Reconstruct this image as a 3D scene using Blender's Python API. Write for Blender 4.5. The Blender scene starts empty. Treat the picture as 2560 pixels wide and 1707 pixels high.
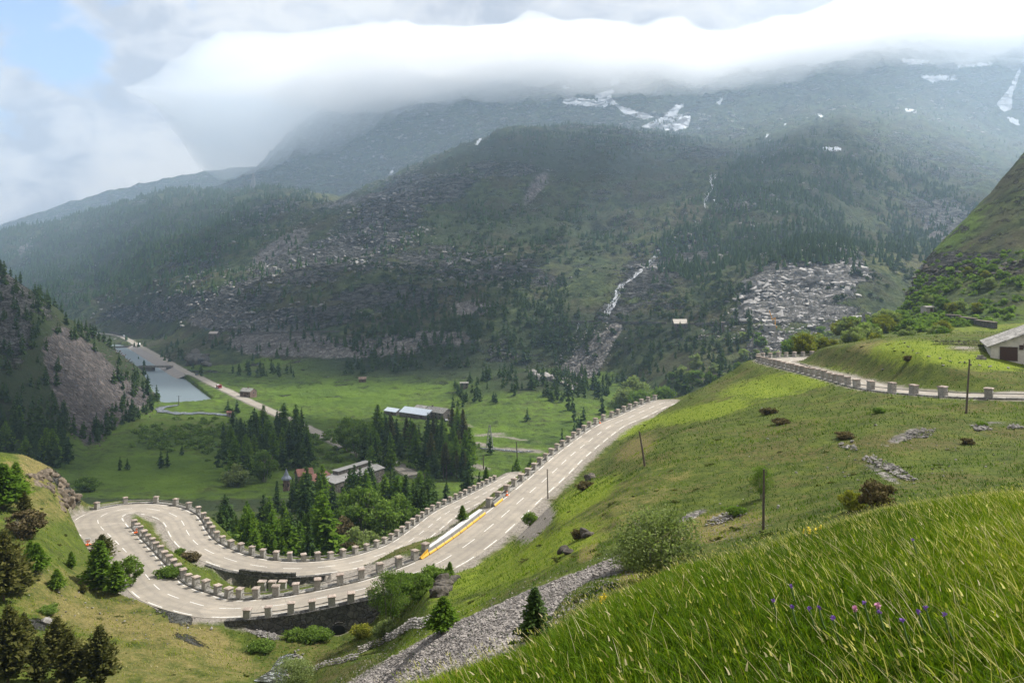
import bpy, math, random
import numpy as np
R = math.radians
random.seed(7)
rng = np.random.default_rng(7)
scene = bpy.context.scene
COL = scene.collection

# ------------------------------------------------------------------ camera
F = 1991.1            # focal length in photo pixels (28 mm on 36 mm)
HY = 700.0            # picture row of the horizon
cam_d = bpy.data.cameras.new("camera")
cam = bpy.data.objects.new("camera", cam_d)
COL.objects.link(cam)
cam_d.sensor_width = 36
cam_d.lens = 28
cam_d.clip_start = 0.1
cam_d.clip_end = 30000
cam_d.shift_y = -(853.5 - HY) / 2560
cam.location = (0, 0, 0)
cam.rotation_euler = (R(90), 0, 0)
scene.camera = cam

# ------------------------------------------------------------------ light
SUN_EL, SUN_AZ = 52.0, 68.0          # degrees above the horizon / to the right of the view
world = bpy.data.worlds.new("World")
scene.world = world
world.use_nodes = True
wn, wl = world.node_tree.nodes, world.node_tree.links
wn.clear()
w_out = wn.new("ShaderNodeOutputWorld")
w_bg = wn.new("ShaderNodeBackground")
sky = wn.new("ShaderNodeTexSky")
sky.sky_type = 'NISHITA'
sky.sun_disc = False
sky.sun_elevation = R(SUN_EL)
sky.sun_rotation = R(SUN_AZ)
sky.altitude = 1700
sky.dust_density = 2.0
w_bg.inputs[1].default_value = 0.085
# clouds of the sky: bright cover with a few blue openings low on the left
geo = wn.new("ShaderNodeTexCoord")
nrm = wn.new("ShaderNodeVectorMath"); nrm.operation = 'NORMALIZE'
wl.new(geo.outputs['Generated'], nrm.inputs[0])
sep = wn.new("ShaderNodeSeparateXYZ")
wl.new(nrm.outputs[0], sep.inputs[0])
def wmath(op, a, b=None, c=None):
    n = wn.new("ShaderNodeMath"); n.operation = op
    for i, v in enumerate((a, b, c)):
        if v is None: continue
        if isinstance(v, (int, float)): n.inputs[i].default_value = v
        else: wl.new(v, n.inputs[i])
    return n.outputs[0]
def wnoise(scale, det, off, rough=0.55, dist=0.0, sz=1.7):
    m = wn.new("ShaderNodeMapping"); m.inputs['Location'].default_value = off; m.inputs['Scale'].default_value = (1, 1, sz)
    wl.new(nrm.outputs[0], m.inputs[0])
    n = wn.new("ShaderNodeTexNoise"); n.inputs['Scale'].default_value = scale
    n.inputs['Detail'].default_value = det; n.inputs['Roughness'].default_value = rough
    n.inputs['Distortion'].default_value = dist
    wl.new(m.outputs[0], n.inputs['Vector'])
    return n.outputs[0]
def wramp(v, pts):
    r = wn.new("ShaderNodeValToRGB"); wl.new(v, r.inputs[0])
    e = r.color_ramp.elements
    while len(e) < len(pts): e.new(0.5)
    for k, (p, c) in enumerate(pts):
        e[k].position = p; e[k].color = (c[0], c[1], c[2], 1) if isinstance(c, tuple) else (c, c, c, 1)
    return r.outputs[0]
def wdist(d, rad):
    n = wn.new("ShaderNodeVectorMath"); n.operation = 'DISTANCE'
    v = np.array(d, float); v /= np.linalg.norm(v)
    wl.new(nrm.outputs[0], n.inputs[0]); n.inputs[1].default_value = tuple(v)
    return wmath('SUBTRACT', 1.0, wmath('MINIMUM', wmath('DIVIDE', n.outputs['Value'], rad), 1.0))
gap = wmath('MAXIMUM', wmath('MAXIMUM', wdist((-.575, 1, .275), 0.085), wmath('MULTIPLY', wdist((-.60, 1, .335), 0.07), 0.9)), wmath('MAXIMUM', wmath('MULTIPLY', wdist((-.50, 1, .37), 0.05), 0.7), wmath('MULTIPLY', wdist((-.70, 1, .25), 0.10), .8)))
base = wnoise(9.0, 10, (3.1, 0.4, 0.2), 0.58, 0.3)
cover = wramp(wmath('SUBTRACT', wmath('ADD', base, 0.25), wmath('MULTIPLY', gap, 0.50)), [(0.42, 0.0), (0.60, 1.0)])
tone = wramp(wmath('ADD', wmath('MULTIPLY', wnoise(4.0, 9, (7.4, 2.2, 1.0), 0.6, 0.5), 0.6), wmath('MULTIPLY', wnoise(14.0, 8, (1.4, 5.2, 1.0), 0.6, 0.8), 0.4)), [(0.42, (0.70, 0.71, 0.77)), (0.49, (1.02, 0.995, 1.0)), (0.56, (1.26, 1.20, 1.13))])
# glow round the hidden sun
sdir = (math.sin(R(SUN_AZ)) * math.cos(R(SUN_EL)), math.cos(R(SUN_AZ)) * math.cos(R(SUN_EL)), math.sin(R(SUN_EL)))
dotn = wn.new("ShaderNodeVectorMath"); dotn.operation = 'DOT_PRODUCT'
wl.new(nrm.outputs[0], dotn.inputs[0]); dotn.inputs[1].default_value = sdir
glow = wmath('MULTIPLY', wmath('POWER', wmath('MAXIMUM', dotn.outputs['Value'], 0.0), 3.0), 0.12)
mulc = wn.new("ShaderNodeVectorMath"); mulc.operation = 'SCALE'
wl.new(tone, mulc.inputs[0]); wl.new(wmath('MULTIPLY', wmath('ADD', glow, 1.0), 5.3), mulc.inputs['Scale'])
skyb = wn.new("ShaderNodeVectorMath"); skyb.operation = 'SCALE'; skyb.inputs['Scale'].default_value = 1.6
wl.new(sky.outputs[0], skyb.inputs[0])
mixw = wn.new("ShaderNodeMix"); mixw.data_type = 'RGBA'
wl.new(cover, mixw.inputs[0]); wl.new(skyb.outputs[0], mixw.inputs[6]); wl.new(mulc.outputs[0], mixw.inputs[7])
wl.new(mixw.outputs[2], w_bg.inputs[0])
wl.new(w_bg.outputs[0], w_out.inputs[0])

sun_d = bpy.data.lights.new("sun", 'SUN')
sun = bpy.data.objects.new("sun", sun_d)
COL.objects.link(sun)
sun_d.energy = 5.0
sun_d.angle = R(0.6)
sun_d.color = (1.0, 0.955, 0.88)
from mathutils import Vector
sun.rotation_euler = Vector(sdir).to_track_quat('Z', 'Y').to_euler()

vs = scene.view_settings
vs.view_transform = 'Standard'
vs.look = 'None'
vs.exposure = 0.76
vs.gamma = 1
try:
    vs.use_curve_mapping = False
except Exception:
    pass
cy_ = scene.cycles
cy_.max_bounces = 12
cy_.diffuse_bounces = 2
cy_.glossy_bounces = 2
cy_.transmission_bounces = 3
cy_.transparent_max_bounces = 8
cy_.volume_bounces = 10
cy_.use_denoising = True
try:
    cy_.denoiser = 'OPENIMAGEDENOISE'
    cy_.denoising_input_passes = 'RGB_ALBEDO_NORMAL'
    cy_.denoising_prefilter = 'ACCURATE'
except Exception:
    pass
cy_.use_adaptive_sampling = True
cy_.adaptive_threshold = 0.015
cy_.sample_clamp_indirect = 6

# ------------------------------------------------------------------ helpers
def tag(o, label=None, cat=None, group=None, kind=None):
    if label: o["label"] = label
    if cat: o["category"] = cat
    if group: o["group"] = group
    if kind: o["kind"] = kind
    return o

def np_mesh(name, verts, faces, mat=None, smooth=False, parent=None, link=True, nper=None):
    """faces: array (n, 3 or 4), or list of arrays with different widths"""
    me = bpy.data.meshes.new(name)
    verts = np.asarray(verts, dtype=np.float32)
    if not isinstance(faces, (list, tuple)): faces = [faces]
    faces = [np.asarray(f, dtype=np.int32) for f in faces if len(f)]
    nl = sum(f.size for f in faces); nf = sum(len(f) for f in faces)
    me.vertices.add(len(verts)); me.vertices.foreach_set('co', verts.ravel())
    me.loops.add(nl); me.loops.foreach_set('vertex_index', np.concatenate([f.ravel() for f in faces]))
    me.polygons.add(nf)
    tot = np.concatenate([np.full(len(f), f.shape[1], dtype=np.int32) for f in faces])
    st = np.concatenate([[0], np.cumsum(tot)[:-1]]).astype(np.int32)
    me.polygons.foreach_set('loop_start', st)
    me.polygons.foreach_set('loop_total', tot)
    me.polygons.foreach_set('use_smooth', np.full(nf, bool(smooth)))
    me.update(calc_edges=True)
    me.validate(verbose=False)
    if mat is not None:
        for m in (mat if isinstance(mat, (list, tuple)) else [mat]): me.materials.append(m)
    if not link: return me
    o = bpy.data.objects.new(name, me)
    COL.objects.link(o)
    if parent is not None: o.parent = parent
    return o

def empty(name, loc, rz=0.0):
    o = bpy.data.objects.new(name, None)
    o.empty_display_size = 0.3
    COL.objects.link(o)
    o.location = loc; o.rotation_euler = (0, 0, rz)
    return o

class MB:
    """collects shapes for ONE mesh object"""
    def __init__(s): s.v = []; s.f4 = []; s.f3 = []; s.n = 0
    def add(s, v, f):
        v = np.asarray(v, dtype=float); s.v.append(v)
        for q in f:
            (s.f4 if len(q) == 4 else s.f3).append([i + s.n for i in q])
        s.n += len(v)
    def box(s, c, size, rz=0, taper=1.0, jit=0.0, shear=None):
        x, y, z = [d / 2 for d in size]
        P = []
        for dz in (-z, z):
            k = taper if dz > 0 else 1.0
            for dx, dy in ((-x, -y), (x, -y), (x, y), (-x, y)): P.append([dx * k, dy * k, dz])
        P = np.array(P)
        if jit: P += rng.uniform(-jit, jit, P.shape)
        ca, sa = math.cos(rz), math.sin(rz)
        Q = P.copy(); Q[:, 0] = P[:, 0] * ca - P[:, 1] * sa; Q[:, 1] = P[:, 0] * sa + P[:, 1] * ca
        Q += np.array(c)
        s.add(Q, [(0, 3, 2, 1), (4, 5, 6, 7), (0, 1, 5, 4), (1, 2, 6, 5), (2, 3, 7, 6), (3, 0, 4, 7)])
    def tube(s, pts, radii, n=8, cap=True):
        pts = [np.array(p, float) for p in pts]
        rings = []
        for i, p in enumerate(pts):
            d = (pts[min(i + 1, len(pts) - 1)] - pts[max(i - 1, 0)]); d /= (np.linalg.norm(d) + 1e-9)
            a = np.array([0, 0, 1.0]) if abs(d[2]) < 0.9 else np.array([1.0, 0, 0])
            u = np.cross(d, a); u /= np.linalg.norm(u); w = np.cross(d, u)
            r = radii[i] if hasattr(radii, '__len__') else radii
            rings.append([p + r * (math.cos(2 * math.pi * k / n) * u + math.sin(2 * math.pi * k / n) * w) for k in range(n)])
        V = [q for r in rings for q in r]; Fc = []
        for i in range(len(pts) - 1):
            for k in range(n):
                Fc.append((i * n + k, (i + 1) * n + k, (i + 1) * n + (k + 1) % n, i * n + (k + 1) % n))
        if cap:
            V += [pts[0], pts[-1]]; a, b = len(V) - 2, len(V) - 1
            for k in range(n):
                Fc.append((k, (k + 1) % n, a)); m = (len(pts) - 1) * n
                Fc.append((m + (k + 1) % n, m + k, b))
        s.add(V, Fc)
    def prism(s, poly, z0, z1):
        n = len(poly); V = [(x, y, z0) for x, y in poly] + [(x, y, z1) for x, y in poly]
        V += [(np.mean([p[0] for p in poly]), np.mean([p[1] for p in poly]), z) for z in (z0, z1)]
        Fc = []
        for i in range(n):
            j = (i + 1) % n
            Fc.append((i, j, n + j, n + i)); Fc.append((j, i, 2 * n)); Fc.append((n + i, n + j, 2 * n + 1))
        s.add(V, Fc)
    def build(s, name, mat, parent=None, smooth=False):
        fs = []
        if s.f4: fs.append(np.array(s.f4))
        if s.f3: fs.append(np.array(s.f3))
        return np_mesh(name, np.concatenate(s.v), fs, mat, smooth, parent)

def W(px, py, z=None, D=None):
    """photo pixel + height (or depth) -> world point"""
    if D is None: D = -z * F / (py - HY)
    if z is None: z = -(py - HY) * D / F
    return np.array([(px - 1280) * D / F, D, z])

def interp(xs, tab, k):
    a = sorted(tab)
    return np.interp(xs, [t[0] for t in a], [t[k] for t in a])

# --- gradient noise in numpy
_perm = rng.permutation(256); _perm = np.concatenate([_perm, _perm, _perm])
_ga = rng.uniform(0, 2 * math.pi, 256)
def pnoise(x, y):
    xi = np.floor(x).astype(np.int64); yi = np.floor(y).astype(np.int64)
    xf = x - xi; yf = y - yi; xi &= 255; yi &= 255
    u = xf * xf * xf * (xf * (xf * 6 - 15) + 10); v = yf * yf * yf * (yf * (yf * 6 - 15) + 10)
    def g(ix, iy, dx, dy):
        a = _ga[_perm[(_perm[ix & 255] + (iy & 255))]]
        return np.cos(a) * dx + np.sin(a) * dy
    n00 = g(xi, yi, xf, yf); n10 = g(xi + 1, yi, xf - 1, yf)
    n01 = g(xi, yi + 1, xf, yf - 1); n11 = g(xi + 1, yi + 1, xf - 1, yf - 1)
    return ((n00 * (1 - u) + n10 * u) * (1 - v) + (n01 * (1 - u) + n11 * u) * v) * 1.5
def fbm(x, y, wl, octs=4, gain=0.5, ridged=False):
    s = 0; a = 1.0; t = 0
    for o in range(octs):
        n = pnoise(x / wl + 17.3 * o, y / wl - 9.1 * o)
        if ridged: n = 1 - 2 * np.abs(n)
        s = s + a * n; t += a; a *= gain; wl *= 0.5
    return s / t
def sstep(a, b, x):
    t = np.clip((x - a) / (b - a), 0, 1); return t * t * (3 - 2 * t)

# ------------------------------------------------------------------ terrain: depth-ordered lines (photo column, depth in metres, photo row)
K = []
def curve(amp, rows, pts): K.append((amp, rows, sorted(pts)))
curve(0.02, 1, [(-500, 1, 3900), (3060, 1, 3900)])
curve(0.06, 26, [(-500, 4, 2300), (1000, 4, 1950), (1700, 4, 1760), (2560, 4, 1650), (3060, 4, 1610)])
curve(0.10, 90, [(-500, 9, 2600), (600, 11, 2050), (1000, 12, 1745), (1300, 14, 1650), (1500, 16, 1515), (1700, 18, 1425), (1900, 20, 1380), (2200, 22, 1280), (2400, 24, 1250), (2560, 25, 1235), (3060, 27, 1200)])
curve(0.2, 14, [(-500, 18, 2400), (600, 18, 2100), (1000, 20, 1870), (1300, 21, 1720), (1500, 24, 1560), (1700, 28, 1440), (1900, 30, 1410), (2200, 34, 1300), (2560, 38, 1245), (3060, 42, 1210)])
curve(0.3, 30, [(-500, 55, 1800), (0, 62, 1780), (300, 66, 1760), (600, 68, 1755), (800, 60, 1765), (1000, 46, 1725), (1300, 30, 1615), (1500, 36, 1490), (1700, 46, 1385), (1900, 46, 1335), (2200, 46, 1240), (2560, 60, 1150), (3060, 70, 1120)])
curve(0.35, 70, [(-500, 75, 1600), (0, 78, 1560), (200, 80, 1610), (400, 79, 1650), (600, 78, 1690), (700, 79, 1708), (780, 80, 1685), (880, 72, 1660), (950, 62, 1660), (1030, 56, 1612), (1150, 53, 1550), (1300, 50, 1482), (1450, 48, 1425), (1540, 48, 1388), (1620, 54, 1340), (1700, 60, 1290), (1900, 60, 1240), (2200, 66, 1140), (2560, 78, 1070), (3060, 85, 1050)])
curve(0.35, 60, [(-500, 100, 1350), (0, 100, 1330), (100, 100, 1360), (180, 104, 1400), (240, 104, 1440), (370, 98, 1482), (440, 96, 1515), (500, 92.5, 1560), (600, 90.5, 1612), (700, 90, 1618), (820, 90.5, 1605), (950, 90, 1560), (1010, 88, 1525), (1070, 80, 1470), (1130, 92, 1435), (1200, 100, 1395), (1280, 106, 1338), (1340, 106, 1292), (1400, 105, 1240), (1500, 100, 1190), (1620, 98, 1120), (1700, 100, 1085), (1800, 97, 1075), (1900, 90, 1085), (2200, 84, 1045), (2560, 86, 1030), (3060, 90, 1020)])
curve(0.3, 40, [(-500, 118, 1240), (0, 118, 1225), (130, 122, 1275), (240, 124, 1370), (400, 106, 1475), (500, 101, 1510), (650, 98, 1500), (850, 99, 1490), (1000, 105, 1425), (1100, 110, 1390), (1280, 122, 1300), (1400, 124, 1245), (1500, 125, 1192), (1620, 124, 1118), (1750, 125, 1050), (1900, 112, 1018), (2200, 97, 1003), (2560, 91, 1010), (3060, 95, 1000)])
curve(0.3, 40, [(-500, 135, 1120), (0, 133, 1132), (60, 136, 1140), (120, 140, 1166), (165, 144, 1192), (190, 147, 1225), (230, 147, 1280), (300, 140, 1330), (400, 128, 1400), (500, 119, 1450), (580, 114, 1500), (700, 115, 1512), (800, 117, 1480), (900, 122, 1425), (1000, 128, 1370), (1130, 140, 1325), (1280, 150, 1228), (1400, 152, 1175), (1500, 160, 1112), (1620, 165, 1048), (1750, 165, 985), (1900, 155, 952), (2000, 140, 955), (2100, 125, 955), (2200, 113, 950), (2300, 107, 948), (2400, 104, 945), (2560, 103, 945), (3060, 103, 940)])
curve(0.25, 26, [(-500, 150, 1250), (0, 150, 1250), (120, 155, 1240), (190, 158, 1262), (300, 158, 1258), (420, 155, 1285), (500, 140, 1350), (650, 132, 1418), (800, 134, 1425), (900, 138, 1400), (1000, 150, 1350), (1130, 172, 1270), (1230, 198, 1215), (1300, 200, 1190), (1400, 190, 1145), (1500, 190, 1095), (1600, 195, 1040), (1640, 198, 1012), (1700, 200, 990), (1740, 200, 975), (1800, 192, 945), (1860, 188, 915), (1900, 185, 908), (2000, 172, 915), (2080, 150, 908), (2200, 130, 895), (2300, 118, 893), (2400, 113, 905), (2450, 112, 908), (2560, 111, 925), (3060, 111, 930)])
curve(0.25, 24, [(-500, 200, 1420), (0, 200, 1400), (190, 175, 1330), (300, 178, 1320), (420, 172, 1370), (500, 165, 1400), (650, 160, 1430), (800, 165, 1440), (900, 170, 1425), (1000, 182, 1390), (1130, 205, 1310), (1230, 225, 1255), (1300, 240, 1215), (1400, 250, 1150), (1500, 255, 1100), (1600, 235, 1050), (1700, 232, 1010), (1800, 225, 960), (1890, 205, 903), (1950, 205, 895), (2000, 190, 887), (2080, 170, 866), (2140, 162, 856), (2200, 158, 846), (2300, 150, 838), (2480, 148, 832), (2560, 148, 830), (3060, 148, 820)])
curve(0.5, 16, [(-500, 240, 1420), (0, 240, 1400), (190, 230, 1390), (420, 220, 1380), (650, 215, 1400), (900, 225, 1350), (1130, 240, 1290), (1300, 265, 1225), (1600, 280, 1100), (1700, 275, 1050), (1800, 262, 1000), (1890, 235, 935), (1950, 225, 905), (2000, 215, 895), (2080, 210, 885), (2200, 205, 870), (2560, 200, 855), (3060, 200, 850)])
curve(0.8, 26, [(-500, 300, 1290), (1600, 310, 1265), (1700, 320, 1200), (1800, 300, 1080), (1900, 290, 960), (2000, 280, 880), (2080, 270, 850), (2200, 265, 828), (2300, 262, 818), (2400, 258, 810), (2490, 250, 812), (2560, 250, 808), (3060, 240, 800)])
curve(1.2, 70, [(-500, 345, 1248), (0, 372, 1200), (150, 385, 1180), (214, 400, 1168), (700, 400, 1173), (1500, 400, 1173), (1650, 400, 1140), (1800, 380, 1050), (1900, 370, 960), (2000, 350, 880), (2100, 340, 835), (2200, 335, 805), (2260, 330, 785), (2320, 330, 740), (2400, 330, 690), (2560, 330, 600), (3060, 320, 450)])
curve(1.5, 70, [(-500, 400, 1050), (0, 425, 1090), (120, 434, 1110), (214, 438, 1136), (260, 480, 1094), (306, 521, 1063), (383, 582, 1025), (436, 608, 1010), (550, 600, 1014), (700, 520, 1064), (1000, 500, 1078), (1600, 480, 1085), (1750, 450, 1050), (1850, 440, 1000), (2000, 420, 880), (2150, 410, 830), (2262, 400, 790), (2275, 400, 722), (2320, 405, 640), (2400, 410, 560), (2480, 420, 482), (2560, 430, 385), (3060, 450, 150)])
curve(2.0, 60, [(-500, 560, 400), (0, 600, 672), (60, 610, 715), (100, 620, 742), (180, 640, 802), (250, 660, 852), (350, 690, 922), (410, 690, 985), (440, 700, 970), (600, 700, 969), (1000, 660, 988), (1130, 640, 990), (1200, 660, 958), (1250, 670, 940), (1320, 680, 930), (1400, 670, 945), (1480, 660, 975), (1560, 640, 995), (1650, 580, 1000), (1750, 540, 985), (1850, 520, 970), (2000, 500, 930), (2200, 500, 900), (2280, 500, 860), (2400, 500, 800), (2560, 500, 700), (3060, 520, 500)])
curve(1.0, 26, [(-500, 740, 1000), (0, 760, 980), (180, 800, 936), (250, 790, 939), (350, 780, 942), (450, 750, 952), (560, 800, 936), (700, 820, 926), (850, 800, 928), (1000, 780, 928), (1200, 750, 930), (1320, 740, 945), (1400, 740, 945), (1550, 700, 960), (1650, 640, 940), (1750, 600, 925), (1850, 590, 920), (1950, 590, 900), (2100, 590, 880), (2300, 600, 880), (3060, 600, 860)])
curve(5, 60, [(-500, 1300, 846), (0, 1320, 843), (200, 1350, 840), (330, 1350, 838), (380, 1250, 843), (450, 1100, 848), (520, 1030, 842), (650, 960, 836), (800, 920, 832), (1000, 880, 828), (1200, 850, 812), (1400, 830, 806), (1600, 780, 806), (1700, 740, 812), (1850, 690, 806), (1950, 670, 812), (2100, 680, 795), (2250, 720, 778), (3060, 760, 765)])
curve(11, 130, [(-500, 1500, 790), (0, 1600, 780), (150, 1600, 770), (250, 1550, 745), (350, 1450, 715), (450, 1330, 705), (600, 1230, 695), (800, 1150, 680), (1000, 1100, 680), (1200, 1060, 690), (1400, 1020, 690), (1500, 980, 685), (1600, 930, 690), (1750, 860, 700), (1830, 850, 670), (1900, 860, 640), (1980, 870, 615), (2050, 870, 603), (2110, 880, 612), (2200, 880, 640), (2300, 900, 680), (3060, 950, 700)])
curve(5, 20, [(-500, 1560, 780), (0, 1660, 772), (250, 1600, 742), (450, 1400, 690), (800, 1210, 665), (1200, 1120, 675), (1500, 1040, 665), (1600, 1000, 670), (1750, 940, 665), (1830, 940, 655), (1900, 950, 640), (1980, 960, 622), (2050, 960, 615), (2200, 960, 630), (2300, 980, 640), (3060, 1050, 680)])
curve(18, 110, [(-500, 1900, 720), (0, 2000, 700), (200, 1900, 670), (400, 1750, 610), (600, 1650, 580), (800, 1600, 560), (1000, 1500, 530), (1200, 1450, 530), (1400, 1400, 545), (1600, 1300, 555), (1750, 1200, 560), (1850, 1150, 545), (2000, 1150, 560), (2150, 1200, 590), (2300, 1300, 600), (2500, 1400, 540), (3060, 1400, 520)])
curve(16, 140, [(-500, 2600, 600), (0, 2500, 583), (200, 2500, 548), (400, 2450, 490), (470, 2430, 486), (560, 2400, 494), (680, 2300, 482), (780, 2250, 492), (850, 2200, 503), (920, 2180, 475), (1000, 2150, 443), (1080, 2150, 405), (1150, 2150, 372), (1250, 2150, 335), (1350, 2150, 320), (1500, 2100, 322), (1650, 2050, 345), (1750, 1900, 370), (1850, 1800, 400), (1920, 1700, 400), (2000, 1700, 360), (2100, 1800, 335), (2300, 1900, 370), (2560, 2000, 430), (3060, 2000, 430)])
curve(16, 20, [(-500, 2900, 640), (0, 2800, 615), (400, 2750, 520), (560, 2700, 517), (700, 2600, 510), (850, 2600, 512), (1000, 2550, 465), (1150, 2500, 400), (1350, 2450, 345), (1500, 2400, 335), (1650, 2350, 330), (1750, 2200, 345), (1850, 2100, 360), (2100, 2150, 290), (2300, 2300, 280), (2560, 2400, 340), (3060, 2400, 300)])
curve(30, 100, [(-500, 3300, 650), (0, 3300, 620), (400, 3200, 522), (560, 3100, 480), (620, 3050, 458), (700, 3000, 440), (850, 2950, 430), (1000, 2900, 360), (1200, 2850, 300), (1400, 2800, 270), (1600, 2700, 260), (1800, 2600, 270), (2000, 2600, 240), (2200, 2600, 220), (2560, 2700, 260), (3060, 2700, 200)])
curve(30, 130, [(-500, 3900, 640), (0, 3900, 615), (400, 3800, 530), (500, 3700, 500), (580, 3600, 466), (640, 3500, 433), (700, 3500, 372), (760, 3500, 310), (820, 3500, 262), (900, 3500, 215), (1000, 3500, 175), (1150, 3500, 150), (1300, 3500, 150), (1600, 3500, 150), (2000, 3500, 120), (2200, 3500, 85), (2560, 3500, 75), (3060, 3500, 75)])
curve(20, 6, [(-500, 4300, 660), (0, 4300, 640), (400, 4200, 600), (600, 4100, 560), (900, 4100, 420), (1300, 4100, 300), (2560, 4100, 300), (3060, 4100, 300)])
curve(12, 30, [(-500, 4700, 630), (0, 4700, 566), (130, 4700, 520), (261, 4700, 482), (381, 4700, 454), (544, 4700, 427), (650, 4700, 415), (900, 4700, 400), (3060, 4700, 400)])
curve(10, 6, [(-500, 5200, 700), (3060, 5200, 700)])

NC = 1120
pxs = np.linspace(-500, 3060, NC)
def smooth1(a, n):
    k = np.hanning(n + 2)[1:-1]; k /= k.sum()
    return np.convolve(np.pad(a, n // 2, mode='edge'), k, mode='valid')[:len(a)]
Kd = np.stack([np.exp(smooth1(np.interp(pxs, [p[0] for p in c[2]], np.log([p[1] for p in c[2]])), 9)) for c in K])
Ky = np.stack([smooth1(np.interp(pxs, [p[0] for p in c[2]], [p[2] for p in c[2]]), 9) for c in K])
Kz = (HY - Ky) * Kd / F
# monotone cubic through each column
h = Kd[1:] - Kd[:-1]; dl = (Kz[1:] - Kz[:-1]) / h
m = np.zeros_like(Kz); same = dl[1:] * dl[:-1] > 0
w1 = 2 * h[1:] + h[:-1]; w2 = h[1:] + 2 * h[:-1]
with np.errstate(divide='ignore', invalid='ignore'):
    hm = (w1 + w2) / (w1 / dl[:-1] + w2 / dl[1:])
m[1:-1] = np.where(same, hm, 0); m[0] = dl[0]; m[-1] = dl[-1]
TD, TZ, TA, ROWK = [], [], [], []
for k in range(len(K) - 1):
    n = K[k + 1][1]
    n = n if n else 10
    for t in (np.arange(n) / n):
        d = np.exp(np.log(Kd[k]) * (1 - t) + np.log(Kd[k + 1]) * t)
        s = (d - Kd[k]) / h[k]
        z = (2 * s**3 - 3 * s**2 + 1) * Kz[k] + (s**3 - 2 * s**2 + s) * h[k] * m[k] + (-2 * s**3 + 3 * s**2) * Kz[k + 1] + (s**3 - s**2) * h[k] * m[k + 1]
        TD.append(d); TZ.append(z); TA.append(np.full(NC, K[k][0] * (1 - t) + K[k + 1][0] * t)); ROWK.append(k + t)
TD.append(Kd[-1]); TZ.append(Kz[-1]); TA.append(np.full(NC, 10.0)); ROWK.append(len(K) - 1)
TD = np.array(TD); TZ = np.array(TZ); TA = np.array(TA); ROWK = np.array(ROWK)
NR = len(TD)
TX = (pxs[None, :] - 1280) / F * TD
# relief
def relief(x, y, d, a):
    near = fbm(x, y, 9.0, 5, 0.55)
    mid = fbm(x, y, 34.0, 4, 0.55)
    far = fbm(x, y, 190.0, 6, 0.52, ridged=True)
    rock = fbm(x + 40, y * 1.3, 55.0, 6, 0.6, ridged=True)
    wf = sstep(600, 1100, d)
    small = near * 1.0 + mid * 0.6
    big = (far - 0.35) * 1.5 + (rock - 0.35) * 0.75
    return a * (small * (1 - wf) + big * wf)
TZ = TZ + relief(TX, TD, TD, TA)

# ------------------------------------------------------------------ roads (column, row, height, half width)
ROAD_UP = [(1672, 1003, -30.2, 3.1), (1640, 1013, -30.4, 3.1), (1575, 1043, -31.2, 3.1), (1523, 1066, -31.9, 3.1), (1435, 1132, -33.2, 3.1), (1375, 1187, -34.1, 3.1), (1302, 1250, -35.0, 3.1),
           (1216, 1324, -36.2, 3.3), (1163, 1364, -36.9, 3.3), (1098, 1406, -37.5, 3.2), (1018, 1438, -38.2, 3.0), (930, 1466, -38.8, 2.8), (841, 1486, -39.3, 2.7), (734, 1507, -39.8, 2.7), (640, 1518, -40.2, 2.7), (543, 1520, -40.6, 2.8),
           (470, 1502, -41.0, 3.1), (401, 1475, -41.5, 3.2), (357, 1427, -42.1, 3.3), (320, 1384, -42.6, 3.4), (283, 1346, -43.1, 3.7), (250, 1314, -43.5, 4.2), (246, 1295, -43.8, 4.2),
           (277, 1279, -44.2, 4.0), (316, 1271, -44.5, 3.7), (362, 1270, -44.8, 3.5), (415, 1279, -45.1, 3.4), (451, 1297, -45.4, 3.3), (469, 1331, -45.8, 3.2), (497, 1363, -46.1, 3.1), (554, 1391, -46.5, 3.1), (625, 1411, -46.9, 3.2),
           (724, 1421, -47.5, 3.3), (823, 1415, -48.0, 3.2), (908, 1399, -48.6, 3.1), (1001, 1366, -49.2, 3.0), (1065, 1322, -50.0, 3.0), (1118, 1281, -50.7, 3.0), (1182, 1248, -51.5, 3.0), (1231, 1222, -52.5, 3.0), (1300, 1185, -54, 3.0)]
ROAD_RT = [(3000, 985, -12.9, 2.6), (2700, 987, -13.3, 2.6), (2511, 987, -13.6, 2.6), (2414, 987, -14.0, 2.6), (2317, 982, -14.5, 2.6), (2204, 970, -15.1, 2.6), (2107, 946, -16.2, 2.7), (2026, 926, -17.3, 2.9),
           (1975, 913, -18.1, 3.2), (1940, 904, -18.8, 3.4), (1946, 899, -19.1, 3.4), (1990, 896, -19.5, 3.1), (2040, 894, -19.9, 2.9), (2100, 892, -20.2, 2.7), (2170, 892, -20.5, 2.7)]
ROAD_VL = [(150, 829, -91, 3.6), (203, 831, -92, 3.6), (249, 833, -92.5, 3.6), (298, 839, -93, 3.6), (318, 847, -93, 3.6), (344, 862, -93, 3.6), (383, 883, -93, 3.6), (421, 904, -93, 3.6), (463, 928, -93, 3.6), (497, 942, -93, 3.6), (536, 962, -93, 3.6),
           (574, 979, -93.2, 3.6), (612, 998, -93.4, 3.6), (650, 1015, -93.6, 3.6), (681, 1029, -93.8, 3.6), (757, 1064, -93.8, 3.6), (834, 1102, -93.8, 3.6), (880, 1122, -94, 3.6), (932, 1137, -94, 3.6), (970, 1152, -94, 3.6), (1040, 1190, -94, 3.6)]
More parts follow.
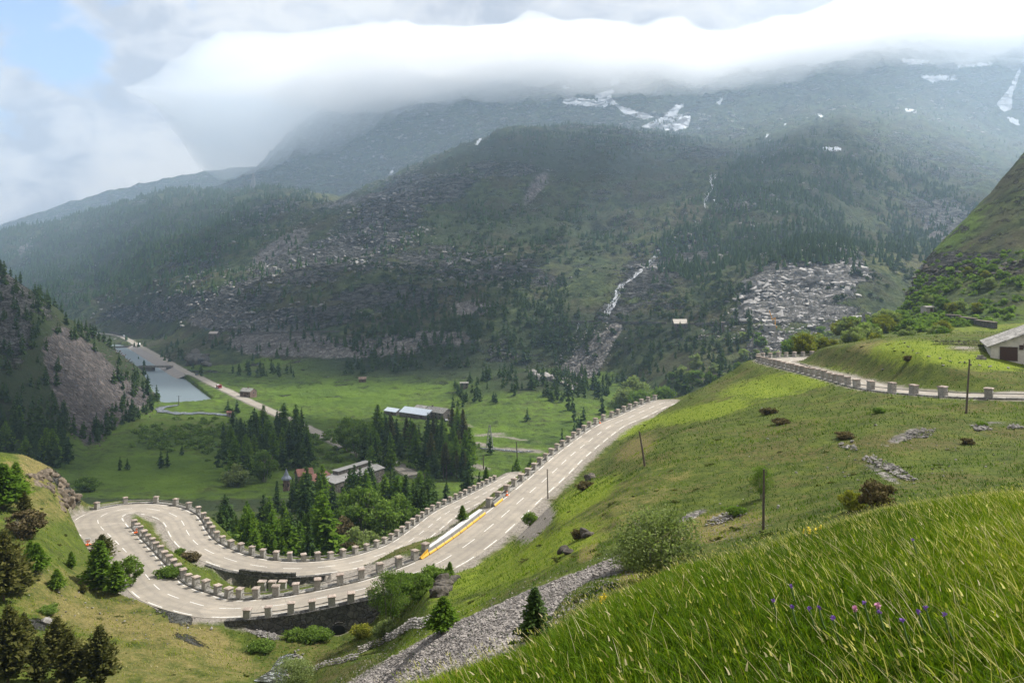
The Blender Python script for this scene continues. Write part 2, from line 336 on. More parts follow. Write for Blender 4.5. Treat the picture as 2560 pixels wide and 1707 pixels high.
def catmull(P, step):
    P = np.array(P, float); out = []
    Q = np.vstack([2 * P[0] - P[1], P, 2 * P[-1] - P[-2]])
    for i in range(1, len(Q) - 2):
        p0, p1, p2, p3 = Q[i - 1], Q[i], Q[i + 1], Q[i + 2]
        n = max(2, int(np.linalg.norm(p2[:2] - p1[:2]) / step))
        for t in np.arange(n) / n:
            out.append(0.5 * ((2 * p1) + (-p0 + p2) * t + (2 * p0 - 5 * p1 + 4 * p2 - p3) * t**2 + (-p0 + 3 * p1 - 3 * p2 + p3) * t**3))
    out.append(P[-1]); return np.array(out)
class Road:
    def __init__(s, spec, step, sm):
        P = [list(W(a, b, z)) + [hw] for a, b, z, hw in spec]
        C = catmull(P, step)
        if sm:
            C = np.stack([smooth1(C[:, i], sm) for i in range(4)], 1)
        s.P = C[:, :3]; s.hw = C[:, 3]
        d = np.gradient(s.P[:, :2], axis=0); d /= np.linalg.norm(d, axis=1)[:, None]
        s.t = d; s.nrm = np.stack([-d[:, 1], d[:, 0]], 1)      # left of travel
        s.s = np.concatenate([[0], np.cumsum(np.linalg.norm(np.diff(s.P[:, :2], axis=0), axis=1))])
        s.px = 1280 + F * s.P[:, 0] / s.P[:, 1]; s.py = HY - F * s.P[:, 2] / s.P[:, 1]
    def at(s, q):
        return np.array([np.interp(q, s.s, s.P[:, i]) for i in range(3)]), np.interp(q, s.s, s.hw), np.array([np.interp(q, s.s, s.nrm[:, 0]), np.interp(q, s.s, s.nrm[:, 1])])
    def near(s, px, py, side=0, off=0.3, lo=-1, hi=1e9):
        X = s.P[:, 0] + side * s.nrm[:, 0] * (s.hw + off); Y = s.P[:, 1] + side * s.nrm[:, 1] * (s.hw + off)
        ex = (1280 + F * X / Y - px); ey = (HY - F * s.P[:, 2] / Y - py)
        e = ex**2 + ey**2 * 3 + np.where((s.s < lo) | (s.s > hi), 1e9, 0)
        return s.s[np.argmin(e)]
RU = Road(ROAD_UP, 0.7, 9); RR = Road(ROAD_RT, 0.7, 7); RV = Road(ROAD_VL, 4.0, 5)

def road_blend(road, X, Y, Z, mask, inner, outerL, outerR, drop):
    """pull the ground to the road bed; returns road height and weight for the masked vertices"""
    x = X[mask]; y = Y[mask]
    best = np.full(len(x), 1e9); zi = np.zeros(len(x)); wi = np.zeros(len(x)); sd = np.zeros(len(x))
    step = 1
    acc = np.zeros(len(x)); accw = np.zeros(len(x))
    for i in range(0, len(road.P), step):
        dx = x - road.P[i, 0]; dy = y - road.P[i, 1]
        d = np.hypot(dx, dy) - road.hw[i]
        w = 1.0 / np.maximum(d, 0.25)**4
        acc += w * road.P[i, 2]; accw += w
        b = d < best
        best = np.where(b, d, best)
        sd = np.where(b, np.sign(dx * road.nrm[i, 0] + dy * road.nrm[i, 1]), sd)
        if outerL is not None:
            pass
    return best, acc / accw, sd
def near_mask(road, X, Y, r):
    m = np.zeros(X.shape, bool)
    for i in range(0, len(road.P), 8):
        m |= (np.abs(X - road.P[i, 0]) < r) & (np.abs(Y - road.P[i, 1]) < r)
    return m
def inpoly(px, py, poly):
    r = np.zeros(np.shape(px), bool); n = len(poly); j = n - 1
    for i in range(n):
        xi, yi = poly[i]; xj, yj = poly[j]
        if yi != yj:
            r ^= ((yi > py) != (yj > py)) & (px < (xj - xi) * (py - yi) / (yj - yi) + xi)
        j = i
    return r
RDIST = np.full(TX.shape, 99.0)
for rd, rad, blend in ((RU, 20, 9.0), (RR, 16, 6.0), (RV, 40, 12.0)):
    mk = near_mask(rd, TX, TD, rad)
    best, zr, sd = road_blend(rd, TX, TD, TZ, mk, 0, 0, 0, 0)
    bl = np.full(len(best), blend)
    if rd is RU:
        x = TX[mk]; y = TD[mk]
        ppx = 1280 + F * x / y
        # sheer drop below the two retaining walls
        wz = (ppx > 560) & (ppx < 985) & (y < 101)
        bl = np.where(wz, 0.5, bl)
        wz2 = (ppx > 530) & (ppx < 830) & (y > 105) & (y < 130)
        bl = np.where(wz2, 0.5, bl)
        left_cut = (ppx < 420) & (y < 125)
        bl = np.where(left_cut, 4.0, bl)
        bl = np.where((ppx < 235) & (sd > 0), 2.2, bl)
        # ground beyond the far leg and above the valley falls away quickly
    wgt = 1 - sstep(0.7, 0.7 + bl, best)
    z0 = TZ[mk]
    if rd is RU:
        dep = np.interp(ppx, [585, 620, 700, 850, 930, 985], [0.0, 0.9, 2.0, 3.3, 2.7, 0.0])
        cz = (ppx > 585) & (ppx < 985) & (y < 101) & (sd > 0) & (best > 0.9) & (best < 9)
        z0 = np.where(cz, np.minimum(z0, zr - dep + 0.12 * (best - 1)), z0)
        dep2 = np.interp(ppx, [530, 600, 700, 780, 830], [0.0, 3.0, 4.0, 2.4, 0.0])
        cz = (ppx > 530) & (ppx < 830) & (y > 106) & (y < 129) & (sd < 0) & (best > 0.7) & (best < 7)
        z0 = np.where(cz, np.minimum(z0, zr - dep2 + 0.15 * (best - 0.7)), z0)
    TZ[mk] = z0 * (1 - wgt) + (zr - 0.10) * wgt
    RDIST[mk] = np.minimum(RDIST[mk], best)

# lake basin, in world coordinates
LZ = -96.6
LAKE = [W(a, b, LZ)[:2] for a, b in ((262, 862), (300, 861), (326, 868), (367, 885), (412, 912), (455, 940), (497, 972), (520, 990), (535, 1001), (500, 1007), (448, 1010), (405, 1008), (350, 975), (290, 930), (240, 890), (225, 870))]
ins = inpoly(TX, TD, LAKE)
lk = (TD > 500) & (TD < 1500)
def polydist(x, y, poly):
    d = np.full(x.shape, 1e9)
    for i in range(len(poly)):
        a = np.array(poly[i]); b = np.array(poly[(i + 1) % len(poly)]); ab = b - a
        t = np.clip(((x - a[0]) * ab[0] + (y - a[1]) * ab[1]) / (ab @ ab), 0, 1)
        d = np.minimum(d, np.hypot(x - a[0] - t * ab[0], y - a[1] - t * ab[1]))
    return d
ld = np.full(TX.shape, 1e9); ld[lk] = polydist(TX[lk], TD[lk], LAKE); ld = np.where(ins, -ld, ld)
TZ = np.where(lk & (ld < 0), np.minimum(TZ, LZ - 0.3 + np.maximum(ld, -6) * 0.4), TZ)
TZ = np.where(lk & (ld >= 0) & (ld < 9), np.maximum(TZ, LZ + 0.25 + ld * 0.03), TZ)

# pixel position of every vertex, for lookups and scattering
TPY = HY - F * TZ / TD
RUNMIN = np.minimum.accumulate(TPY, axis=0)
VIS = TPY <= RUNMIN + 0.5
def col_of(px): return (px + 500) / 3560 * (NC - 1)
def pick(px, py, dmin=0, dmax=1e9):
    """first ground point seen at this pixel at a depth of dmin or more"""
    c = col_of(px); c0 = int(np.clip(c, 0, NC - 2)); t = c - c0
    D = TD[:, c0] * (1 - t) + TD[:, c0 + 1] * t; Z = TZ[:, c0] * (1 - t) + TZ[:, c0 + 1] * t
    Y = HY - F * Z / D
    ok = (D >= dmin) & (D <= dmax)
    idx = np.where(ok & (Y <= py))[0]
    if len(idx) == 0:
        idx2 = np.where(ok)[0]; i = idx2[np.argmin(np.abs(Y[idx2] - py))]
        return np.array([(px - 1280) / F * D[i], D[i], Z[i]])
    i = idx[0]
    if i > 0 and ok[i - 1] and Y[i - 1] > py:
        s = (Y[i - 1] - py) / (Y[i - 1] - Y[i] + 1e-9); d = D[i - 1] * (1 - s) + D[i] * s; z = Z[i - 1] * (1 - s) + Z[i] * s
    else: d, z = D[i], Z[i]
    return np.array([(px - 1280) / F * d, d, z])
def ground(x, y):
    """height of the ground under world (x, y), scalars"""
    c = col_of(1280 + F * x / y); c = float(np.clip(c, 0, NC - 1.001)); c0 = int(c); t = c - c0
    a = np.interp(y, TD[:, c0], TZ[:, c0]); b = np.interp(y, TD[:, c0 + 1], TZ[:, c0 + 1])
    return float(a * (1 - t) + b * t)

# ------------------------------------------------------------------ materials
class NT:
    def __init__(s, name):
        s.m = bpy.data.materials.new(name); s.m.use_nodes = True
        s.n, s.l = s.m.node_tree.nodes, s.m.node_tree.links; s.n.clear()
        s.out = s.n.new("ShaderNodeOutputMaterial")
    def set(s, sock, v):
        if isinstance(v, (int, float)):
            sock.default_value = v if not hasattr(sock.default_value, '__len__') else (v, v, v, 1)[:len(sock.default_value)]
        elif isinstance(v, tuple): sock.default_value = (v + (1,))[:len(sock.default_value)]
        else: s.l.new(v, sock)
    def math(s, op, a, b=None, c=None):
        n = s.n.new("ShaderNodeMath"); n.operation = op
        for i, v in enumerate((a, b, c)):
            if v is not None: s.set(n.inputs[i], v)
        return n.outputs[0]
    def coord(s, kind='Object', scale=None, loc=(0, 0, 0), rot=(0, 0, 0)):
        t = s.n.new("ShaderNodeTexCoord").outputs[kind]
        if scale is None: return t
        m = s.n.new("ShaderNodeMapping"); s.l.new(t, m.inputs[0])
        m.inputs['Scale'].default_value = scale; m.inputs['Location'].default_value = loc; m.inputs['Rotation'].default_value = rot
        return m.outputs[0]
    def noise(s, vec, scale, det=6, rough=0.55, dist=0.0):
        n = s.n.new("ShaderNodeTexNoise"); s.l.new(vec, n.inputs['Vector'])
        n.inputs['Scale'].default_value = scale; n.inputs['Detail'].default_value = det
        n.inputs['Roughness'].default_value = rough; n.inputs['Distortion'].default_value = dist
        return n.outputs[0]
    def voro(s, vec, scale, feat='F1', out='Distance', rnd=1.0):
        n = s.n.new("ShaderNodeTexVoronoi"); s.l.new(vec, n.inputs['Vector']); n.feature = feat
        n.inputs['Scale'].default_value = scale; n.inputs['Randomness'].default_value = rnd
        return n.outputs[out]
    def ramp(s, v, pts, interp='LINEAR'):
        r = s.n.new("ShaderNodeValToRGB"); s.l.new(v, r.inputs[0]); e = r.color_ramp.elements; r.color_ramp.interpolation = interp
        while len(e) < len(pts): e.new(0.5)
        for k, (p, c) in enumerate(pts):
            e[k].position = p; e[k].color = (c[0], c[1], c[2], 1) if isinstance(c, tuple) else (c, c, c, 1)
        return r.outputs[0]
    def mix(s, f, a, b, mode='MIX'):
        n = s.n.new("ShaderNodeMix"); n.data_type = 'RGBA'; n.blend_type = mode
        s.set(n.inputs[0], f); s.set(n.inputs[6], a); s.set(n.inputs[7], b)
        return n.outputs[2]
    def bump(s, hgt, dist, strength=1.0, nrm=None):
        b = s.n.new("ShaderNodeBump"); s.l.new(hgt, b.inputs['Height']); b.inputs['Distance'].default_value = dist; b.inputs['Strength'].default_value = strength
        if nrm is not None: s.l.new(nrm, b.inputs['Normal'])
        return b.outputs[0]
    def bsdf(s, col, rough=0.9, nrm=None, spec=0.25, metal=0.0):
        b = s.n.new("ShaderNodeBsdfPrincipled")
        s.set(b.inputs['Base Color'], col); s.set(b.inputs['Roughness'], rough); b.inputs['Specular IOR Level'].default_value = spec
        b.inputs['Metallic'].default_value = metal
        if nrm is not None: s.l.new(nrm, b.inputs['Normal'])
        s.l.new(b.outputs[0], s.out.inputs[0]); return b
    def attr(s, name):
        a = s.n.new("ShaderNodeAttribute"); a.attribute_name = name
        sp = s.n.new("ShaderNodeSeparateColor"); s.l.new(a.outputs['Color'], sp.inputs[0])
        return sp.outputs[0], sp.outputs[1], sp.outputs[2], a.outputs['Alpha']

def terrain_mat(name, fs, near):
    """fs: size in metres of the main texture features"""
    t = NT(name); P = t.coord('Object')
    rock, scree, wood, snow = t.attr('m1'); dry, lush, dirt, paleR = t.attr('m2')
    n1 = t.noise(P, 1.0 / fs, 9, 0.66); n2 = t.noise(P, 0.22 / fs, 5, 0.55, 0.4); n3 = t.noise(P, 5.0 / fs, 5, 0.7)
    n4 = t.noise(P, 0.06 / fs, 4, 0.5)
    if near:
        g = t.ramp(n1, [(0.34, (0.014, 0.028, 0.004)), (0.5, (0.046, 0.074, 0.008)), (0.64, (0.095, 0.120, 0.014))])
        g2 = t.ramp(n3, [(0.32, (0.030, 0.044, 0.009)), (0.6, (0.098, 0.112, 0.022))])
        g = t.mix(0.45, g, g2)
        brown = t.ramp(n3, [(0.3, (0.05, 0.045, 0.018)), (0.7, (0.13, 0.10, 0.04))])
        g = t.mix(t.ramp(t.math('MULTIPLY', n2, n3), [(0.25, 0.0), (0.34, 0.7)]), g, brown)
        dryc = t.ramp(n3, [(0.25, (0.065, 0.060, 0.02)), (0.7, (0.205, 0.170, 0.065))])
        lushc = t.ramp(n3, [(0.3, (0.07, 0.115, 0.008)), (0.7, (0.19, 0.225, 0.02))])
    else:
        g = t.ramp(n1, [(0.36, (0.016, 0.026, 0.010)), (0.5, (0.040, 0.058, 0.018)), (0.64, (0.085, 0.105, 0.034))])
        brown = t.ramp(n3, [(0.3, (0.035, 0.028, 0.016)), (0.7, (0.085, 0.068, 0.038))])
        g = t.mix(t.ramp(n2, [(0.45, 0.0), (0.62, 0.65)]), g, brown)
        dryc = t.ramp(n3, [(0.3, (0.07, 0.075, 0.026)), (0.7, (0.17, 0.17, 0.06))])
        lushc = t.ramp(t.math('ADD', t.math('MULTIPLY', n2, 0.7), t.math('MULTIPLY', n3, 0.3)), [(0.3, (0.045, 0.080, 0.010)), (0.7, (0.110, 0.175, 0.018))])
    def edge(mask, nz, soft=0.12, gain=1.0):
        # a mask broken up by noise
        v = t.math('ADD', mask, t.math('MULTIPLY', t.math('SUBTRACT', nz, 0.5), 1.7 * gain))
        return t.math('MULTIPLY', t.ramp(v, [(0.5 - soft, 0.0), (0.5 + soft, 1.0)]), t.ramp(mask, [(0.02, 0.0), (0.12, 1.0)]))
    c = t.mix(edge(dry, n1, 0.25), g, dryc)
    c = t.mix(edge(lush, n1, 0.25), c, lushc)
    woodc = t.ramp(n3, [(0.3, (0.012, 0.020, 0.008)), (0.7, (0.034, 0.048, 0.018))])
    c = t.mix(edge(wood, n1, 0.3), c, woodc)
    # loose stones
    vs_ = 1.0 / (0.55 if near else 4.0)
    vc = t.voro(P, vs_, 'F1', 'Color'); vd = t.voro(P, vs_, 'DISTANCE_TO_EDGE', 'Distance')
    sc = t.ramp(vc, [(0.0, (0.085, 0.078, 0.072)), (0.5, (0.185, 0.17, 0.155)), (1.0, (0.36, 0.335, 0.305))]) if near or fs > 10 else t.ramp(vc, [(0.0, (0.05, 0.041, 0.038)), (0.5, (0.095, 0.080, 0.073)), (1.0, (0.17, 0.145, 0.132))])
    sc = t.mix(t.ramp(n1, [(0.35, 0.5), (0.6, 0.0)]), sc, (0.075, 0.07, 0.07))
    sc = t.mix(t.ramp(vd, [(0.0, 0.7), (0.12, 0.0)]), sc, (0.05, 0.05, 0.05))
    c = t.mix(edge(scree, n1, 0.10, 0.8), c, sc)
    dirtc = t.ramp(n3, [(0.3, (0.13, 0.115, 0.095)), (0.7, (0.30, 0.27, 0.235))])
    c = t.mix(edge(dirt, n1, 0.25), c, dirtc)
    # bare rock with strata and cracks
    Ps = t.coord('Object', (0.7, 0.7, 2.6), rot=(0.25, 0.18, 0))
    st = t.noise(Ps, 0.5 / fs, 10, 0.68, 0.6)
    cr = t.math('ADD', t.voro(Ps, 0.6 / fs, 'DISTANCE_TO_EDGE', 'Distance'), t.math('MULTIPLY', t.math('SUBTRACT', n3, 0.5), 0.05))
    rc = t.ramp(st, [(0.36, (0.033, 0.034, 0.032)), (0.44, (0.13, 0.13, 0.118)), (0.53, (0.26, 0.26, 0.232)), (0.64, (0.43, 0.43, 0.38))])
    rc = t.mix(t.ramp(cr, [(0.0, 0.6), (0.035, 0.0)]), rc, (0.03, 0.03, 0.032))
    if not near:
        n5 = t.noise(Ps, 2.4 / fs, 8, 0.78, 0.3)
        rc2 = t.ramp(n5, [(0.43, (0.022, 0.026, 0.018)), (0.50, (0.16, 0.155, 0.15)), (0.56, (0.48, 0.465, 0.43))])
        rc = t.mix(0.62, rc, rc2)
    palec = t.ramp(t.math('ADD', t.math('MULTIPLY', st, 0.6), t.math('MULTIPLY', n3, 0.4)), [(0.42, (0.07, 0.066, 0.07)), (0.455, (0.30, 0.29, 0.28)), (0.50, (0.62, 0.59, 0.56)), (0.60, (0.78, 0.75, 0.72))])
    rc = t.mix(paleR, rc, palec)
    v = t.math('ADD', rock, t.math('ADD', t.math('MULTIPLY', t.math('SUBTRACT', st, 0.5), 1.5), t.math('MULTIPLY', t.math('SUBTRACT', n3, 0.5), 0.9)))
    rmask = t.ramp(v, [(0.47, 0.0), (0.53, 1.0)])
    c = t.mix(rmask, c, rc)
    sn = t.math('ADD', snow, t.math('ADD', t.math('MULTIPLY', t.math('SUBTRACT', n1, 0.5), 1.0), t.math('MULTIPLY', t.math('SUBTRACT', n3, 0.5), 1.6)))
    c = t.mix(t.ramp(sn, [(0.48, 0.0), (0.54, 1.0)]), c, (0.72, 0.74, 0.78))
    hb = t.math('ADD', t.math('MULTIPLY', n1, 0.6), t.math('MULTIPLY', n3, 0.4))
    nb = t.bump(hb, 0.35 * fs if near else 1.1 * fs, 0.7)
    hr = t.math('ADD', t.math('ADD', st, t.math('MULTIPLY', n3, 0.35)), t.math('MULTIPLY', t.ramp(cr, [(0.0, 0.0), (0.12, 1.0)]), 0.25))
    mixh = t.math('MULTIPLY', hr, rmask)
    nb2 = t.bump(mixh, 2.2 * fs, 1.0, nb)
    nb3 = t.bump(t.math('MULTIPLY', t.ramp(vd, [(0.0, 0.0), (0.3, 1.0)]), scree), 0.25 if near else 2.0, 0.8, nb2)
    t.bsdf(c, 0.95, nb3, 0.12)
    return t.m

M = {}
M['near'] = terrain_mat('hillside_ground', 2.2, True)
M['valley'] = terrain_mat('valley_ground', 6.0, False)
M['mount'] = terrain_mat('mountain_ground', 16.0, False)

# asphalt
t = NT('asphalt'); P = t.coord('Object')
a1 = t.noise(P, 14, 6, 0.75); a2 = t.noise(P, 0.35, 5, 0.6, 0.5); a3 = t.noise(P, 1.6, 4, 0.6)
c = t.ramp(a2, [(0.3, (0.225, 0.20, 0.165)), (0.55, (0.295, 0.262, 0.215)), (0.75, (0.345, 0.30, 0.24))])
lat = t.n.new("ShaderNodeAttribute"); lat.attribute_name = 'lat'
la = t.math('ADD', t.math('ABSOLUTE', lat.outputs['Fac']), t.math('MULTIPLY', t.math('SUBTRACT', a3, 0.5), 0.12))
c = t.mix(t.math('MULTIPLY', t.ramp(la, [(0.16, 0.0), (0.30, 1.0), (0.40, 0.1), (0.56, 0.1), (0.68, 1.0), (0.80, 0.0)]), 0.32), c, (0.15, 0.135, 0.12))
c = t.mix(t.ramp(la, [(0.90, 0.0), (1.0, 0.6)]), c, (0.36, 0.33, 0.28))
pt = t.voro(t.coord('Object', (1, 1, 1)), 0.11, 'F1', 'Color', 1.0)
c = t.mix(0.16, c, t.mix(1.0, c, t.ramp(pt, [(0.2, 0.4), (0.8, 1.5)]), 'MULTIPLY'))
c = t.mix(t.ramp(a1, [(0.35, 0.4), (0.6, 0.0)]), c, (0.13, 0.12, 0.11))
crk = t.voro(t.coord('Object', (1, 1, 1)), 0.22, 'DISTANCE_TO_EDGE', 'Distance')
crk = t.math('ADD', crk, t.math('MULTIPLY', t.math('SUBTRACT', a3, 0.5), 0.10))
crm = t.math('MULTIPLY', t.ramp(t.math('ABSOLUTE', crk), [(0.004, 1.0), (0.014, 0.0)]), t.ramp(a2, [(0.42, 0.0), (0.55, 0.8)]))
c = t.mix(t.math('MULTIPLY', crm, 0.45), c, (0.09, 0.08, 0.07))
t.bsdf(c, 0.9, t.bump(a1, 0.01, 0.5), 0.3); M['asphalt'] = t.m
t = NT('road_paint'); P = t.coord('Object'); w = t.noise(P, 5, 6, 0.7)
t.bsdf(t.ramp(w, [(0.38, (0.34, 0.32, 0.29)), (0.50, (0.66, 0.65, 0.62))]), 0.7); M['paint'] = t.m
def stone_mat(name, cols, scale, bumpd=0.03, vor=None, rough=0.9):
    t = NT(name); P = t.coord('Object'); oi = t.n.new("ShaderNodeObjectInfo")
    mv = t.n.new("ShaderNodeVectorMath"); mv.operation = 'ADD'
    cb = t.n.new("ShaderNodeCombineXYZ"); t.l.new(t.math('MULTIPLY', oi.outputs['Random'], 37.0), cb.inputs[0]); t.l.new(t.math('MULTIPLY', oi.outputs['Random'], 91.0), cb.inputs[2])
    t.l.new(P, mv.inputs[0]); t.l.new(cb.outputs[0], mv.inputs[1]); V = mv.outputs[0]
    n = t.noise(V, scale, 8, 0.7); n2 = t.noise(V, scale * 0.2, 4, 0.6)
    c = t.ramp(n, [(0.3, cols[0]), (0.5, cols[1]), (0.72, cols[2])])
    c = t.mix(t.ramp(n2, [(0.42, 0.0), (0.65, 0.5)]), c, cols[0])
    c = t.mix(1.0, c, t.ramp(oi.outputs['Random'], [(0.0, 0.82), (1.0, 1.12)]), 'MULTIPLY')
    hgt = n
    if vor:
        ed = t.voro(V, vor, 'DISTANCE_TO_EDGE', 'Distance'); vcol = t.ramp(t.voro(V, vor, 'F1', 'Color'), [(0.15, 0.35), (0.85, 1.4)])
        c = t.mix(0.45, c, t.mix(1.0, c, vcol, 'MULTIPLY'))
        c = t.mix(t.ramp(ed, [(0.0, 0.75), (0.07, 0.0)]), c, tuple(x * 0.35 for x in cols[0]))
        hgt = t.math('ADD', t.math('MULTIPLY', n, 0.4), t.ramp(ed, [(0.0, 0.0), (0.12, 1.0)]))
    t.bsdf(c, rough, t.bump(hgt, bumpd, 0.8), 0.2); return t.m
M['post'] = stone_mat('post_stone', [(0.17, 0.16, 0.145), (0.31, 0.295, 0.265), (0.46, 0.44, 0.41)], 7)
M['cap'] = stone_mat('cap_stone', [(0.16, 0.13, 0.11), (0.33, 0.27, 0.23), (0.48, 0.42, 0.37)], 4)
M['wall'] = stone_mat('masonry', [(0.05, 0.048, 0.045), (0.12, 0.115, 0.105), (0.22, 0.21, 0.19)], 3, 0.08, 1.6)
M['paving'] = stone_mat('kerb_stone', [(0.12, 0.115, 0.105), (0.27, 0.255, 0.23), (0.40, 0.38, 0.35)], 3, 0.03, 0.9)
M['rock'] = stone_mat('boulder_rock', [(0.08, 0.075, 0.072), (0.24, 0.225, 0.21), (0.45, 0.42, 0.39)], 2.2, 0.12)
M['rockdark'] = stone_mat('dark_rock', [(0.02, 0.018, 0.015), (0.075, 0.066, 0.055), (0.20, 0.17, 0.14)], 2.2, 0.2)
M['rail'] = stone_mat('rail_iron', [(0.16, 0.15, 0.13), (0.30, 0.28, 0.25), (0.42, 0.40, 0.37)], 3)
def plain(name, col, rough=0.6, metal=0.0, var=0.25, scale=3.0, spec=0.4):
    t = NT(name); P = t.coord('Object'); n = t.noise(P, scale, 6, 0.65)
    c = t.ramp(n, [(0.3, tuple(x * (1 - var) for x in col)), (0.7, tuple(min(1, x * (1 + var)) for x in col))])
    t.bsdf(c, rough, t.bump(n, 0.01, 0.3), spec, metal); return t.m

# ------------------------------------------------------------------ ground masks
def blob(acc, items, dmin, dmax):
    ok = (TD >= dmin) & (TD <= dmax)
    for (x, y, rx, ry, ang, st) in items:
        c, s = math.cos(R(ang)), math.sin(R(ang))
        dx = PXG - x; dy = TPY - y
        u = (dx * c + dy * s) / rx; v = (-dx * s + dy * c) / ry
        q = st * (1 - sstep(0.15, 1.9, u * u + v * v))
        acc[:] = np.where(ok, np.maximum(acc, q), acc)
def poly(acc, pts, st, dmin, dmax, soft=0):
    ok = inpoly(PXG, TPY, pts) & (TD >= dmin) & (TD <= dmax)
    acc[:] = np.where(ok, np.maximum(acc, st), acc)
PXG = np.broadcast_to(pxs[None, :], TD.shape)
Z0 = lambda: np.zeros(TD.shape)
rock, scree, wood, snow, dry, lush, dirt, pale = [Z0() for _ in range(8)]
fl = TD > 880
rock += np.where(TD > 640, 0.30, 0.0)
rock += np.where(TD > 2600, 0.10, 0)
blob(rock, [(950, 560, 190, 70, -35, 0.62), (820, 650, 260, 60, -14, 0.60), (500, 760, 260, 40, -8, 0.62), (720, 800, 220, 32, -4, 0.68), (480, 650, 120, 50, -20, 0.52), (1120, 470, 110, 40, -20, 0.56),
            (1000, 480, 90, 40, -30, 0.6), (1250, 420, 110, 26, 0, 0.52), (1150, 660, 260, 50, 5, 0.55), (980, 740, 180, 46, 0, 0.56), (1330, 690, 90, 24, 14, 0.62), (1700, 640, 120, 60, -35, 0.62), (1620, 700, 90, 70, -30, 0.62),
            (660, 530, 110, 30, -20, 0.52), (1860, 500, 90, 30, -20, 0.5), (2370, 540, 120, 50, 20, 0.62), (1560, 760, 90, 30, -30, 0.6)], 640, 2600)
blob(rock, [(1640, 330, 300, 60, 0, 0.46), (2300, 400, 240, 90, 10, 0.44), (1750, 420, 90, 90, -20, 0.5)], 1700, 3400)
# the pale quarry rock and the rocks below it
for A, v1, v2 in ((rock, 0.85, 0.82), (pale, 1.0, 0.8)):
    blob(A, [(2050, 690, 120, 75, -12, v1), (1930, 725, 100, 66, -30, v1 * 0.92), (1990, 780, 160, 26, 0, v1 * 0.92), (2060, 620, 40, 26, 0, v1)], 560, 900)
    blob(A, [(2000, 870, 130, 40, 0, v2), (1920, 870, 60, 46, 0, v2), (2090, 830, 70, 26, 0, v2)], 560, 700)
pale *= 0.9
blob(scree, [(560, 800, 90, 26, 0, 1.0), (700, 855, 130, 36, 0, 1.0), (860, 870, 200, 26, 0, 0.9), (1080, 845, 130, 20, 0, 0.8), (700, 620, 90, 24, -30, 0.75), (1180, 770, 50, 20, 0, 0.9), (1340, 470, 16, 60, 35, 0.9), (900, 500, 160, 12, -12, 0.6), (2360, 560, 50, 60, -20, 1.0), (60, 620, 60, 9, -35, 0.9)], 700, 2600)
poly(scree, [(1395, 930), (1440, 880), (1500, 830), (1540, 800), (1560, 815), (1530, 860), (1500, 930), (1440, 960)], 1.0, 600, 900)
# dark left slope with its scree tongue
poly(scree, [(150, 805), (230, 860), (330, 960), (400, 985), (300, 1060), (220, 1120), (160, 1050), (120, 940), (100, 860)], 0.95, 400, 700)
blob(rock, [(20, 790, 60, 130, -10, 0.72), (60, 740, 110, 22, 38, 0.62)], 400, 700)
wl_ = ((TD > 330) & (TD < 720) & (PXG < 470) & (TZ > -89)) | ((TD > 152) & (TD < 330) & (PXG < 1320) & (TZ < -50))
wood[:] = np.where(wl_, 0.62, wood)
# forest floors
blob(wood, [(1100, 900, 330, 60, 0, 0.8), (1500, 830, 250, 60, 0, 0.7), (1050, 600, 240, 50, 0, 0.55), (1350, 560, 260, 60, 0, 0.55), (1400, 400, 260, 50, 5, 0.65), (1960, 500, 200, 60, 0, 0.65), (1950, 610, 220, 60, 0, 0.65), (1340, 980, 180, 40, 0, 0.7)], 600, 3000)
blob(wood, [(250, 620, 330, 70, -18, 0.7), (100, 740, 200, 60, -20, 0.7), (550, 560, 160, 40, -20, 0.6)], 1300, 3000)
# valley meadows
md = (TD > 330) & (TD < 860) & (TZ < -84)
lush[:] = np.where(md, 0.62, lush)
blob(lush, [(850, 985, 200, 34, 0, 1.0), (1000, 960, 240, 24, 0, 0.95), (400, 1180, 220, 60, 0, 0.9), (1200, 1090, 150, 26, 0, 0.9), (660, 905, 60, 10, 0, 1.0), (1560, 985, 70, 10, 0, 1.0)], 330, 900)
blob(dry, [(430, 1060, 140, 20, 0, 0.85), (650, 918, 90, 8, -6, 1.0), (2250, 660, 160, 30, 8, 0.5), (760, 500, 110, 20, 0, 0.6)], 400, 2500)
# near hill
blob(dry, [(1590, 1120, 60, 26, -25, .72), (130, 1165, 90, 30, 20, 0.85), (300, 1560, 240, 40, 12, 0.66), (120, 1250, 90, 60, 0, 0.5), (480, 1590, 120, 40, 15, 0.8), (350, 1660, 330, 60, 6, 0.5), (560, 1640, 90, 40, 20, 0.7), (1470, 1370, 40, 20, -60, 0.9), (1780, 1320, 130, 40, -10, 0.72), (2200, 870, 70, 20, 0, 0.7),
           (1180, 1670, 160, 26, -12, 0.9), (60, 1180, 70, 22, 10, 0.9), (200, 1480, 260, 60, 10, 0.48), (1500, 1300, 240, 60, -30, 0.42), (1600, 1450, 60, 50, -30, 0.8)], 9, 240)
blob(lush, [(1960, 960, 160, 30, -10, 0.8), (1760, 1030, 130, 20, -12, 0.95), (1600, 1065, 90, 16, -20, 0.9), (1450, 1250, 120, 30, -28, 0.85), (1300, 1400, 260, 50, -22, 0.72), (2280, 880, 110, 30, 0, 0.95), (1400, 1130, 120, 30, -38, 0.7), (1100, 1560, 160, 30, -30, 0.6), (2430, 900, 150, 24, 5, 0.8)], 30, 260)
blob(lush, [(2350, 600, 140, 40, -35, 0.8), (2450, 800, 200, 40, 0, 0.5), (2150, 800, 100, 30, 0, 0.6)], 230, 460)
blob(rock, [(165, 1205, 60, 30, 35, 0.66), (190, 1240, 20, 26, 0, 0.7), (300, 1440, 120, 16, 8, 0.5), (430, 1530, 60, 26, 20, 0.55), (480, 1600, 60, 12, 20, 0.55), (100, 1560, 40, 18, 10, 0.6)], 60, 160)
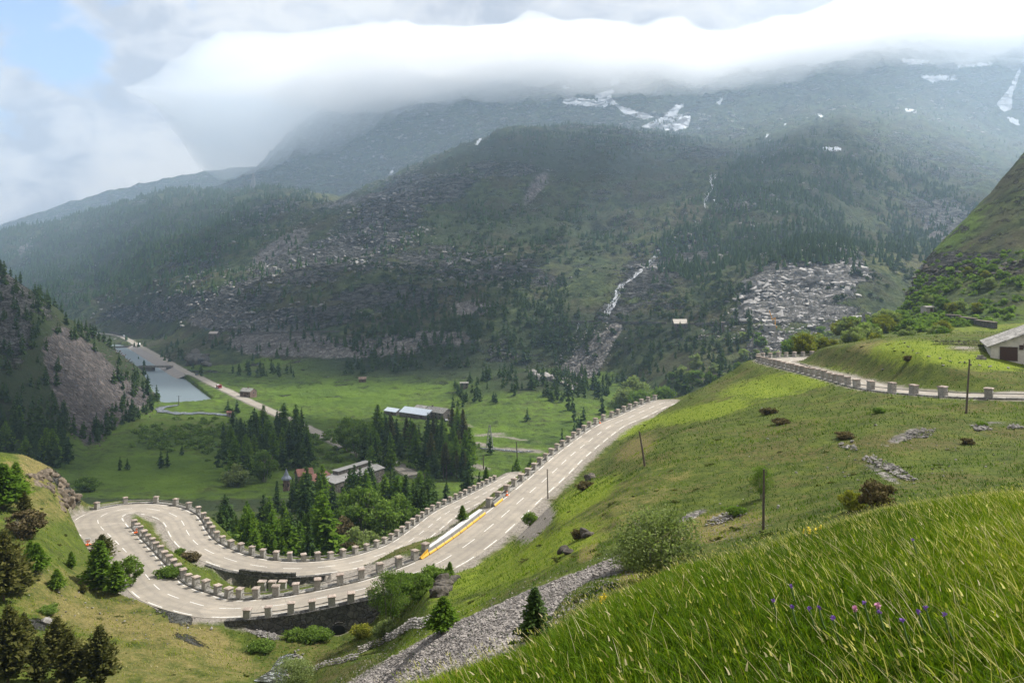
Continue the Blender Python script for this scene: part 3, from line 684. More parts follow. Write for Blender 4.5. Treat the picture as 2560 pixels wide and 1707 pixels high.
blob(rock, [(2360, 690, 200, 30, -8, 0.62), (2290, 700, 22, 60, 10, 0.8), (2420, 650, 160, 24, 0, 0.66), (2300, 760, 30, 40, 0, 0.7), (2330, 640, 20, 30, -35, 0.6)], 320, 470)
rock[:] = np.where((TD > 320) & (TD < 470) & (PXG > 2050), np.maximum(rock, 0.36), rock)
poly(scree, [(880, 1720), (930, 1680), (1030, 1612), (1150, 1550), (1300, 1484), (1450, 1427), (1550, 1385), (1560, 1430), (1480, 1450), (1420, 1480), (1380, 1540), (1300, 1640), (1200, 1690), (900, 1740), (820, 1760)], 1.0, 26, 75)
blob(scree, [(640, 1560, 40, 26, 20, 0.9), (1720, 1290, 60, 10, -20, 0.7), (2200, 1180, 70, 12, 30, 0.6), (2260, 1090, 60, 14, -25, 0.6), (2480, 1060, 80, 8, 0, 0.5)], 40, 110)
dirt[:] = np.where(RDIST < 1.0, 0.9, dirt); dirt[:] = np.where((RDIST < 2.0) & (dirt < 0.5), 0.5, dirt)
blob(dirt, [(1330, 1300, 60, 50, -45, 1.0), (880, 1440, 90, 34, -8, 1.0), (970, 1420, 70, 22, -20, 1.0), (1130, 1340, 60, 26, -38, 0.8), (2410, 870, 50, 7, 0, 0.7), (1760, 1310, 130, 14, -8, 0.7)], 80, 150)
blob(dirt, [(1290, 1125, 70, 5, 3, 1.0), (1200, 1110, 30, 5, 10, 1.0), (1190, 1165, 40, 5, 12, 1.0), (1130, 1050, 60, 4, 18, 0.9), (1230, 1085, 50, 3, -4, 0.8), (1200, 1193, 60, 3, 0, 0.9), (1280, 1095, 80, 3, 8, 0.7)], 350, 620)
# snow fields, each an outline on the slope
SN = [[(1515, 228), (1545, 262), (1590, 278), (1640, 292), (1610, 300), (1560, 284), (1535, 262), (1495, 250)], [(1600, 318), (1650, 296), (1690, 262), (1712, 260), (1690, 286), (1728, 290), (1722, 318), (1690, 328), (1640, 322)],
      [(1405, 250), (1440, 244), (1480, 250), (1530, 262), (1500, 268), (1440, 262), (1410, 262)], [(968, 440), (985, 416), (988, 414), (980, 440)], [(1185, 362), (1200, 345), (1206, 346), (1195, 362)], [(2290, 190), (2390, 188), (2395, 198), (2330, 205)],
      [(2060, 368), (2100, 370), (2105, 376), (2050, 376)], [(2265, 270), (2300, 278), (2290, 282), (2262, 276)], [(2390, 165), (2480, 155), (2485, 162), (2400, 170)], [(2240, 148), (2330, 150), (2300, 162), (2260, 160)], [(2490, 262), (2520, 225), (2548, 170), (2556, 170), (2530, 240), (2530, 275), (2510, 280)],
      [(2515, 290), (2545, 300), (2550, 316), (2525, 306)], [(1790, 258), (1808, 240), (1808, 246), (1800, 262)], [(1738, 325), (1752, 317), (1748, 327)], [(1895, 412), (1915, 394), (1916, 398), (1905, 410)], [(1908, 345), (1922, 334), (1920, 344)], [(1958, 312), (1966, 308), (1964, 314)],
      [(2036, 280), (2060, 292), (2052, 294)], [(1920, 355), (1932, 345), (1926, 356)], [(1575, 368), (1590, 366), (1588, 371)], [(1520, 205), (1545, 196), (1550, 208), (1530, 214)], [(1405, 214), (1440, 222), (1410, 224)], [(1480, 240), (1530, 222), (1540, 232), (1500, 250)]]
for q in SN: poly(snow, q, 1.0, 1500, 4000)
def soften(a, n=3):
    for _ in range(n): a = (a * 2 + np.roll(a, 1, 1) + np.roll(a, -1, 1) + np.roll(a, 1, 0) + np.roll(a, -1, 0)) / 6
    return a
scree = np.where(TD > 330, soften(scree, 26), soften(scree, 9)); wood = soften(wood, 26); lush = soften(lush, 6); dirt = soften(dirt, 6)
snow = (snow + np.roll(snow, 1, 1) + np.roll(snow, -1, 1) + np.roll(snow, 1, 0) + np.roll(snow, -1, 0)) / 5

def sheet(name, r0, r1, mat, label=None):
    nr = r1 - r0 + 1
    V = np.stack([TX[r0:r1 + 1], TD[r0:r1 + 1], TZ[r0:r1 + 1]], -1).reshape(-1, 3)
    i = np.arange(nr - 1)[:, None] * NC + np.arange(NC - 1)[None, :]
    Fq = np.stack([i, i + 1, i + 1 + NC, i + NC], -1).reshape(-1, 4)
    o = np_mesh(name, V, Fq, mat, True)
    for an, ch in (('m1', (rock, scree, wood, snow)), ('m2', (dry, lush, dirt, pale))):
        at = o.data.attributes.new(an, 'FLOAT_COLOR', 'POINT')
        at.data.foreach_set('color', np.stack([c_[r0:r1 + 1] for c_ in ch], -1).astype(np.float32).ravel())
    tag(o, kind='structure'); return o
def krow(k): return int(np.argmin(np.abs(ROWK - k)))
KV, KM, KF = 13, 17, 28
ra, rb, rc_ = krow(12), krow(16), krow(24)
sheet('hillside', 0, ra, M['near'])
sheet('valley_floor', ra, rb, M['valley'])
sheet('mountain', rb, NR - 1, M['mount'])

# ------------------------------------------------------------------ roads
def road_mesh(name, rd, lift=0.0, mat=None, sub=12):
    n = len(rd.P); us = np.linspace(-1, 1, sub + 1)
    V = []
    for i in range(n):
        for u in us:
            V.append((rd.P[i, 0] + rd.nrm[i, 0] * rd.hw[i] * u, rd.P[i, 1] + rd.nrm[i, 1] * rd.hw[i] * u, rd.P[i, 2] + lift - 0.06 * u * u))
    w = sub + 1
    i = np.arange(n - 1)[:, None] * w + np.arange(sub)[None, :]
    Fq = np.stack([i, i + 1, i + 1 + w, i + w], -1).reshape(-1, 4)[:, ::-1]
    # skirt so that the edge has thickness
    V = np.array(V); nb = len(V)
    L = V[0::w].copy(); L[:, 2] -= 0.5; Rr = V[sub::w].copy(); Rr[:, 2] -= 0.5
    V = np.concatenate([V, L, Rr]); k = np.arange(n - 1)
    F2 = np.stack([k * w, (k + 1) * w, nb + k + 1, nb + k], -1)[:, ::-1]
    F3 = np.stack([k * w + sub, (k + 1) * w + sub, nb + n + k + 1, nb + n + k], -1)
    o = np_mesh(name, V, np.concatenate([Fq, F2, F3]), mat, False)
    at = o.data.attributes.new('lat', 'FLOAT', 'POINT'); at.data.foreach_set('value', np.concatenate([np.tile(us, n), np.full(2 * n, 1.0)]).astype(np.float32))
    return tag(o, kind='structure')
road_mesh('road', RU, 0, M['asphalt']); road_mesh('road', RR, 0, M['asphalt']); road_mesh('road', RV, 0.1, M['asphalt'])
def marks(rd, segs, off, wd, edge=None):
    """painted strips: list of (s0, s1) along the road at an offset from the centre (or inside the edge)"""
    V = []; Fq = []
    for s0, s1 in segs:
        n = max(2, int((s1 - s0) / 0.8) + 1); b = len(V)
        for q in np.linspace(s0, s1, n):
            p, hw, nn = rd.at(q); c = off if edge is None else edge * (hw - off)
            for e in (-wd / 2, wd / 2):
                u = (c + e) / hw
                V.append((p[0] + nn[0] * (c + e), p[1] + nn[1] * (c + e), p[2] - 0.06 * u * u + 0.012))
        for k in range(n - 1): Fq.append((b + 2 * k, b + 2 * k + 2, b + 2 * k + 3, b + 2 * k + 1))
    return V, Fq
def mark_obj(rd, center_step, edges):
    V, Fq = [], []
    def addm(a):
        b = len(V); V.extend(a[0]); Fq.extend([tuple(b + i for i in q) for q in a[1]])
    L = rd.s[-1]
    segs = [(q, q + 3.0) for q in np.arange(1.5, L - 3, 5.6)]
    addm(marks(rd, segs, 0, 0.11))
    for sd in edges:
        addm(marks(rd, [(q, q + 3.2) for q in np.arange(0.5, L - 3, 5.6)], 0.28, 0.13, sd))
    o = np_mesh('road_marking', V, np.array(Fq), M['paint']); return tag(o, kind='structure')
mark_obj(RU, 5, (-1, 1)); mark_obj(RR, 5, (-1, 1))

# ------------------------------------------------------------------ air
def vol_mat(name, col, dens, aniso):
    t = NT(name)
    v = t.n.new("ShaderNodeVolumePrincipled")
    v.inputs['Color'].default_value = (*col, 1); v.inputs['Density'].default_value = dens; v.inputs['Anisotropy'].default_value = aniso
    t.l.new(v.outputs[0], t.out.inputs[1]); return t.m

# ------------------------------------------------------------------ words
_ones = "first second third fourth fifth sixth seventh eighth ninth tenth eleventh twelfth thirteenth fourteenth fifteenth sixteenth seventeenth eighteenth nineteenth".split()
_tens = {2: 'twent', 3: 'thirt', 4: 'fort', 5: 'fift', 6: 'sixt', 7: 'sevent', 8: 'eight', 9: 'ninet'}
def ordinal(n):
    if n < 20: return _ones[n - 1]
    if n >= 100: return 'hundred and ' + ordinal(n - 100) if n > 100 else 'hundredth'
    a, b = divmod(n, 10)
    return _tens[a] + 'ieth' if b == 0 else _tens[a] + 'y-' + _ones[b - 1]

# ------------------------------------------------------------------ stone posts of the mountain road
def post_meshes():
    out = []
    for v in range(4):
        b = MB(); b.box((0, 0, 0.35), (0.80, 0.80, 1.7), taper=0.97, jit=0.014)
        me = b.build('shaft', M['post']); 
        c = MB(); c.box((0, 0, 1.235), (0.96, 0.96, 0.09), jit=0.018); c.box((0, 0, 1.31), (0.84, 0.84, 0.065), taper=0.8, jit=0.014)
        ce = c.build('cap', M['cap'])
        for o, m_ in ((me, 'post'),):
            bm = o.modifiers.new('bevel', 'BEVEL'); bm.width = 0.02; bm.segments = 1
        out.append((me.data, ce.data))
        bpy.data.objects.remove(me); bpy.data.objects.remove(ce)
    return out
PM = post_meshes()
def put_post(p, rz, k, label, group):
    e = empty('stone_post', p, rz)
    e.rotation_euler = (random.uniform(-.045, .045), random.uniform(-.045, .045), rz); e.scale = (random.uniform(.93, 1.06), random.uniform(.93, 1.06), random.uniform(.90, 1.06))
    tag(e, label, 'stone post', group)
    for nm, me in zip(('shaft', 'cap'), PM[k % 4]):
        o = bpy.data.objects.new(nm, me); COL.objects.link(o); o.parent = e
    return e
def post_row(rd, side, a, b, n, where, group, off=0.55, skip=(), railup=0.62, first='left', rail=True, base=0.0, lo=-1, hi=1e9, pave=True):
    s0 = rd.near(*a, side=side, off=off, lo=lo, hi=hi); s1 = rd.near(*b, side=side, off=off, lo=lo, hi=hi)
    pts = []
    ss = np.linspace(s0, s1, n)
    for q in ss:
        p, hw, nn = rd.at(q); c = side * (hw + off)
        pts.append(np.array([p[0] + nn[0] * c, p[1] + nn[1] * c, p[2] + base]))
    for i, p in enumerate(pts):
        if i in skip: continue
        q, hw, nn = rd.at(ss[i])
        put_post(p, math.atan2(nn[1], nn[0]) + random.uniform(-.04, .04), random.randrange(4), '%s stone post %s' % (ordinal(i + 1), where), group)
    if rail:
        mb = MB()
        for i in range(len(pts) - 1):
            if i in rail_gaps: continue
            A = pts[i].copy(); B = pts[i + 1].copy()
            for hgt in ((railup,)):
                a_ = A + (0, 0, hgt); b_ = B + (0, 0, hgt - 0.0)
                mb.tube([a_, (a_ + b_) / 2 - (0, 0, 0.03), b_], 0.065, 6)
        o = mb.build('guard_rail', M['rail']); tag(o, 'rail threaded through the posts ' + where.replace('from the far end ', '').replace('from the rock ', '').replace('from the barriers ', '').replace('from the birch ', '').replace('from the right in the row ', ''), 'guard rail')
    if pave:
        V = []; Fq = []
        for i, q in enumerate(np.linspace(s0, s1, n * 3)):
            p, hw, nn = rd.at(q)
            for c_, zz_ in ((hw + 0.05, -0.5), (hw + 0.05, 0.09), (hw + 1.05, 0.09), (hw + 1.05, -0.6)):
                V.append((p[0] + nn[0] * c_ * side, p[1] + nn[1] * c_ * side, p[2] + zz_))
            if i: 
                b_ = (i - 1) * 4
                for k in range(3): Fq.append((b_ + k, b_ + k + 1, b_ + k + 5, b_ + k + 4) if side > 0 else (b_ + k, b_ + k + 4, b_ + k + 5, b_ + k + 1))
        tag(np_mesh('kerb', V, np.array(Fq), M['paving']), kind='structure')
    return pts, ss
rail_gaps = ()
G1 = 'stone posts along the mountain road'
lo1, hi1 = 0, RU.near(1098, 1406)
post_row(RU, -1, (1677, 1004), (1228, 1266), 27, 'from the far end beside the upper road straight', G1, lo=0, hi=hi1)
post_row(RU, -1, (1080, 1386), (332, 1316), 29, 'from the barriers on the inner edge of the near bend', G1, lo=hi1 - 14, hi=RU.near(250, 1314))
rw = post_row(RU, 1, (930, 1495), (614, 1552), 7, 'from the birch on the retaining wall', G1, lo=hi1, hi=RU.near(401, 1475), pave=True)
post_row(RU, 1, (213, 1242), (1249, 1208), 48, 'from the rock on the outer edge of the lower road', G1, lo=RU.near(246, 1300), hi=1e9)
post_row(RR, 1, (2700, 1000), (2080, 889), 38, 'from the right in the row round the upper bend', G1, railup=0.55)
# ------------------------------------------------------------------ walls beside the road
def road_wall(name, label, rd, side, s0, s1, depth, thick, top, cat, parapet=None, start=1.0):
    n = int(abs(s1 - s0) / 0.8) + 2; V = []; Fq = []
    for i, q in enumerate(np.linspace(s0, s1, n)):
        p, hw, nn = rd.at(q)
        a = hw + start - thick; b = hw + start
        fade = min(1, 6 * min(i, n - 1 - i) / n + 0.25)
        for c_, z_ in ((a, top - depth * fade), (a, top), (b + 0.05, top), (b + 0.05, top - 0.25), (b, top - 0.25), (b + 0.10 * depth, top - depth * fade)):
            V.append((p[0] + nn[0] * c_ * side, p[1] + nn[1] * c_ * side, p[2] + z_ + random.uniform(-.015, .015)))
        if i:
            for k in range(5):
                Fq.append(((i - 1) * 6 + k, (i - 1) * 6 + k + 1, i * 6 + k + 1, i * 6 + k))
    o = np_mesh(name, V, [np.array(Fq)], M['wall']); tag(o, label, cat)
    if parapet:
        mb = MB()
        for q0, q1 in parapet:
            m_ = int(abs(q1 - q0) / 0.6) + 2
            for q in np.linspace(q0, q1, max(m_, 2)):
                p, hw, nn = rd.at(q); c_ = side * (hw + start - 0.35)
                mb.box((p[0] + nn[0] * c_, p[1] + nn[1] * c_, p[2] + 0.3), (0.5, 0.9, 0.75), rz=math.atan2(nn[1], nn[0]), jit=0.02)
        mb.build('parapet', M['wall'], o)
    return o
sa = RU.near(990, 1450, 1, lo=hi1 - 20, hi=hi1 + 60); sb = RU.near(575, 1556, 1, lo=hi1, hi=RU.near(401, 1475))
w1 = road_wall('retaining_wall', 'tall dark rubble wall under the near road bend, above the stream gully', RU, 1, sa, sb, 4.2, 0.8, 0.12, 'retaining wall', start=1.15)
fl0 = RU.near(451, 1297, lo=RU.near(246, 1300))
sa = RU.near(525, 1400, -1, lo=fl0); sb = RU.near(835, 1440, -1, lo=fl0)
def farq(px): return RU.near(px, 1436, -1, lo=fl0)
w2 = road_wall('retaining_wall', 'dark curved wall with a notched parapet holding up the lower road, inside the bend', RU, -1, sa, sb, 4.6, 0.7, 0.08, 'retaining wall',
               parapet=[(farq(600), farq(641)), (farq(647), farq(687)), (farq(693), farq(735))], start=0.9)
# culvert mouth in the near wall
cp, chw, cn = RU.at(RU.near(852, 1530, 1, lo=hi1, hi=RU.near(401, 1475)))
base = np.array([cp[0] + cn[0] * (chw + 1.5), cp[1] + cn[1] * (chw + 1.5)])
rz = math.atan2(cn[1], cn[0])
mb = MB()
for a in np.linspace(0, math.pi, 9):
    mb.box((base[0] - math.cos(rz) * .28 - math.sin(rz) * math.cos(a) * 0.85, base[1] - math.sin(rz) * .28 + math.cos(rz) * math.cos(a) * 0.85, -42.0 + math.sin(a) * 0.85), (0.5, 0.32, 0.32), rz=rz, jit=0.03)
mb.build('culvert_arch', M['wall'], w1)
dk = plain('culvert_shade', (0.01, 0.01, 0.01), 1.0)  # near-black face painted for the shade inside the culvert, no real hole
mb = MB(); pp = []
for a in np.linspace(0, math.pi, 10): pp.append((math.cos(a) * 0.72, math.sin(a) * 0.72))
pp += [(-0.72, -1.2), (0.72, -1.2)]
V = [(base[0] - math.sin(rz) * u + math.cos(rz) * dx, base[1] + math.cos(rz) * u + math.sin(rz) * dx, -42.0 + v) for dx in (-0.3, 0.12) for u, v in pp]
n_ = len(pp)
V += [(base[0] + math.cos(rz) * 0.12, base[1] + math.sin(rz) * 0.12, -42.2)]
mb.add(V, [(n_ + i, n_ + (i + 1) % n_, 2 * n_) for i in range(n_)] + [(i, (i + 1) % n_, n_ + (i + 1) % n_, n_ + i) for i in range(n_)])
mb.build('culvert_shade_face', dk, w1)
for i, (x, y, hh) in enumerate(((655, 1482, 1.5), (681, 1484, 1.6), (707, 1488, 2.3))):
    D_ = 117.0; X_ = (x - 1280) * D_ / F; g = ground(X_, D_)
    mb = MB(); topz = -(1454 - 700) * D_ / F
    mb.box((X_, D_, (g - 0.5 + topz) / 2), (0.95, 0.8, topz - g + 0.5), jit=0.02)
    o = mb.build('stone_pillar', M['post']); tag(o, ('left', 'middle', 'right and tallest')[i] + ' of three bare stone pillars standing in the gully below the notched wall', 'stone pillar', 'bare stone pillars in the gully')
    mb = MB(); mb.box((X_, D_, topz + 0.07), (1.15, 1.0, 0.16), jit=0.02); mb.build('cap', M['cap'], o)

def rock_mesh(seed, sub=2, flat=(1, 1, 0.7), amp=0.35):
    import bmesh
    bm = bmesh.new(); bmesh.ops.create_icosphere(bm, subdivisions=sub, radius=1.0)
    r = np.random.default_rng(seed); V = np.array([v.co[:] for v in bm.verts]); Fc = np.array([[v.index for v in f.verts] for f in bm.faces]); bm.free()
    for _ in range(14):                      # cut with random planes: flat broken faces
        n = r.normal(size=3); n /= np.linalg.norm(n); d = r.uniform(0.32, 0.78)
        k = V @ n; V = V - np.where(k > d, k - d, 0)[:, None] * n
    V += r.normal(size=V.shape) * 0.03 * amp / 0.35
    return V * np.array(flat), Fc
ROCKS = [rock_mesh(i, 1 if i >= 6 else 2, (1, r_ , f_)) for i, (r_, f_) in enumerate([(0.8, 0.6), (0.7, 0.5), (0.9, 0.75), (0.6, 0.45), (0.8, 0.5), (0.7, 0.8), (0.8, 0.6), (0.7, 0.5), (0.9, 0.7), (0.6, 0.5), (0.9, 0.5), (0.75, 0.65)])]
def rocks_into(name, pts, sizes, mat, which=range(6, 12), tilt=0.5):
    Vs, Fs = [], []; n = 0
    for p, s in zip(pts, sizes):
        V, Fc = ROCKS[random.choice(list(which))]
        a = random.uniform(0, 6.28); b = random.uniform(-tilt, tilt)
        Rz = np.array([[math.cos(a), -math.sin(a), 0], [math.sin(a), math.cos(a), 0], [0, 0, 1]]); Rx = np.array([[1, 0, 0], [0, math.cos(b), -math.sin(b)], [0, math.sin(b), math.cos(b)]])
        Vs.append((V * s) @ (Rz @ Rx).T + np.array(p)); Fs.append(Fc + n); n += len(V)
    return np_mesh(name, np.concatenate(Vs), np.concatenate(Fs), mat)
def stone_line(pxy, dmin, hgt, label, cat='dry stone wall', name='dry_stone_wall', size=0.25, mat=None, wide=0.5, dmax=1e9):
    P = [pick(x, y, dmin, dmax) for x, y in pxy]; pts = []; sz = []
    for a, b in zip(P[:-1], P[1:]):
        L = np.linalg.norm((b - a)[:2]); n = max(2, int(L / (size * 1.3)))
        for t in np.arange(n) / n:
            q = a * (1 - t) + b * t; g = ground(q[0], q[1])
            for k in range(max(1, int(hgt / (size * 1.05)))):
                for w_ in (-wide / 2, wide / 2):
                    pts.append((q[0] + random.uniform(-.08, .08), q[1] + w_ + random.uniform(-.08, .08), g + size * 0.5 + k * size * 0.95)); sz.append(size * random.uniform(0.6, 1.0))
    o = rocks_into(name, pts, sz, mat or M['rock'], tilt=0.25); tag(o, label, cat); return o
stone_line([(898, 1634), (930, 1618), (965, 1600), (1005, 1585), (1050, 1570), (1085, 1562)], 50, 0.9, 'thick grey dry stone wall running up from the stream beside the scree')
stone_line([(768, 1678), (800, 1668), (835, 1658), (870, 1652), (897, 1646)], 50, 0.6, 'low broken dry stone wall beside the stream, below the thicker one')
stone_line([(2336, 862), (2380, 862), (2420, 862), (2462, 866)], 118, 0.9, 'dark low stone wall behind the grass terrace, left of the barn', mat=M['rockdark'], size=0.28)
stone_line([(2002, 910), (2040, 925), (2080, 938), (2120, 950), (2150, 960)], 100, 0.35, 'low line of stones along the inside of the upper bend', size=0.22, mat=M['rockdark'], wide=0.3, cat='stone edging', name='stone_edging')

# ------------------------------------------------------------------ yellow barriers of the road works
Y_ = plain('yellow_paint', (0.60, 0.34, 0.03), 0.55, 0, 0.15); CC = plain('shaded_concrete', (0.20, 0.195, 0.185), 0.85, 0, 0.18); OR = plain('orange_plastic', (0.85, 0.16, 0.02), 0.5); WH = plain('white_panel', (0.78, 0.78, 0.78), 0.5, 0, 0.06)  # barrier concrete colour darkened to hold the shade on its side
def barrier(q0, q1, i, label, endpiece=False):
    p0, h0, n0 = RU.at(q0); p1, h1, n1 = RU.at(q1)
    a = p0[:2] - n0 * (h0 - 0.1); b = p1[:2] - n1 * (h1 - 0.1); c = (a + b) / 2; L = np.linalg.norm(b - a) - 0.06; d = (b - a) / np.linalg.norm(b - a)
    e = empty('road_barrier', (c[0], c[1], (p0[2] + p1[2]) / 2 + 0.0), math.atan2(d[1], d[0])); tag(e, label, 'road barrier', 'yellow and white road barriers')
    sgn = 1   # side that faces the road
    prof = [(-.32, 0), (.32, 0), (.30, .18), (.12, .42), (.09, .72), (-.09, .72), (-.12, .42), (-.30, .18)]
    slope = (p1[2] - p0[2]); mb = MB(); V = []
    for x_, k in ((-L / 2, -0.5), (L / 2, 0.5)):
        hs = 0.35 if (endpiece and k < 0) else 1.0
        V += [(x_, y, z * hs + slope * k) for y, z in prof]
    n = len(prof); mb.add(V, [(j, (j + 1) % n, n + (j + 1) % n, n + j) for j in range(n)] + [(0, 7, 2, 1), (2, 7, 6, 3), (3, 6, 5, 4)] + [(8, 9, 10, 15), (10, 11, 14, 15), (11, 12, 13, 14)])
    mb.build('body', Y_ if endpiece else CC, e)
    V = []
    for x_, k in ((-L / 2 + .03, -0.5), (L / 2 - .03, 0.5)):
        hs = 0.35 if (endpiece and k < 0) else 1.0
        V += [(x_, -(y * 1.03 + 0.012), z * hs + slope * k) for y, z in ((.322, .04), (.305, .18), (.20, .32), (.19, .33))]
        V += [(x_, -(y * 1.03 + 0.012) + 0.0, z * hs + slope * k) for y, z in ((.15, .33), (.16, .32), (.28, .18), (.30, .04))]
    m2 = MB(); m2.add(V, [(j, (j + 1) % 8, 8 + (j + 1) % 8, 8 + j) for j in range(8)]); m2.build('yellow_stripe', Y_, e)
    return e
q_a = RU.near(1050, 1400, -1, off=0.2, lo=hi1 - 30, hi=hi1 + 20); q_b = RU.near(1226, 1290, -1, off=0.2, lo=60, hi=hi1 + 20)
QS = np.linspace(q_a, q_b, 10)
for i in range(9):
    barrier(QS[i], QS[i + 1], i, ('low yellow wedge at the near end of the barrier line' if i == 0 else ordinal(i) + ' full barrier after the yellow wedge, pale concrete with yellow stripe'), i == 0)
q_c = RU.near(1243, 1270, -1, off=0.2, lo=60, hi=hi1); q_d = RU.near(1260, 1253, -1, off=0.2, lo=60, hi=hi1)
barrier(q_c, q_d, 10, 'single yellow striped barrier set apart in front of two stone posts')
V = []; Fq = []
QQ = np.linspace(q_a - 3, q_b - 1, 24)
for i, q in enumerate(QQ):
    p, hw, nn = RU.at(q); wd = 0.95 + 0.25 * math.sin(math.pi * i / 23) + random.uniform(-.05, .05)
    for c_, z_ in ((hw + .25, -.5), (hw + .25, .2), (hw + .25 + wd, .2), (hw + .25 + wd, -1.2)): V.append((p[0] - nn[0] * c_, p[1] - nn[1] * c_, p[2] + z_))
    if i:
        for k in range(3): Fq.append(((i - 1) * 4 + k, i * 4 + k, i * 4 + k + 1, (i - 1) * 4 + k + 1))
o = np_mesh('concrete_ledge', V, np.array(Fq), plain('new_concrete', (0.52, 0.51, 0.49), 0.85, 0, 0.1)); tag(o, 'new pale concrete ledge behind the line of yellow barriers', 'concrete ledge')
def work_sign(p, label):
    e = empty('work_sign', p, 0.2); tag(e, label, 'road works sign', 'road works signs at the hairpin')
    mb = MB(); mb.box((0, 0, .12), (.9, .5, .14), jit=.01); mb.box((0, 0, .3), (.12, .12, .3)); mb.build('foot', OR, e)
    mb = MB(); mb.box((0, 0, .85), (.85, .07, .75), rz=0.1); mb.build('board', WH, e)
    mb = MB()
    for k in (-.22, .05): mb.add([(k, -.07, .55), (k + .16, -.07, .55), (k + .32, -.07, .85), (k + .16, -.07, .85), (k, -.05, .55), (k + .16, -.05, .55), (k + .32, -.05, .85), (k + .16, -.05, .85)], [(0, 1, 2, 3), (7, 6, 5, 4), (0, 4, 5, 1), (1, 5, 6, 2), (2, 6, 7, 3), (3, 7, 4, 0)])
    mb.build('stripe', OR, e)
def at_edge(rd, px, py, side, off=0.3, **k):
    q = rd.near(px, py, side, off=off, **k); p, hw, nn = rd.at(q); return (p[0] + side * nn[0] * (hw + off), p[1] + side * nn[1] * (hw + off), p[2])
work_sign(at_edge(RU, 339, 1332, -1, 0.1, lo=hi1, hi=RU.near(250, 1314)), 'white and orange works sign beside the last post inside the hairpin')
work_sign(at_edge(RU, 232, 1360, 1, 0.4, lo=hi1, hi=RU.near(246, 1296)), 'white and orange works sign at the grassy outer edge of the hairpin')
def cone(p, label):
    e = empty('traffic_cone', p); tag(e, label, 'traffic cone')
    mb = MB(); mb.tube([(0, 0, .04), (0, 0, .75)], [.19, .04], 12); mb.build('cone_body', OR, e)
    mb = MB(); mb.box((0, 0, .03), (.5, .5, .06)); mb.build('base', OR, e)
    mb = MB(); mb.tube([(0, 0, .32), (0, 0, .5)], [.15, .105], 12); mb.build('band', WH, e)
cone(at_edge(RU, 1278, 1240, -1, -0.1, lo=0, hi=hi1), 'orange traffic cone at the far end of the road works')
cone(at_edge(RU, 1500, 1058, -1, 0.1, lo=0, hi=hi1), 'orange traffic cone beside a stone post high on the straight')

# ------------------------------------------------------------------ poles and pylons
WD = plain('weathered_wood', (0.09, 0.07, 0.055), 0.9, 0, 0.3, 6); GV = plain('grey_steel', (0.22, 0.22, 0.23), 0.6, 0.3)
def pole(px, py, ptop, ptx, dmin, label, r=0.09, arm=False, D=None):
    p = pick(px, py, dmin) if D is None else np.array([(px - 1280) * D / F, D, ground((px - 1280) * D / F, D)])
    zt = (HY - ptop) * p[1] / F; dx = (ptx - px) * p[1] / F
    e = empty('utility_pole', p); tag(e, label, 'utility pole', 'wooden poles of the old line')
    mb = MB(); hgt = zt - p[2]; mb.tube([(0, 0, -.4), (dx * .5, 0, hgt * .5), (dx, 0, hgt)], [r * 1.15, r, r * .75], 8); mb.build('pole', WD, e)
    mb = MB()
    for k in (0.95, 0.9): mb.tube([(dx * k - .0, -.02, hgt * k), (dx * k + .16, -.02, hgt * k + .02), (dx * k + .16, -.02, hgt * k + .14)], .025, 6)
    mb.build('insulator', WH if arm else WD, e)
    if arm:
        mb = MB(); mb.box((dx, 0, hgt - .4), (1.6 * r / .12, .1, .12)); mb.build('crossarm', WD, e)
    return e
pole(1370, 1246, 1172, 1368, 105, 'short dark pole at the right edge of the long straight')
pole(1613, 1196, 1078, 1598, 85, 'dark leaning pole on the grassy spur, right of the long straight', 0.1)
pole(1908, 1324, 1172, 1910, 40, 'tall brown pole standing in front of the small leafy tree', 0.075)
pole(2415, 1034, 898, 2424, 70, 'tall pole standing before the right road with posts behind', 0.1)
pole(1295, 1180, 1104, 1291, 0, 'tall pole rising behind the long straight from the valley trees', 0.28, D=392)
pole(1209, 1174, 1136, 1208, 0, 'short dark pole in the meadow beside the stream bed', 0.25, D=398)
pole(1062, 1256, 1183, 1061, 0, 'dark pole among the conifers above the lower road', 0.2, D=300)
pole(447, 1013, 989, 447, 560, 'pole with a crossarm standing at the foot of the lake', 0.3, arm=True)
def pylon(p, hgt, wd, label, arms=True, r=0.12):
    e = empty('lattice_pylon', p); tag(e, label, 'lattice pylon')
    mb = MB(); N = 6; C4 = [(-1, -1), (1, -1), (1, 1), (-1, 1)]
    def cor(k, t): s = wd / 2 * (1 - .82 * t); return (C4[k % 4][0] * s, C4[k % 4][1] * s, -.5 + (hgt + .5) * t)
    for k in range(4): mb.tube([cor(k, 0), cor(k, 1)], r, 5)
    mb.build('leg_frame', GV, e); mb = MB()
    for j in range(N):
        for k in range(4): mb.tube([cor(k, j / N), cor(k + 1, (j + 1) / N)], r * .7, 4); mb.tube([cor(k + 1, j / N), cor(k, (j + 1) / N)], r * .7, 4)
    mb.build('bracing', GV, e)
    if arms:
        mb = MB()
        for t in (.8, .95): mb.tube([(-wd * .55, 0, hgt * t), (wd * .55, 0, hgt * t)], r, 4)
        mb.build('crossarm', GV, e)
p = pick(1224, 1124, 400); pylon(p, (1124 - 1062) * p[1] / F, 4.2, 'narrow steel pylon above the round tree in the meadow', False, 0.16)
p = pick(2159, 830, 200); pylon(p, (832 - 785) * p[1] / F, 2.0, 'dark lattice mast among the pale green bushes', False, 0.12)
p = pick(633, 486, 2200); pylon(p, 42, 13, 'distant pylon on the wooded ridge below the clouds', True, 0.6)

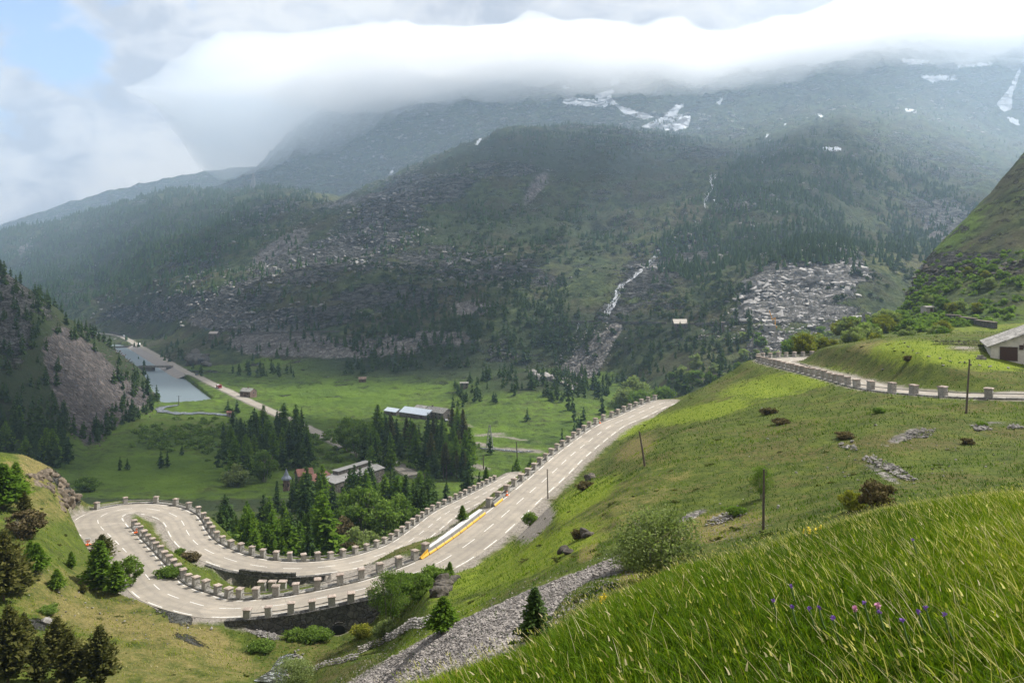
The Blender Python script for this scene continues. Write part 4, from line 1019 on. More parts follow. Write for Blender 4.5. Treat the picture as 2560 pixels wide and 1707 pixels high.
# ------------------------------------------------------------------ buildings
RF = stone_mat('slate_roof', [(0.13, 0.125, 0.12), (0.28, 0.27, 0.25), (0.42, 0.40, 0.375)], 1.5, 0.06, 1.3)
PL = plain('pale_plaster', (0.50, 0.47, 0.43), 0.9, 0, 0.22, 1.2); ST = stone_mat('farm_stone', [(0.07, 0.06, 0.055), (0.16, 0.14, 0.125), (0.27, 0.24, 0.21)], 1.2, 0.08, 1.1)
BR = stone_mat('brown_stone', [(0.10, 0.065, 0.055), (0.21, 0.145, 0.12), (0.32, 0.24, 0.20)], 1.2, 0.05, 1.2)
MR = plain('sheet_metal_roof', (0.50, 0.56, 0.62), 0.35, 0.2, 0.12, 0.8); RS = plain('rusty_roof', (0.17, 0.075, 0.055), 0.8, 0, 0.5, 0.5); GR = plain('grey_roofing', (0.25, 0.24, 0.23), 0.85, 0, 0.2, 0.6)
DW = plain('dark_wood', (0.055, 0.028, 0.02), 0.8, 0, 0.3, 5); GL = plain('window_dark', (0.015, 0.017, 0.02), 0.2)
def house(name, label, cat, p, rz, L, Wd, H, rise, wm, rm, wins=(), doors=(), over=0.35, chimney=None, dz=0.4, thick=0.14, group=None, shed=False):
    e = empty(name, p, rz); tag(e, label, cat, group)
    a, b = L / 2, Wd / 2; mb = MB()
    ridge_y = 0 if not shed else b
    V = []
    for x in (-a, a): V += [(x, -b, -dz), (x, b, -dz), (x, b, H + (rise if shed else 0)), (x, ridge_y if not shed else b - .01, H + rise), (x, -b, H)]
    mb.add(V, [(0, 1, 2, 3), (0, 3, 4), (5, 8, 7, 6), (5, 9, 8), (0, 4, 9, 5), (1, 6, 7, 2)]); mb.build('wall', wm, e)
    sl = rise / (b if not shed else Wd); rb = MB()
    for sg in ((-1, 1) if not shed else (-1,)):
        y0 = sg * (b + over); z0 = H - over * sl + .02; y1 = 0 if not shed else b + over; z1 = H + rise + .02 + (0 if not shed else over * sl)
        V = [(x, y, z + dz_) for dz_ in (0, thick) for x, y, z in ((-a - over, y0, z0), (a + over, y0, z0), (a + over, y1, z1), (-a - over, y1, z1))]
        rb.add(V, [(3, 2, 1, 0), (4, 5, 6, 7), (0, 1, 5, 4), (1, 2, 6, 5), (2, 3, 7, 6), (3, 0, 4, 7)])
    ro = rb.build('roof', rm, e)
    if chimney: 
        c = MB(); c.box((chimney[0], chimney[1], H + rise + .35), (.8, .8, 1.5)); c.build('chimney', wm, ro)
    def opening(nm, side, u, v, w, h, mat, fr):
        if side == 'f': c, s = (u, -b - .02, v), (w, .12, h)
        elif side == 'k': c, s = (u, b + .02, v), (w, .12, h)
        elif side == 'r': c, s = (a + .02, u, v), (.12, w, h)
        else: c, s = (-a - .02, u, v), (.12, w, h)
        f = MB(); f.box(c, tuple(x + (0.16 if x > .13 else 0) for x in s)); fo = f.build(nm, fr, e)
        g = MB(); s2 = tuple(x if x > .13 else .17 for x in s); g.box(c, s2); g.build('pane' if nm == 'window' else 'door_leaf', mat, fo)
    for w_ in wins: opening('window', *w_, GL, ST if wm is not PL else DW)
    for d_ in doors: opening('door', *d_, DW, ST)
    return e
# barn at the right: its gable looks at the camera
fl_ = np.array([70.7, 117.6]); gx_ = np.array([.894, -.447]); gy_ = np.array([.447, .894])
cxy = fl_ + gx_ * 7.0 + gy_ * 6.7
bz = -11.75
e = house('barn', 'whitewashed stone barn with a slab roof at the right edge of the terrace', 'barn', (cxy[0], cxy[1], bz), math.atan2(gy_[1], gy_[0]), 13.4, 14.0, 1.95, 3.1, PL, RF,
          doors=[('l', 4.55 + .2, .95, 2.1, 1.9)], over=0.5, thick=0.16, dz=1.0)
wf = MB(); wf.box((-6.75, 2.35, 2.15), (.12, 1.1, .75)); wo = wf.build('window', DW, e); g = MB(); g.box((-6.76, 2.35, 2.15), (.15, .9, .6)); g.build('pane', GL, wo)
sh = MB(); sh.box((-6.8, 3.2, 1.95), (.07, .5, .7)); sh.build('shutter', DW, wo)
mb = MB(); mb.box((0, 0, 0.1), (1.3, .5, .35)); mb.box((-.1, 0, .45), (.8, .3, .3)); tr_ = pick(2453, 898, 105); o = mb.build('stone_trough', M['rock']); o.location = tr_; tag(o, 'small stone trough on the grass just left of the barn', 'trough')
def gp(px, D): X = (px - 1280) * D / F; return (X, D, ground(X, D))
def gh(px, py, dmin): p = pick(px, py, dmin); return tuple(p)
house('farmhouse', 'stone farmhouse with a pale slab roof beside the metal-roofed sheds', 'farmhouse', gp(1097, 546), R(-40), 18, 10, 4.8, 2.6, ST, RF,
      wins=[('f', x, z, 1.0, 1.3) for x in (-6, -2, 2.2, 6.2) for z in (1.6, 3.7)] + [('r', 0, 3.0, 1, 1.2)], doors=[('f', .2, 1.1, 1.2, 2.2)], chimney=(-6, 0))
house('barn', 'long low shed with a pale blue metal roof in the valley meadow', 'shed', gp(1046, 552), R(-38), 26, 11, 2.8, 3.0, ST, MR, wins=[('r', 0, 1.8, 1.6, 1.4)], doors=[('f', 8, 1.2, 2.4, 2.4)])
house('barn', 'smaller metal-roofed shed left of the long blue-roofed one', 'shed', gp(984, 566), R(-38), 12, 7, 2.4, 1.8, ST, MR, doors=[('f', 2, 1.1, 2, 2)])
house('barn', 'tiny stone-roofed hut squeezed between farmhouse and blue-roofed shed', 'hut', gp(1056, 572), R(-38), 10, 6, 2.6, 1.6, ST, RF, doors=[('f', 1, 1, 1.2, 2)])
house('stone_house', 'small brown stone house in the meadow beside the red truck', 'house', gp(621, 640), R(-24), 10.5, 7.5, 4.6, 2.2, BR, RF, wins=[('f', -3, 2.8, .9, 1), ('f', 2.6, 2.8, .9, 1), ('r', 0, 3.4, .9, 1)], doors=[('f', 0, 1, 1.1, 2.1)], chimney=(0, 0))
house('stone_house', 'lone stone house with a pale roof on the old track, left below the crags', 'house', gh(536, 846, 800), R(-10), 11, 8, 6.5, 2.5, ST, plain('faded_roof', (0.36, 0.31, 0.28), 0.9), wins=[('f', -2.5, 4, 1, 1.2), ('f', 2.5, 4, 1, 1.2)], doors=[('f', 0, 1.2, 1.2, 2.2)], dz=2)
house('stone_house', 'grey stone house with a light roof on the track near the waterfall', 'house', gh(1699, 822, 600), R(6), 12.5, 8, 5.2, 3.6, ST, plain('light_roof', (0.42, 0.38, 0.33), 0.9), wins=[('f', -3, 3.4, 1, 1.2), ('f', 3, 3.4, 1, 1.2)], doors=[('f', 0, 1.2, 1.4, 2.2)], dz=2)
house('ruined_house', 'roofless-looking two-storey ruin on the hummocks behind the farm', 'ruin', gp(1160, 655), R(8), 6.5, 6, 5.0, .6, ST, RF, wins=[('f', -1.8, 3.6, 1, 1.1), ('f', 1.6, 3.6, 1, 1.1), ('f', -1.8, 1.4, 1, 1.1)], doors=[('f', 1.6, 1, 1.1, 2)])
house('ruined_house', 'brown collapsed stone hut at the far edge of the meadow', 'ruin', gh(906, 954, 600), R(12), 6.5, 5, 2.8, 1.6, BR, BR, doors=[('f', 0, 1, 1.1, 1.8)])
house('hut', 'tiny red-brown hut by the stream below the lake', 'hut', gh(576, 1038, 450), R(4), 4.2, 3.2, 2.2, .9, BR, RS, doors=[('f', 0, .9, .9, 1.7)])
house('hut', 'flat-roofed concrete hut at the foot of the right-hand cliff', 'hut', gh(2318, 783, 240), R(12), 3.2, 3, 2.3, .2, plain('old_concrete', (0.33, 0.31, 0.28), 0.9), plain('old_concrete_roof', (0.28, 0.26, 0.24), 0.9), doors=[('f', .5, .9, .9, 1.7)], dz=1)
house('concrete_block', 'square concrete block house under the yellow crane', 'block house', gh(1924, 823, 560), R(4), 8, 6, 3.2, .3, plain('quarry_concrete', (0.30, 0.29, 0.28), 0.9), GR, wins=[('f', -2, 1.6, 1.4, 1)], dz=2)
p = gh(1807, 828, 560); mb = MB(); mb.box((0, 0, 3.5), (2.4, 2.4, 8.4), taper=.85, jit=.05); o = mb.build('masonry_tower', ST); o.location = p; tag(o, 'slim dark masonry stump on the track, right of the light-roofed house', 'tower')
mb = MB(); mb.box((0, 0, 7.8), (2.7, 2.7, .4)); mb.build('coping', M['cap'], o)
# crane of the quarry
p = gh(1938, 820, 600); e = empty('crane', p); tag(e, 'yellow crane with a raised folded arm beside the quarry rock', 'crane'); YC = plain('crane_yellow', (0.62, 0.28, 0.02), 0.6)
q_ = p[1] / F
mb = MB(); mb.tube([(0, 0, -.5), (0, 0, 26 * q_)], .45, 6); mb.build('mast', YC, e)
mb = MB(); mb.tube([(0, 0, 26 * q_), (-7 * q_, 0, 20 * q_)], .4, 6); mb.tube([(-7 * q_, 0, 20 * q_), (-15 * q_, 0, 44 * q_)], .35, 6); mb.build('boom', YC, e)
mb = MB(); mb.box((0, 0, .8), (2.6, 2, 1.6)); mb.build('cab', YC, e)
# factory among the trees
house('factory_hall', 'long grey-roofed factory hall half hidden by conifers', 'factory', (-74, 362, -95), R(60), 34, 13, 7.0, 1.6, ST, GR, wins=[('l', x, 3.6, 1.6, 2) for x in (-3.5, 0, 3.5)] + [('f', x, 3.8, 1.6, 2) for x in (-12, -8, -4, 0, 4, 8)])
hl = bpy.data.objects['factory_hall']; mb = MB(); mb.box((2, 0, 9.3), (22, 3.2, 1.5)); mb.build('roof_lantern', ST, hl); mb = MB(); mb.box((2, 0, 10.2), (23, 4, .25)); mb.build('lantern_roof', GR, hl)
house('factory_hall', 'rusty red-roofed factory wing left of the grey hall', 'factory', (-86.5, 352, -95), R(60), 12, 11, 6.5, 3.0, ST, RS, wins=[('l', x, 4.0, 1.2, 1.8) for x in (-3, 0, 3)] + [('f', x, 3.8, 1.2, 2) for x in (-3, 1)])
house('factory_hall', 'small red-roofed outbuilding between tower and rusty wing', 'factory', (-95.5, 366, -95), R(30), 7, 6, 6.0, 2.4, ST, RS, wins=[('f', 0, 3, 1.2, 1.4)])
e = empty('turret', (-99.3, 350.5, -95.5)); tag(e, 'brick turret with a pointed slate roof rising from the trees', 'turret')
mb = MB(); mb.tube([(0, 0, -.5), (0, 0, 8.2)], [1.55, 1.45], 8); mb.build('tower_wall', BR, e)
mb = MB(); mb.tube([(0, 0, 7.9), (0, 0, 8.5), (0, 0, 9.6), (0, 0, 12.6)], [2.3, 2.2, 1.2, .08], 8); mb.build('roof', plain('slate_cone', (0.14, 0.16, 0.20), 0.6), e)
mb = MB()
for k in range(4): mb.box((1.42 * math.cos(k * 1.57 + .8), 1.42 * math.sin(k * 1.57 + .8), 5.6), (.5, .5, 1.3), rz=k * 1.57 + .8)
mb.build('window', GL, e)

# ------------------------------------------------------------------ bridge, dam, embankment, water
e = empty('stone_bridge', W(388, 921, D=850)); tag(e, 'low stone bridge crossing the lake to the road', 'bridge'); q_ = 850 / F
mb = MB(); mb.box((0, 0, 1.9), (86 * q_, 5, 1.0)); mb.build('deck', M['paving'], e)
mb = MB(); mb.box((-23 * q_, 0, -1.2), (40 * q_, 5.5, 5.4)); mb.box((36 * q_, 0, -1.2), (11 * q_, 5.5, 5.4)); mb.build('pier', M['wall'], e)
mb = MB()
for s_ in (-1, 1): mb.box((0, 2.4 * s_, 2.7), (84 * q_, .3, .6))
mb.build('parapet', M['paving'], e)
V = []; Fq = []
qs_ = np.linspace(RV.near(300, 838), RV.near(478, 938), 40)
for i, q in enumerate(qs_):
    p, hw, nn = RV.at(q)
    for c_, z_ in ((hw + .1, .05), (hw + 1.0, .05), (hw + 11.5, LZ - .6 - p[2])):
        V.append((p[0] - nn[0] * c_, p[1] - nn[1] * c_, p[2] + z_))
    if i:
        for k in range(2): Fq.append(((i - 1) * 3 + k, i * 3 + k, i * 3 + k + 1, (i - 1) * 3 + k + 1))
o = np_mesh('embankment', V, np.array(Fq), plain('slope_paving', (0.23, 0.205, 0.185), 0.9, 0, 0.15, .3)); tag(o, kind='structure')
mb = MB()
for a_, b_ in zip(((196, 832), (215, 829), (240, 830), (270, 833), (300, 834)), ((215, 829), (240, 830), (270, 833), (300, 834), (325, 838))):
    A = W(*a_, D=1400); B = W(*b_, D=1400 if b_[0] < 300 else 1330); c = (A + B) / 2; mb.box((c[0], c[1], c[2]), (np.linalg.norm(B - A), 1.2, 5), rz=math.atan2(B[1] - A[1], B[0] - A[0]))
o = mb.build('retaining_wall', M['wall']); tag(o, 'long dark wall above the road bend at the far end of the lake', 'retaining wall')
mb = MB(); A = W(268, 868, -95.2); B = W(330, 866, -95.2); mb.box(((A[0] + B[0]) / 2, (A[1] + B[1]) / 2, -96.4), (np.linalg.norm(B - A), 3, 4.5), rz=math.atan2(B[1] - A[1], B[0] - A[0]))
o = mb.build('weir', M['wall']); tag(o, 'low stone weir closing the far end of the lake', 'weir')
o = stone_line([(2374, 797), (2400, 800), (2440, 808), (2488, 818)], 225, 2.2, 'long grey roadside wall at the foot of the right-hand slope', cat='roadside wall', name='roadside_wall', size=0.5, wide=.6) if False else None
mb = MB(); T0 = [pick(x, y, 225) for x, y in ((2366, 797), (2400, 803), (2440, 811), (2490, 822))]
for A, B in zip(T0[:-1], T0[1:]): c = (A + B) / 2; mb.box((c[0], c[1], c[2] + .1), (np.linalg.norm((B - A)[:2]) + .3, .6, 3.0), rz=math.atan2(B[1] - A[1], B[0] - A[0]))
o = mb.build('roadside_wall', M['wall']); tag(o, 'long grey roadside wall at the foot of the right-hand slope', 'roadside wall')
mb = MB()
for A, B in zip(T0[:-1], T0[1:]): c = (A + B) / 2; mb.box((c[0], c[1], c[2] + 1.7), (np.linalg.norm((B - A)[:2]) + .3, .9, .22), rz=math.atan2(B[1] - A[1], B[0] - A[0]))
mb.build('coping', M['cap'], o)
t = NT('lake_water'); P = t.coord('Object'); w_ = t.noise(t.coord('Object', (1, 1.6, 1)), 0.5, 6, 0.65)
t.bsdf((0.13, 0.165, 0.18), 0.28, t.bump(w_, 0.35, 0.35), 0.5); M['water'] = t.m
xs = np.array([[x, y] for x, y in LAKE]); x0, y0 = xs.min(0) - 8; x1, y1 = xs.max(0) + 8
o = np_mesh('lake', [(x0, y0, LZ), (x1, y0, LZ), (x1, y1, LZ), (x0, y1, LZ)], np.array([(0, 1, 2, 3)]), M['water']); tag(o, kind='structure')
t = NT('white_water'); P = t.coord('Object'); w_ = t.noise(P, 1.1, 7, 0.7)
t.bsdf(t.ramp(w_, [(0.36, (0.12, 0.13, 0.14)), (0.55, (0.62, 0.64, 0.68))]), 0.4, t.bump(w_, 0.3, 0.8)); M['foam'] = t.m
t = NT('stream_water'); P = t.coord('Object'); w_ = t.noise(P, 1.6, 7, 0.7); 
t.bsdf(t.ramp(w_, [(0.53, (0.035, 0.035, 0.032)), (0.66, (0.55, 0.57, 0.59))]), 0.15, t.bump(w_, 0.08, 0.8), 0.5); M['stream'] = t.m
def ribbon(name, pxy, widths, dmin, mat, lift, strands=1, spread=0.0, dmax=1e9, seg=6):
    V = []; Fq = []
    for s in range(strands):
        pts = []
        for (a, b), (c, d) in zip(pxy[:-1], pxy[1:]):
            for t_ in np.arange(seg) / seg: pts.append((a + (c - a) * t_, b + (d - b) * t_))
        pts.append(pxy[-1]); n = len(pts)
        ww = np.interp(np.linspace(0, 1, n), np.linspace(0, 1, len(widths)), widths)
        ph = random.uniform(0, 6)
        P = []
        for i, (x, y) in enumerate(pts):
            off = spread * (math.sin(i * .23 + ph + s * 2.1) + random.uniform(-.5, .5)) * ww[i] * F / 800
            P.append(pick(x + off, y, dmin, dmax))
        P = np.array(P); d = np.gradient(P[:, :2], axis=0); d /= np.linalg.norm(d, axis=1)[:, None] + 1e-6
        b0 = len(V)
        for i in range(n):
            w = ww[i] * (1 if strands == 1 else random.uniform(.03, .10)) / 2
            nx_, ny_ = (-d[i, 1], d[i, 0]) if name != 'waterfall' else (1, 0)
            for k in (-1, 1):
                x = P[i, 0] + nx_ * w * k; y = P[i, 1] + ny_ * w * k
                V.append((x, y, max(ground(x, y), P[i, 2] - 1) + lift))
        for i in range(n - 1): Fq.append((b0 + 2 * i, b0 + 2 * i + 1, b0 + 2 * i + 3, b0 + 2 * i + 2))
    return tag(np_mesh(name, V, np.array(Fq), mat), kind='structure')
ribbon('waterfall', [(1652, 628), (1636, 645), (1618, 668), (1600, 680), (1585, 693), (1572, 702), (1556, 712), (1547, 728), (1544, 742), (1534, 758), (1522, 775), (1510, 797)], [3, 5, 5, 4, 6, 5, 6, 6], 640, M['foam'], .9, 9, .45, seg=5)
ribbon('waterfall', [(1786, 438), (1778, 450), (1774, 470), (1768, 490), (1765, 510), (1766, 522)], [7, 8, 5, 4], 1000, M['foam'], 1.6, 6, .4)
ribbon('waterfall', [(1745, 552), (1742, 565), (1738, 576)], [5, 4], 900, M['foam'], 1.5, 2, .5)
ribbon('waterfall', [(1789, 500), (1792, 512)], [4, 3], 900, M['foam'], 1.5, 1, .3)
ribbon('waterfall', [(1450, 803), (1446, 815), (1440, 825), (1435, 835)], [2.5, 3, 2], 640, M['foam'], 0.8, 2, .5)
ribbon('waterfall', [(1424, 842), (1421, 850), (1421, 860)], [2, 2.5], 640, M['foam'], 0.8, 2, .5)
ribbon('stream', [(397, 1022), (410, 1018), (432, 1016), (445, 1014)], [6, 4, 3], 450, M['stream'], .5)
ribbon('stream', [(397, 1022), (404, 1029), (430, 1033), (470, 1036), (500, 1033), (540, 1036), (575, 1040), (586, 1045), (590, 1052)], [6, 5, 6, 7, 6, 4, 3, 3], 450, M['stream'], .5)
ribbon('stream', [(1150, 1108), (1180, 1114), (1210, 1122), (1250, 1124), (1300, 1130), (1335, 1128)], [1.5, 2, 1.5], 380, M['stream'], .3)
ribbon('stream', [(675, 1712), (690, 1690), (700, 1675), (705, 1660), (714, 1645), (735, 1636)], [3.0, 2.2, 1.8, 1.6, 1.5, 1.2], 72, M['stream'], .10)

def shelf(x0, x1, rows, label, hgt=2.6):
    mb = MB(); P = [pick(x, np.interp(x, [r[0] for r in rows], [r[1] for r in rows]), 640) for x in np.arange(x0, x1, 16)]
    P = [p for i, p in enumerate(P) if i == 0 or abs(p[1] - P[i - 1][1]) < 60]
    for A, B in zip(P[:-1], P[1:]):
        c = (A + B) / 2; L_ = np.linalg.norm((B - A)[:2])
        if L_ < 40: mb.box((c[0], c[1], c[2] + .2), (L_ + .4, 1.2, hgt + abs(B[2] - A[2])), rz=math.atan2(B[1] - A[1], B[0] - A[0]), jit=.15)
    tag(mb.build('terrace_wall', M['wall']), label, 'terrace wall')
shelf(560, 860, [(540, 842), (700, 833), (860, 829)], 'old railway terrace wall above the scree, right of the lone pale-roofed house')
shelf(1330, 1680, [(1330, 808), (1480, 805), (1690, 810)], 'old railway terrace wall crossing below the waterfall')
shelf(1720, 1910, [(1720, 812), (1910, 806)], 'old railway terrace wall between the light-roofed house and the quarry')
# ------------------------------------------------------------------ vehicles
TY = plain('tyre', (0.02, 0.02, 0.02), 0.9)
def vehicle(name, label, cat, rd, px, py, L, Wd, H, colr, kind, rev=False, lane=1.6):
    q = rd.near(px, py); p, hw, nn = rd.at(q); t_ = np.array([nn[1], -nn[0]])
    pos = p + np.array([nn[0] * lane, nn[1] * lane, .12]); rz = math.atan2(t_[1], t_[0]) + (math.pi if rev else 0)
    e = empty(name, pos, rz); tag(e, label, cat)
    cm = plain('paint_' + name, colr, .35, 0, .05); gl = GL; r = .16 * H + .22
    if kind == 'truck':
        mb = MB(); mb.box((L / 2 - 1.1, 0, 1.7), (2.1, Wd, 2.5), taper=.93); cb = mb.build('cab', cm, e)
        mb = MB(); mb.box((L / 2 - .12, 0, 2.2), (.2, Wd * .8, .8)); mb.build('windscreen', gl, cb)
        mb = MB(); mb.box((-1.1, 0, .95), (L - 2.4, Wd, .3)); mb.box((-1.1, -Wd / 2 + .06, 1.7), (L - 2.5, .1, 1.3)); mb.box((-1.1, Wd / 2 - .06, 1.7), (L - 2.5, .1, 1.3)); mb.box((-L / 2 + .15, 0, 1.7), (.1, Wd, 1.3)); mb.build('cargo_bed', cm, e)
        mb = MB()
        for k in range(5): mb.box((-L / 2 + 1 + k * 1.05, random.uniform(-.3, .3), 2.2), (1.0, Wd * .7, .7), jit=.15)
        mb.build('load', WH, e)
    else:
        mb = MB(); prof = {'van': [(-.5, .18), (.5, .18), (.5, .5), (.36, .62), (.26, 1), (-.49, 1)], 'car': [(-.5, .2), (.5, .2), (.5, .5), (.26, .58), (.12, 1), (-.32, 1), (-.48, .6)]}[kind]
        n = len(prof); V = [(x * L, y, z * H) for y in (-Wd / 2, Wd / 2) for x, z in prof]; c_ = [(np.mean([v[0] for v in V]), y, np.mean([v[2] for v in V])) for y in (-Wd / 2, Wd / 2)]; V += c_
        mb.add(V, [(i, (i + 1) % n, n + (i + 1) % n, n + i) for i in range(n)] + [((i + 1) % n, i, 2 * n) for i in range(n)] + [(n + i, n + (i + 1) % n, 2 * n + 1) for i in range(n)])
        mb.build('body', cm, e)
        mb = MB(); mb.box((.02 * L if kind == 'car' else .2 * L, 0, .78 * H), (.42 * L if kind == 'car' else .2 * L, Wd + .04, .26 * H), taper=.85); mb.build('window', gl, e)
    for sx in (-1, 1):
        for sy in (-1, 1):
            mb = MB(); mb.tube([(sx * L * .32, sy * Wd * .5 - .14, r), (sx * L * .32, sy * Wd * .5 + .14, r)], r, 12); mb.build('wheel', TY, e)
vehicle('truck', 'red tipper truck with a pale load on the valley road', 'truck', RV, 555, 968, 8.6, 2.6, 3.2, (0.35, 0.015, 0.03), 'truck', False, -1.5)
vehicle('car', 'small dark car on the valley road above the red truck', 'car', RV, 489, 936, 4.4, 1.8, 1.5, (0.06, 0.08, 0.10), 'car', False, 1.5)
vehicle('van', 'white camper van driving along the lake', 'van', RV, 347, 862, 6.8, 2.3, 2.9, (0.8, 0.8, 0.8), 'van', False, 1.5)
vehicle('van', 'white van on the far bend above the lake', 'van', RV, 308, 841, 6.0, 2.2, 2.6, (0.8, 0.8, 0.8), 'van', False, 1.4)
vehicle('car', 'dark car parked by the stone farmhouse', 'car', RV, 620, 998, 4.4, 1.8, 1.5, (0.03, 0.04, 0.05), 'car', True, 1.5)
for o in list(bpy.data.objects):
    if o.name.startswith('car') and o.get('label', '').endswith('farmhouse'): o.location = gp(1113, 534)

# ------------------------------------------------------------------ leaves
def leaf_mat(name, c0, c1, c2, trans=0.35):
    t = NT(name); oi = t.n.new("ShaderNodeObjectInfo"); P = t.coord('Object')
    a = t.n.new("ShaderNodeAttribute"); a.attribute_name = 'tint'
    n = t.noise(P, 0.9, 3, 0.6)
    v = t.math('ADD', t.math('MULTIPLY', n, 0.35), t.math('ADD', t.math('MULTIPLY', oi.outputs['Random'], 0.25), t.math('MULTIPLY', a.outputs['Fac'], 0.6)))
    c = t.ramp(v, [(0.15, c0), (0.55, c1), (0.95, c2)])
    d = t.n.new("ShaderNodeBsdfDiffuse"); t.l.new(c, d.inputs[0])
    tr = t.n.new("ShaderNodeBsdfTranslucent"); t.l.new(t.mix(1.0, c, (1.0, 1.15, 0.55), 'MULTIPLY'), tr.inputs[0])
    m = t.n.new("ShaderNodeMixShader"); m.inputs[0].default_value = trans
    t.l.new(d.outputs[0], m.inputs[1]); t.l.new(tr.outputs[0], m.inputs[2]); t.l.new(m.outputs[0], t.out.inputs[0])
    return t.m
L = {'larch': leaf_mat('larch_needles', (0.036, 0.072, 0.010), (0.085, 0.155, 0.018), (0.15, 0.225, 0.03), 0.45),
     'spruce': leaf_mat('spruce_needles', (0.014, 0.030, 0.012), (0.032, 0.062, 0.018), (0.065, 0.105, 0.028), 0.25),
     'pine': leaf_mat('pine_needles', (0.026, 0.032, 0.012), (0.060, 0.068, 0.020), (0.12, 0.115, 0.035), 0.3),
     'leaf': leaf_mat('broad_leaves', (0.06, 0.105, 0.02), (0.125, 0.19, 0.04), (0.20, 0.28, 0.07), 0.45),
     'willow': leaf_mat('willow_leaves', (0.10, 0.13, 0.05), (0.19, 0.23, 0.09), (0.29, 0.34, 0.15), 0.45),
     'dry': leaf_mat('dry_twigs', (0.05, 0.04, 0.02), (0.10, 0.08, 0.04), (0.16, 0.13, 0.07), 0.2),
     'yellow': leaf_mat('yellow_leaves', (0.10, 0.12, 0.02), (0.18, 0.19, 0.03), (0.26, 0.25, 0.05), 0.4)}
BK = plain('bark', (0.075, 0.058, 0.045), 0.95, 0, 0.35, 4); BP = plain('grey_bark', (0.20, 0.18, 0.15), 0.95, 0, 0.35, 4)
def rot_quads(C, N, U, sx, sy):
    """quads at centres C with axis U (long) and normal-ish N"""
    U = U / (np.linalg.norm(U, axis=1)[:, None] + 1e-9); Wv = np.cross(N, U); Wv /= (np.linalg.norm(Wv, axis=1)[:, None] + 1e-9)
    a = U * sy[:, None]; b = Wv * sx[:, None]
    V = np.stack([C - b * .6 - a * .5, C + b * .6 - a * .5, C + b * .25 + a * .5, C - b * .25 + a * .5], 1).reshape(-1, 3)
    return V, np.arange(len(V)).reshape(-1, 4)
def set_tint(me, tv):
    a = me.attributes.new('tint', 'FLOAT', 'POINT'); a.data.foreach_set('value', np.asarray(tv, dtype=np.float32))
def conifer_data(seed, h=10.0, r=0.22, nb=80, per=9, kind='spruce', bare=0.06, q=1.0):
    """crown quads of a conifer of height h; r = crown radius / height"""
    g = np.random.default_rng(seed)
    t = bare + (1 - bare) * g.random(nb) ** 0.85; t = np.sort(t)
    az = np.arange(nb) * 2.4 + g.uniform(-.4, .4, nb)
    prof = {'spruce': (1 - t) ** 0.8, 'larch': np.minimum((1 - t) ** 0.75, 0.25 + 2.2 * t), 'pine': np.minimum(1, 0.35 + (1 - t) * 2.2) * np.sqrt(np.clip(1 - t, 0, 1)) * 0.95}[kind]
    ln = r * h * np.clip(prof, .02, 1) * g.uniform(.62, 1.12, nb)
    up = {'spruce': -.28, 'larch': .05, 'pine': .35}[kind]
    C, U, N, S, T = [], [], [], [], []
    k = np.arange(per)
    for i in range(nb):
        s = (k + .7) / per; d = np.array([math.cos(az[i]), math.sin(az[i]), 0])
        x = np.outer(s * ln[i], d); z = t[i] * h + up * s * ln[i] + (0.25 * s * s * ln[i] if kind == 'spruce' else 0)
        P = x.copy(); P[:, 2] = z; P += g.normal(size=P.shape) * .03 * h * r * 2
        C.append(P); u = np.tile(d, (per, 1)); u[:, 2] = up + g.normal(size=per) * .35; u += g.normal(size=u.shape) * .45; U.append(u)
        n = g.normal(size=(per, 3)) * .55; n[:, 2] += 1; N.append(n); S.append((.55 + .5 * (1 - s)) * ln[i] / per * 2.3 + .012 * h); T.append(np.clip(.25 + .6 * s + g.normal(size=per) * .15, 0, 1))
    C.append(np.stack([np.zeros(6), np.zeros(6), h * np.linspace(.90, 1.0, 6)], 1)); U.append(np.tile([0, 0, 1.0], (6, 1))); N.append(g.normal(size=(6, 3))); S.append(np.full(6, .022 * h)); T.append(np.full(6, .6))
    C, U, N, S, T = [np.concatenate(a) for a in (C, U, N, S, T)]
    V, Fq = rot_quads(C, N, U, S * .95 * q, S * 1.7 * q)
    return V, Fq, np.repeat(T, 4)
def crown_mesh(name, V, Fq, T, mat):
    me = np_mesh(name, V, Fq, mat, False, link=False); set_tint(me, T); return me
def trunk_mesh(h, r, mat=BK, bend=0.0):
    mb = MB(); mb.tube([(0, 0, -.05 * h), (bend * .3, 0, h * .5), (bend, 0, h * .97)], [r, r * .6, r * .08], 7); o = mb.build('trunk', mat); me = o.data; bpy.data.objects.remove(o); return me
TV = {}
def conifer_proto(kind, i, big=False):
    key = (kind, i, big)
    if key not in TV:
        nb, per = (190, 16) if big else (96, 10)
        rr = {'spruce': .27, 'larch': .32, 'pine': .36}[kind] * (.85 + .15 * (i % 3))
        bare = {'spruce': .04, 'larch': .10, 'pine': .12}[kind]
        if kind == 'pine' and i == 3: bare, rr = .42, .17
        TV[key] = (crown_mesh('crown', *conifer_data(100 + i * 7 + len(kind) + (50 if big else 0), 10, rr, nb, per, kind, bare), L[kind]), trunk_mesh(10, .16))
    return TV[key]
PLANTS = []      # individual trees: (cluster, px, h_px, maker)
KIND_NAMES = {'spruce': 'spruce_tree', 'larch': 'larch_tree', 'pine': 'pine_tree'}
def put_conifer(kind, p, hgt, label, group, big=False, i=None, lean=0.0, wide=1.0):
    i = random.randrange(3) if i is None else i
    ce, tr = conifer_proto(kind, i, big)
    e = empty(KIND_NAMES[kind], (p[0], p[1], p[2] - .1)); s = hgt / 10
    e.scale = (s * random.uniform(.85, 1.4) * wide,) * 2 + (s,); e.rotation_euler = (random.uniform(-.03, .03), lean, random.uniform(0, 6.28))
    tag(e, label, 'conifer', group)
    for nm, me in (('trunk', tr), ('crown', ce)):
        o = bpy.data.objects.new(nm, me); COL.objects.link(o); o.parent = e
    return e
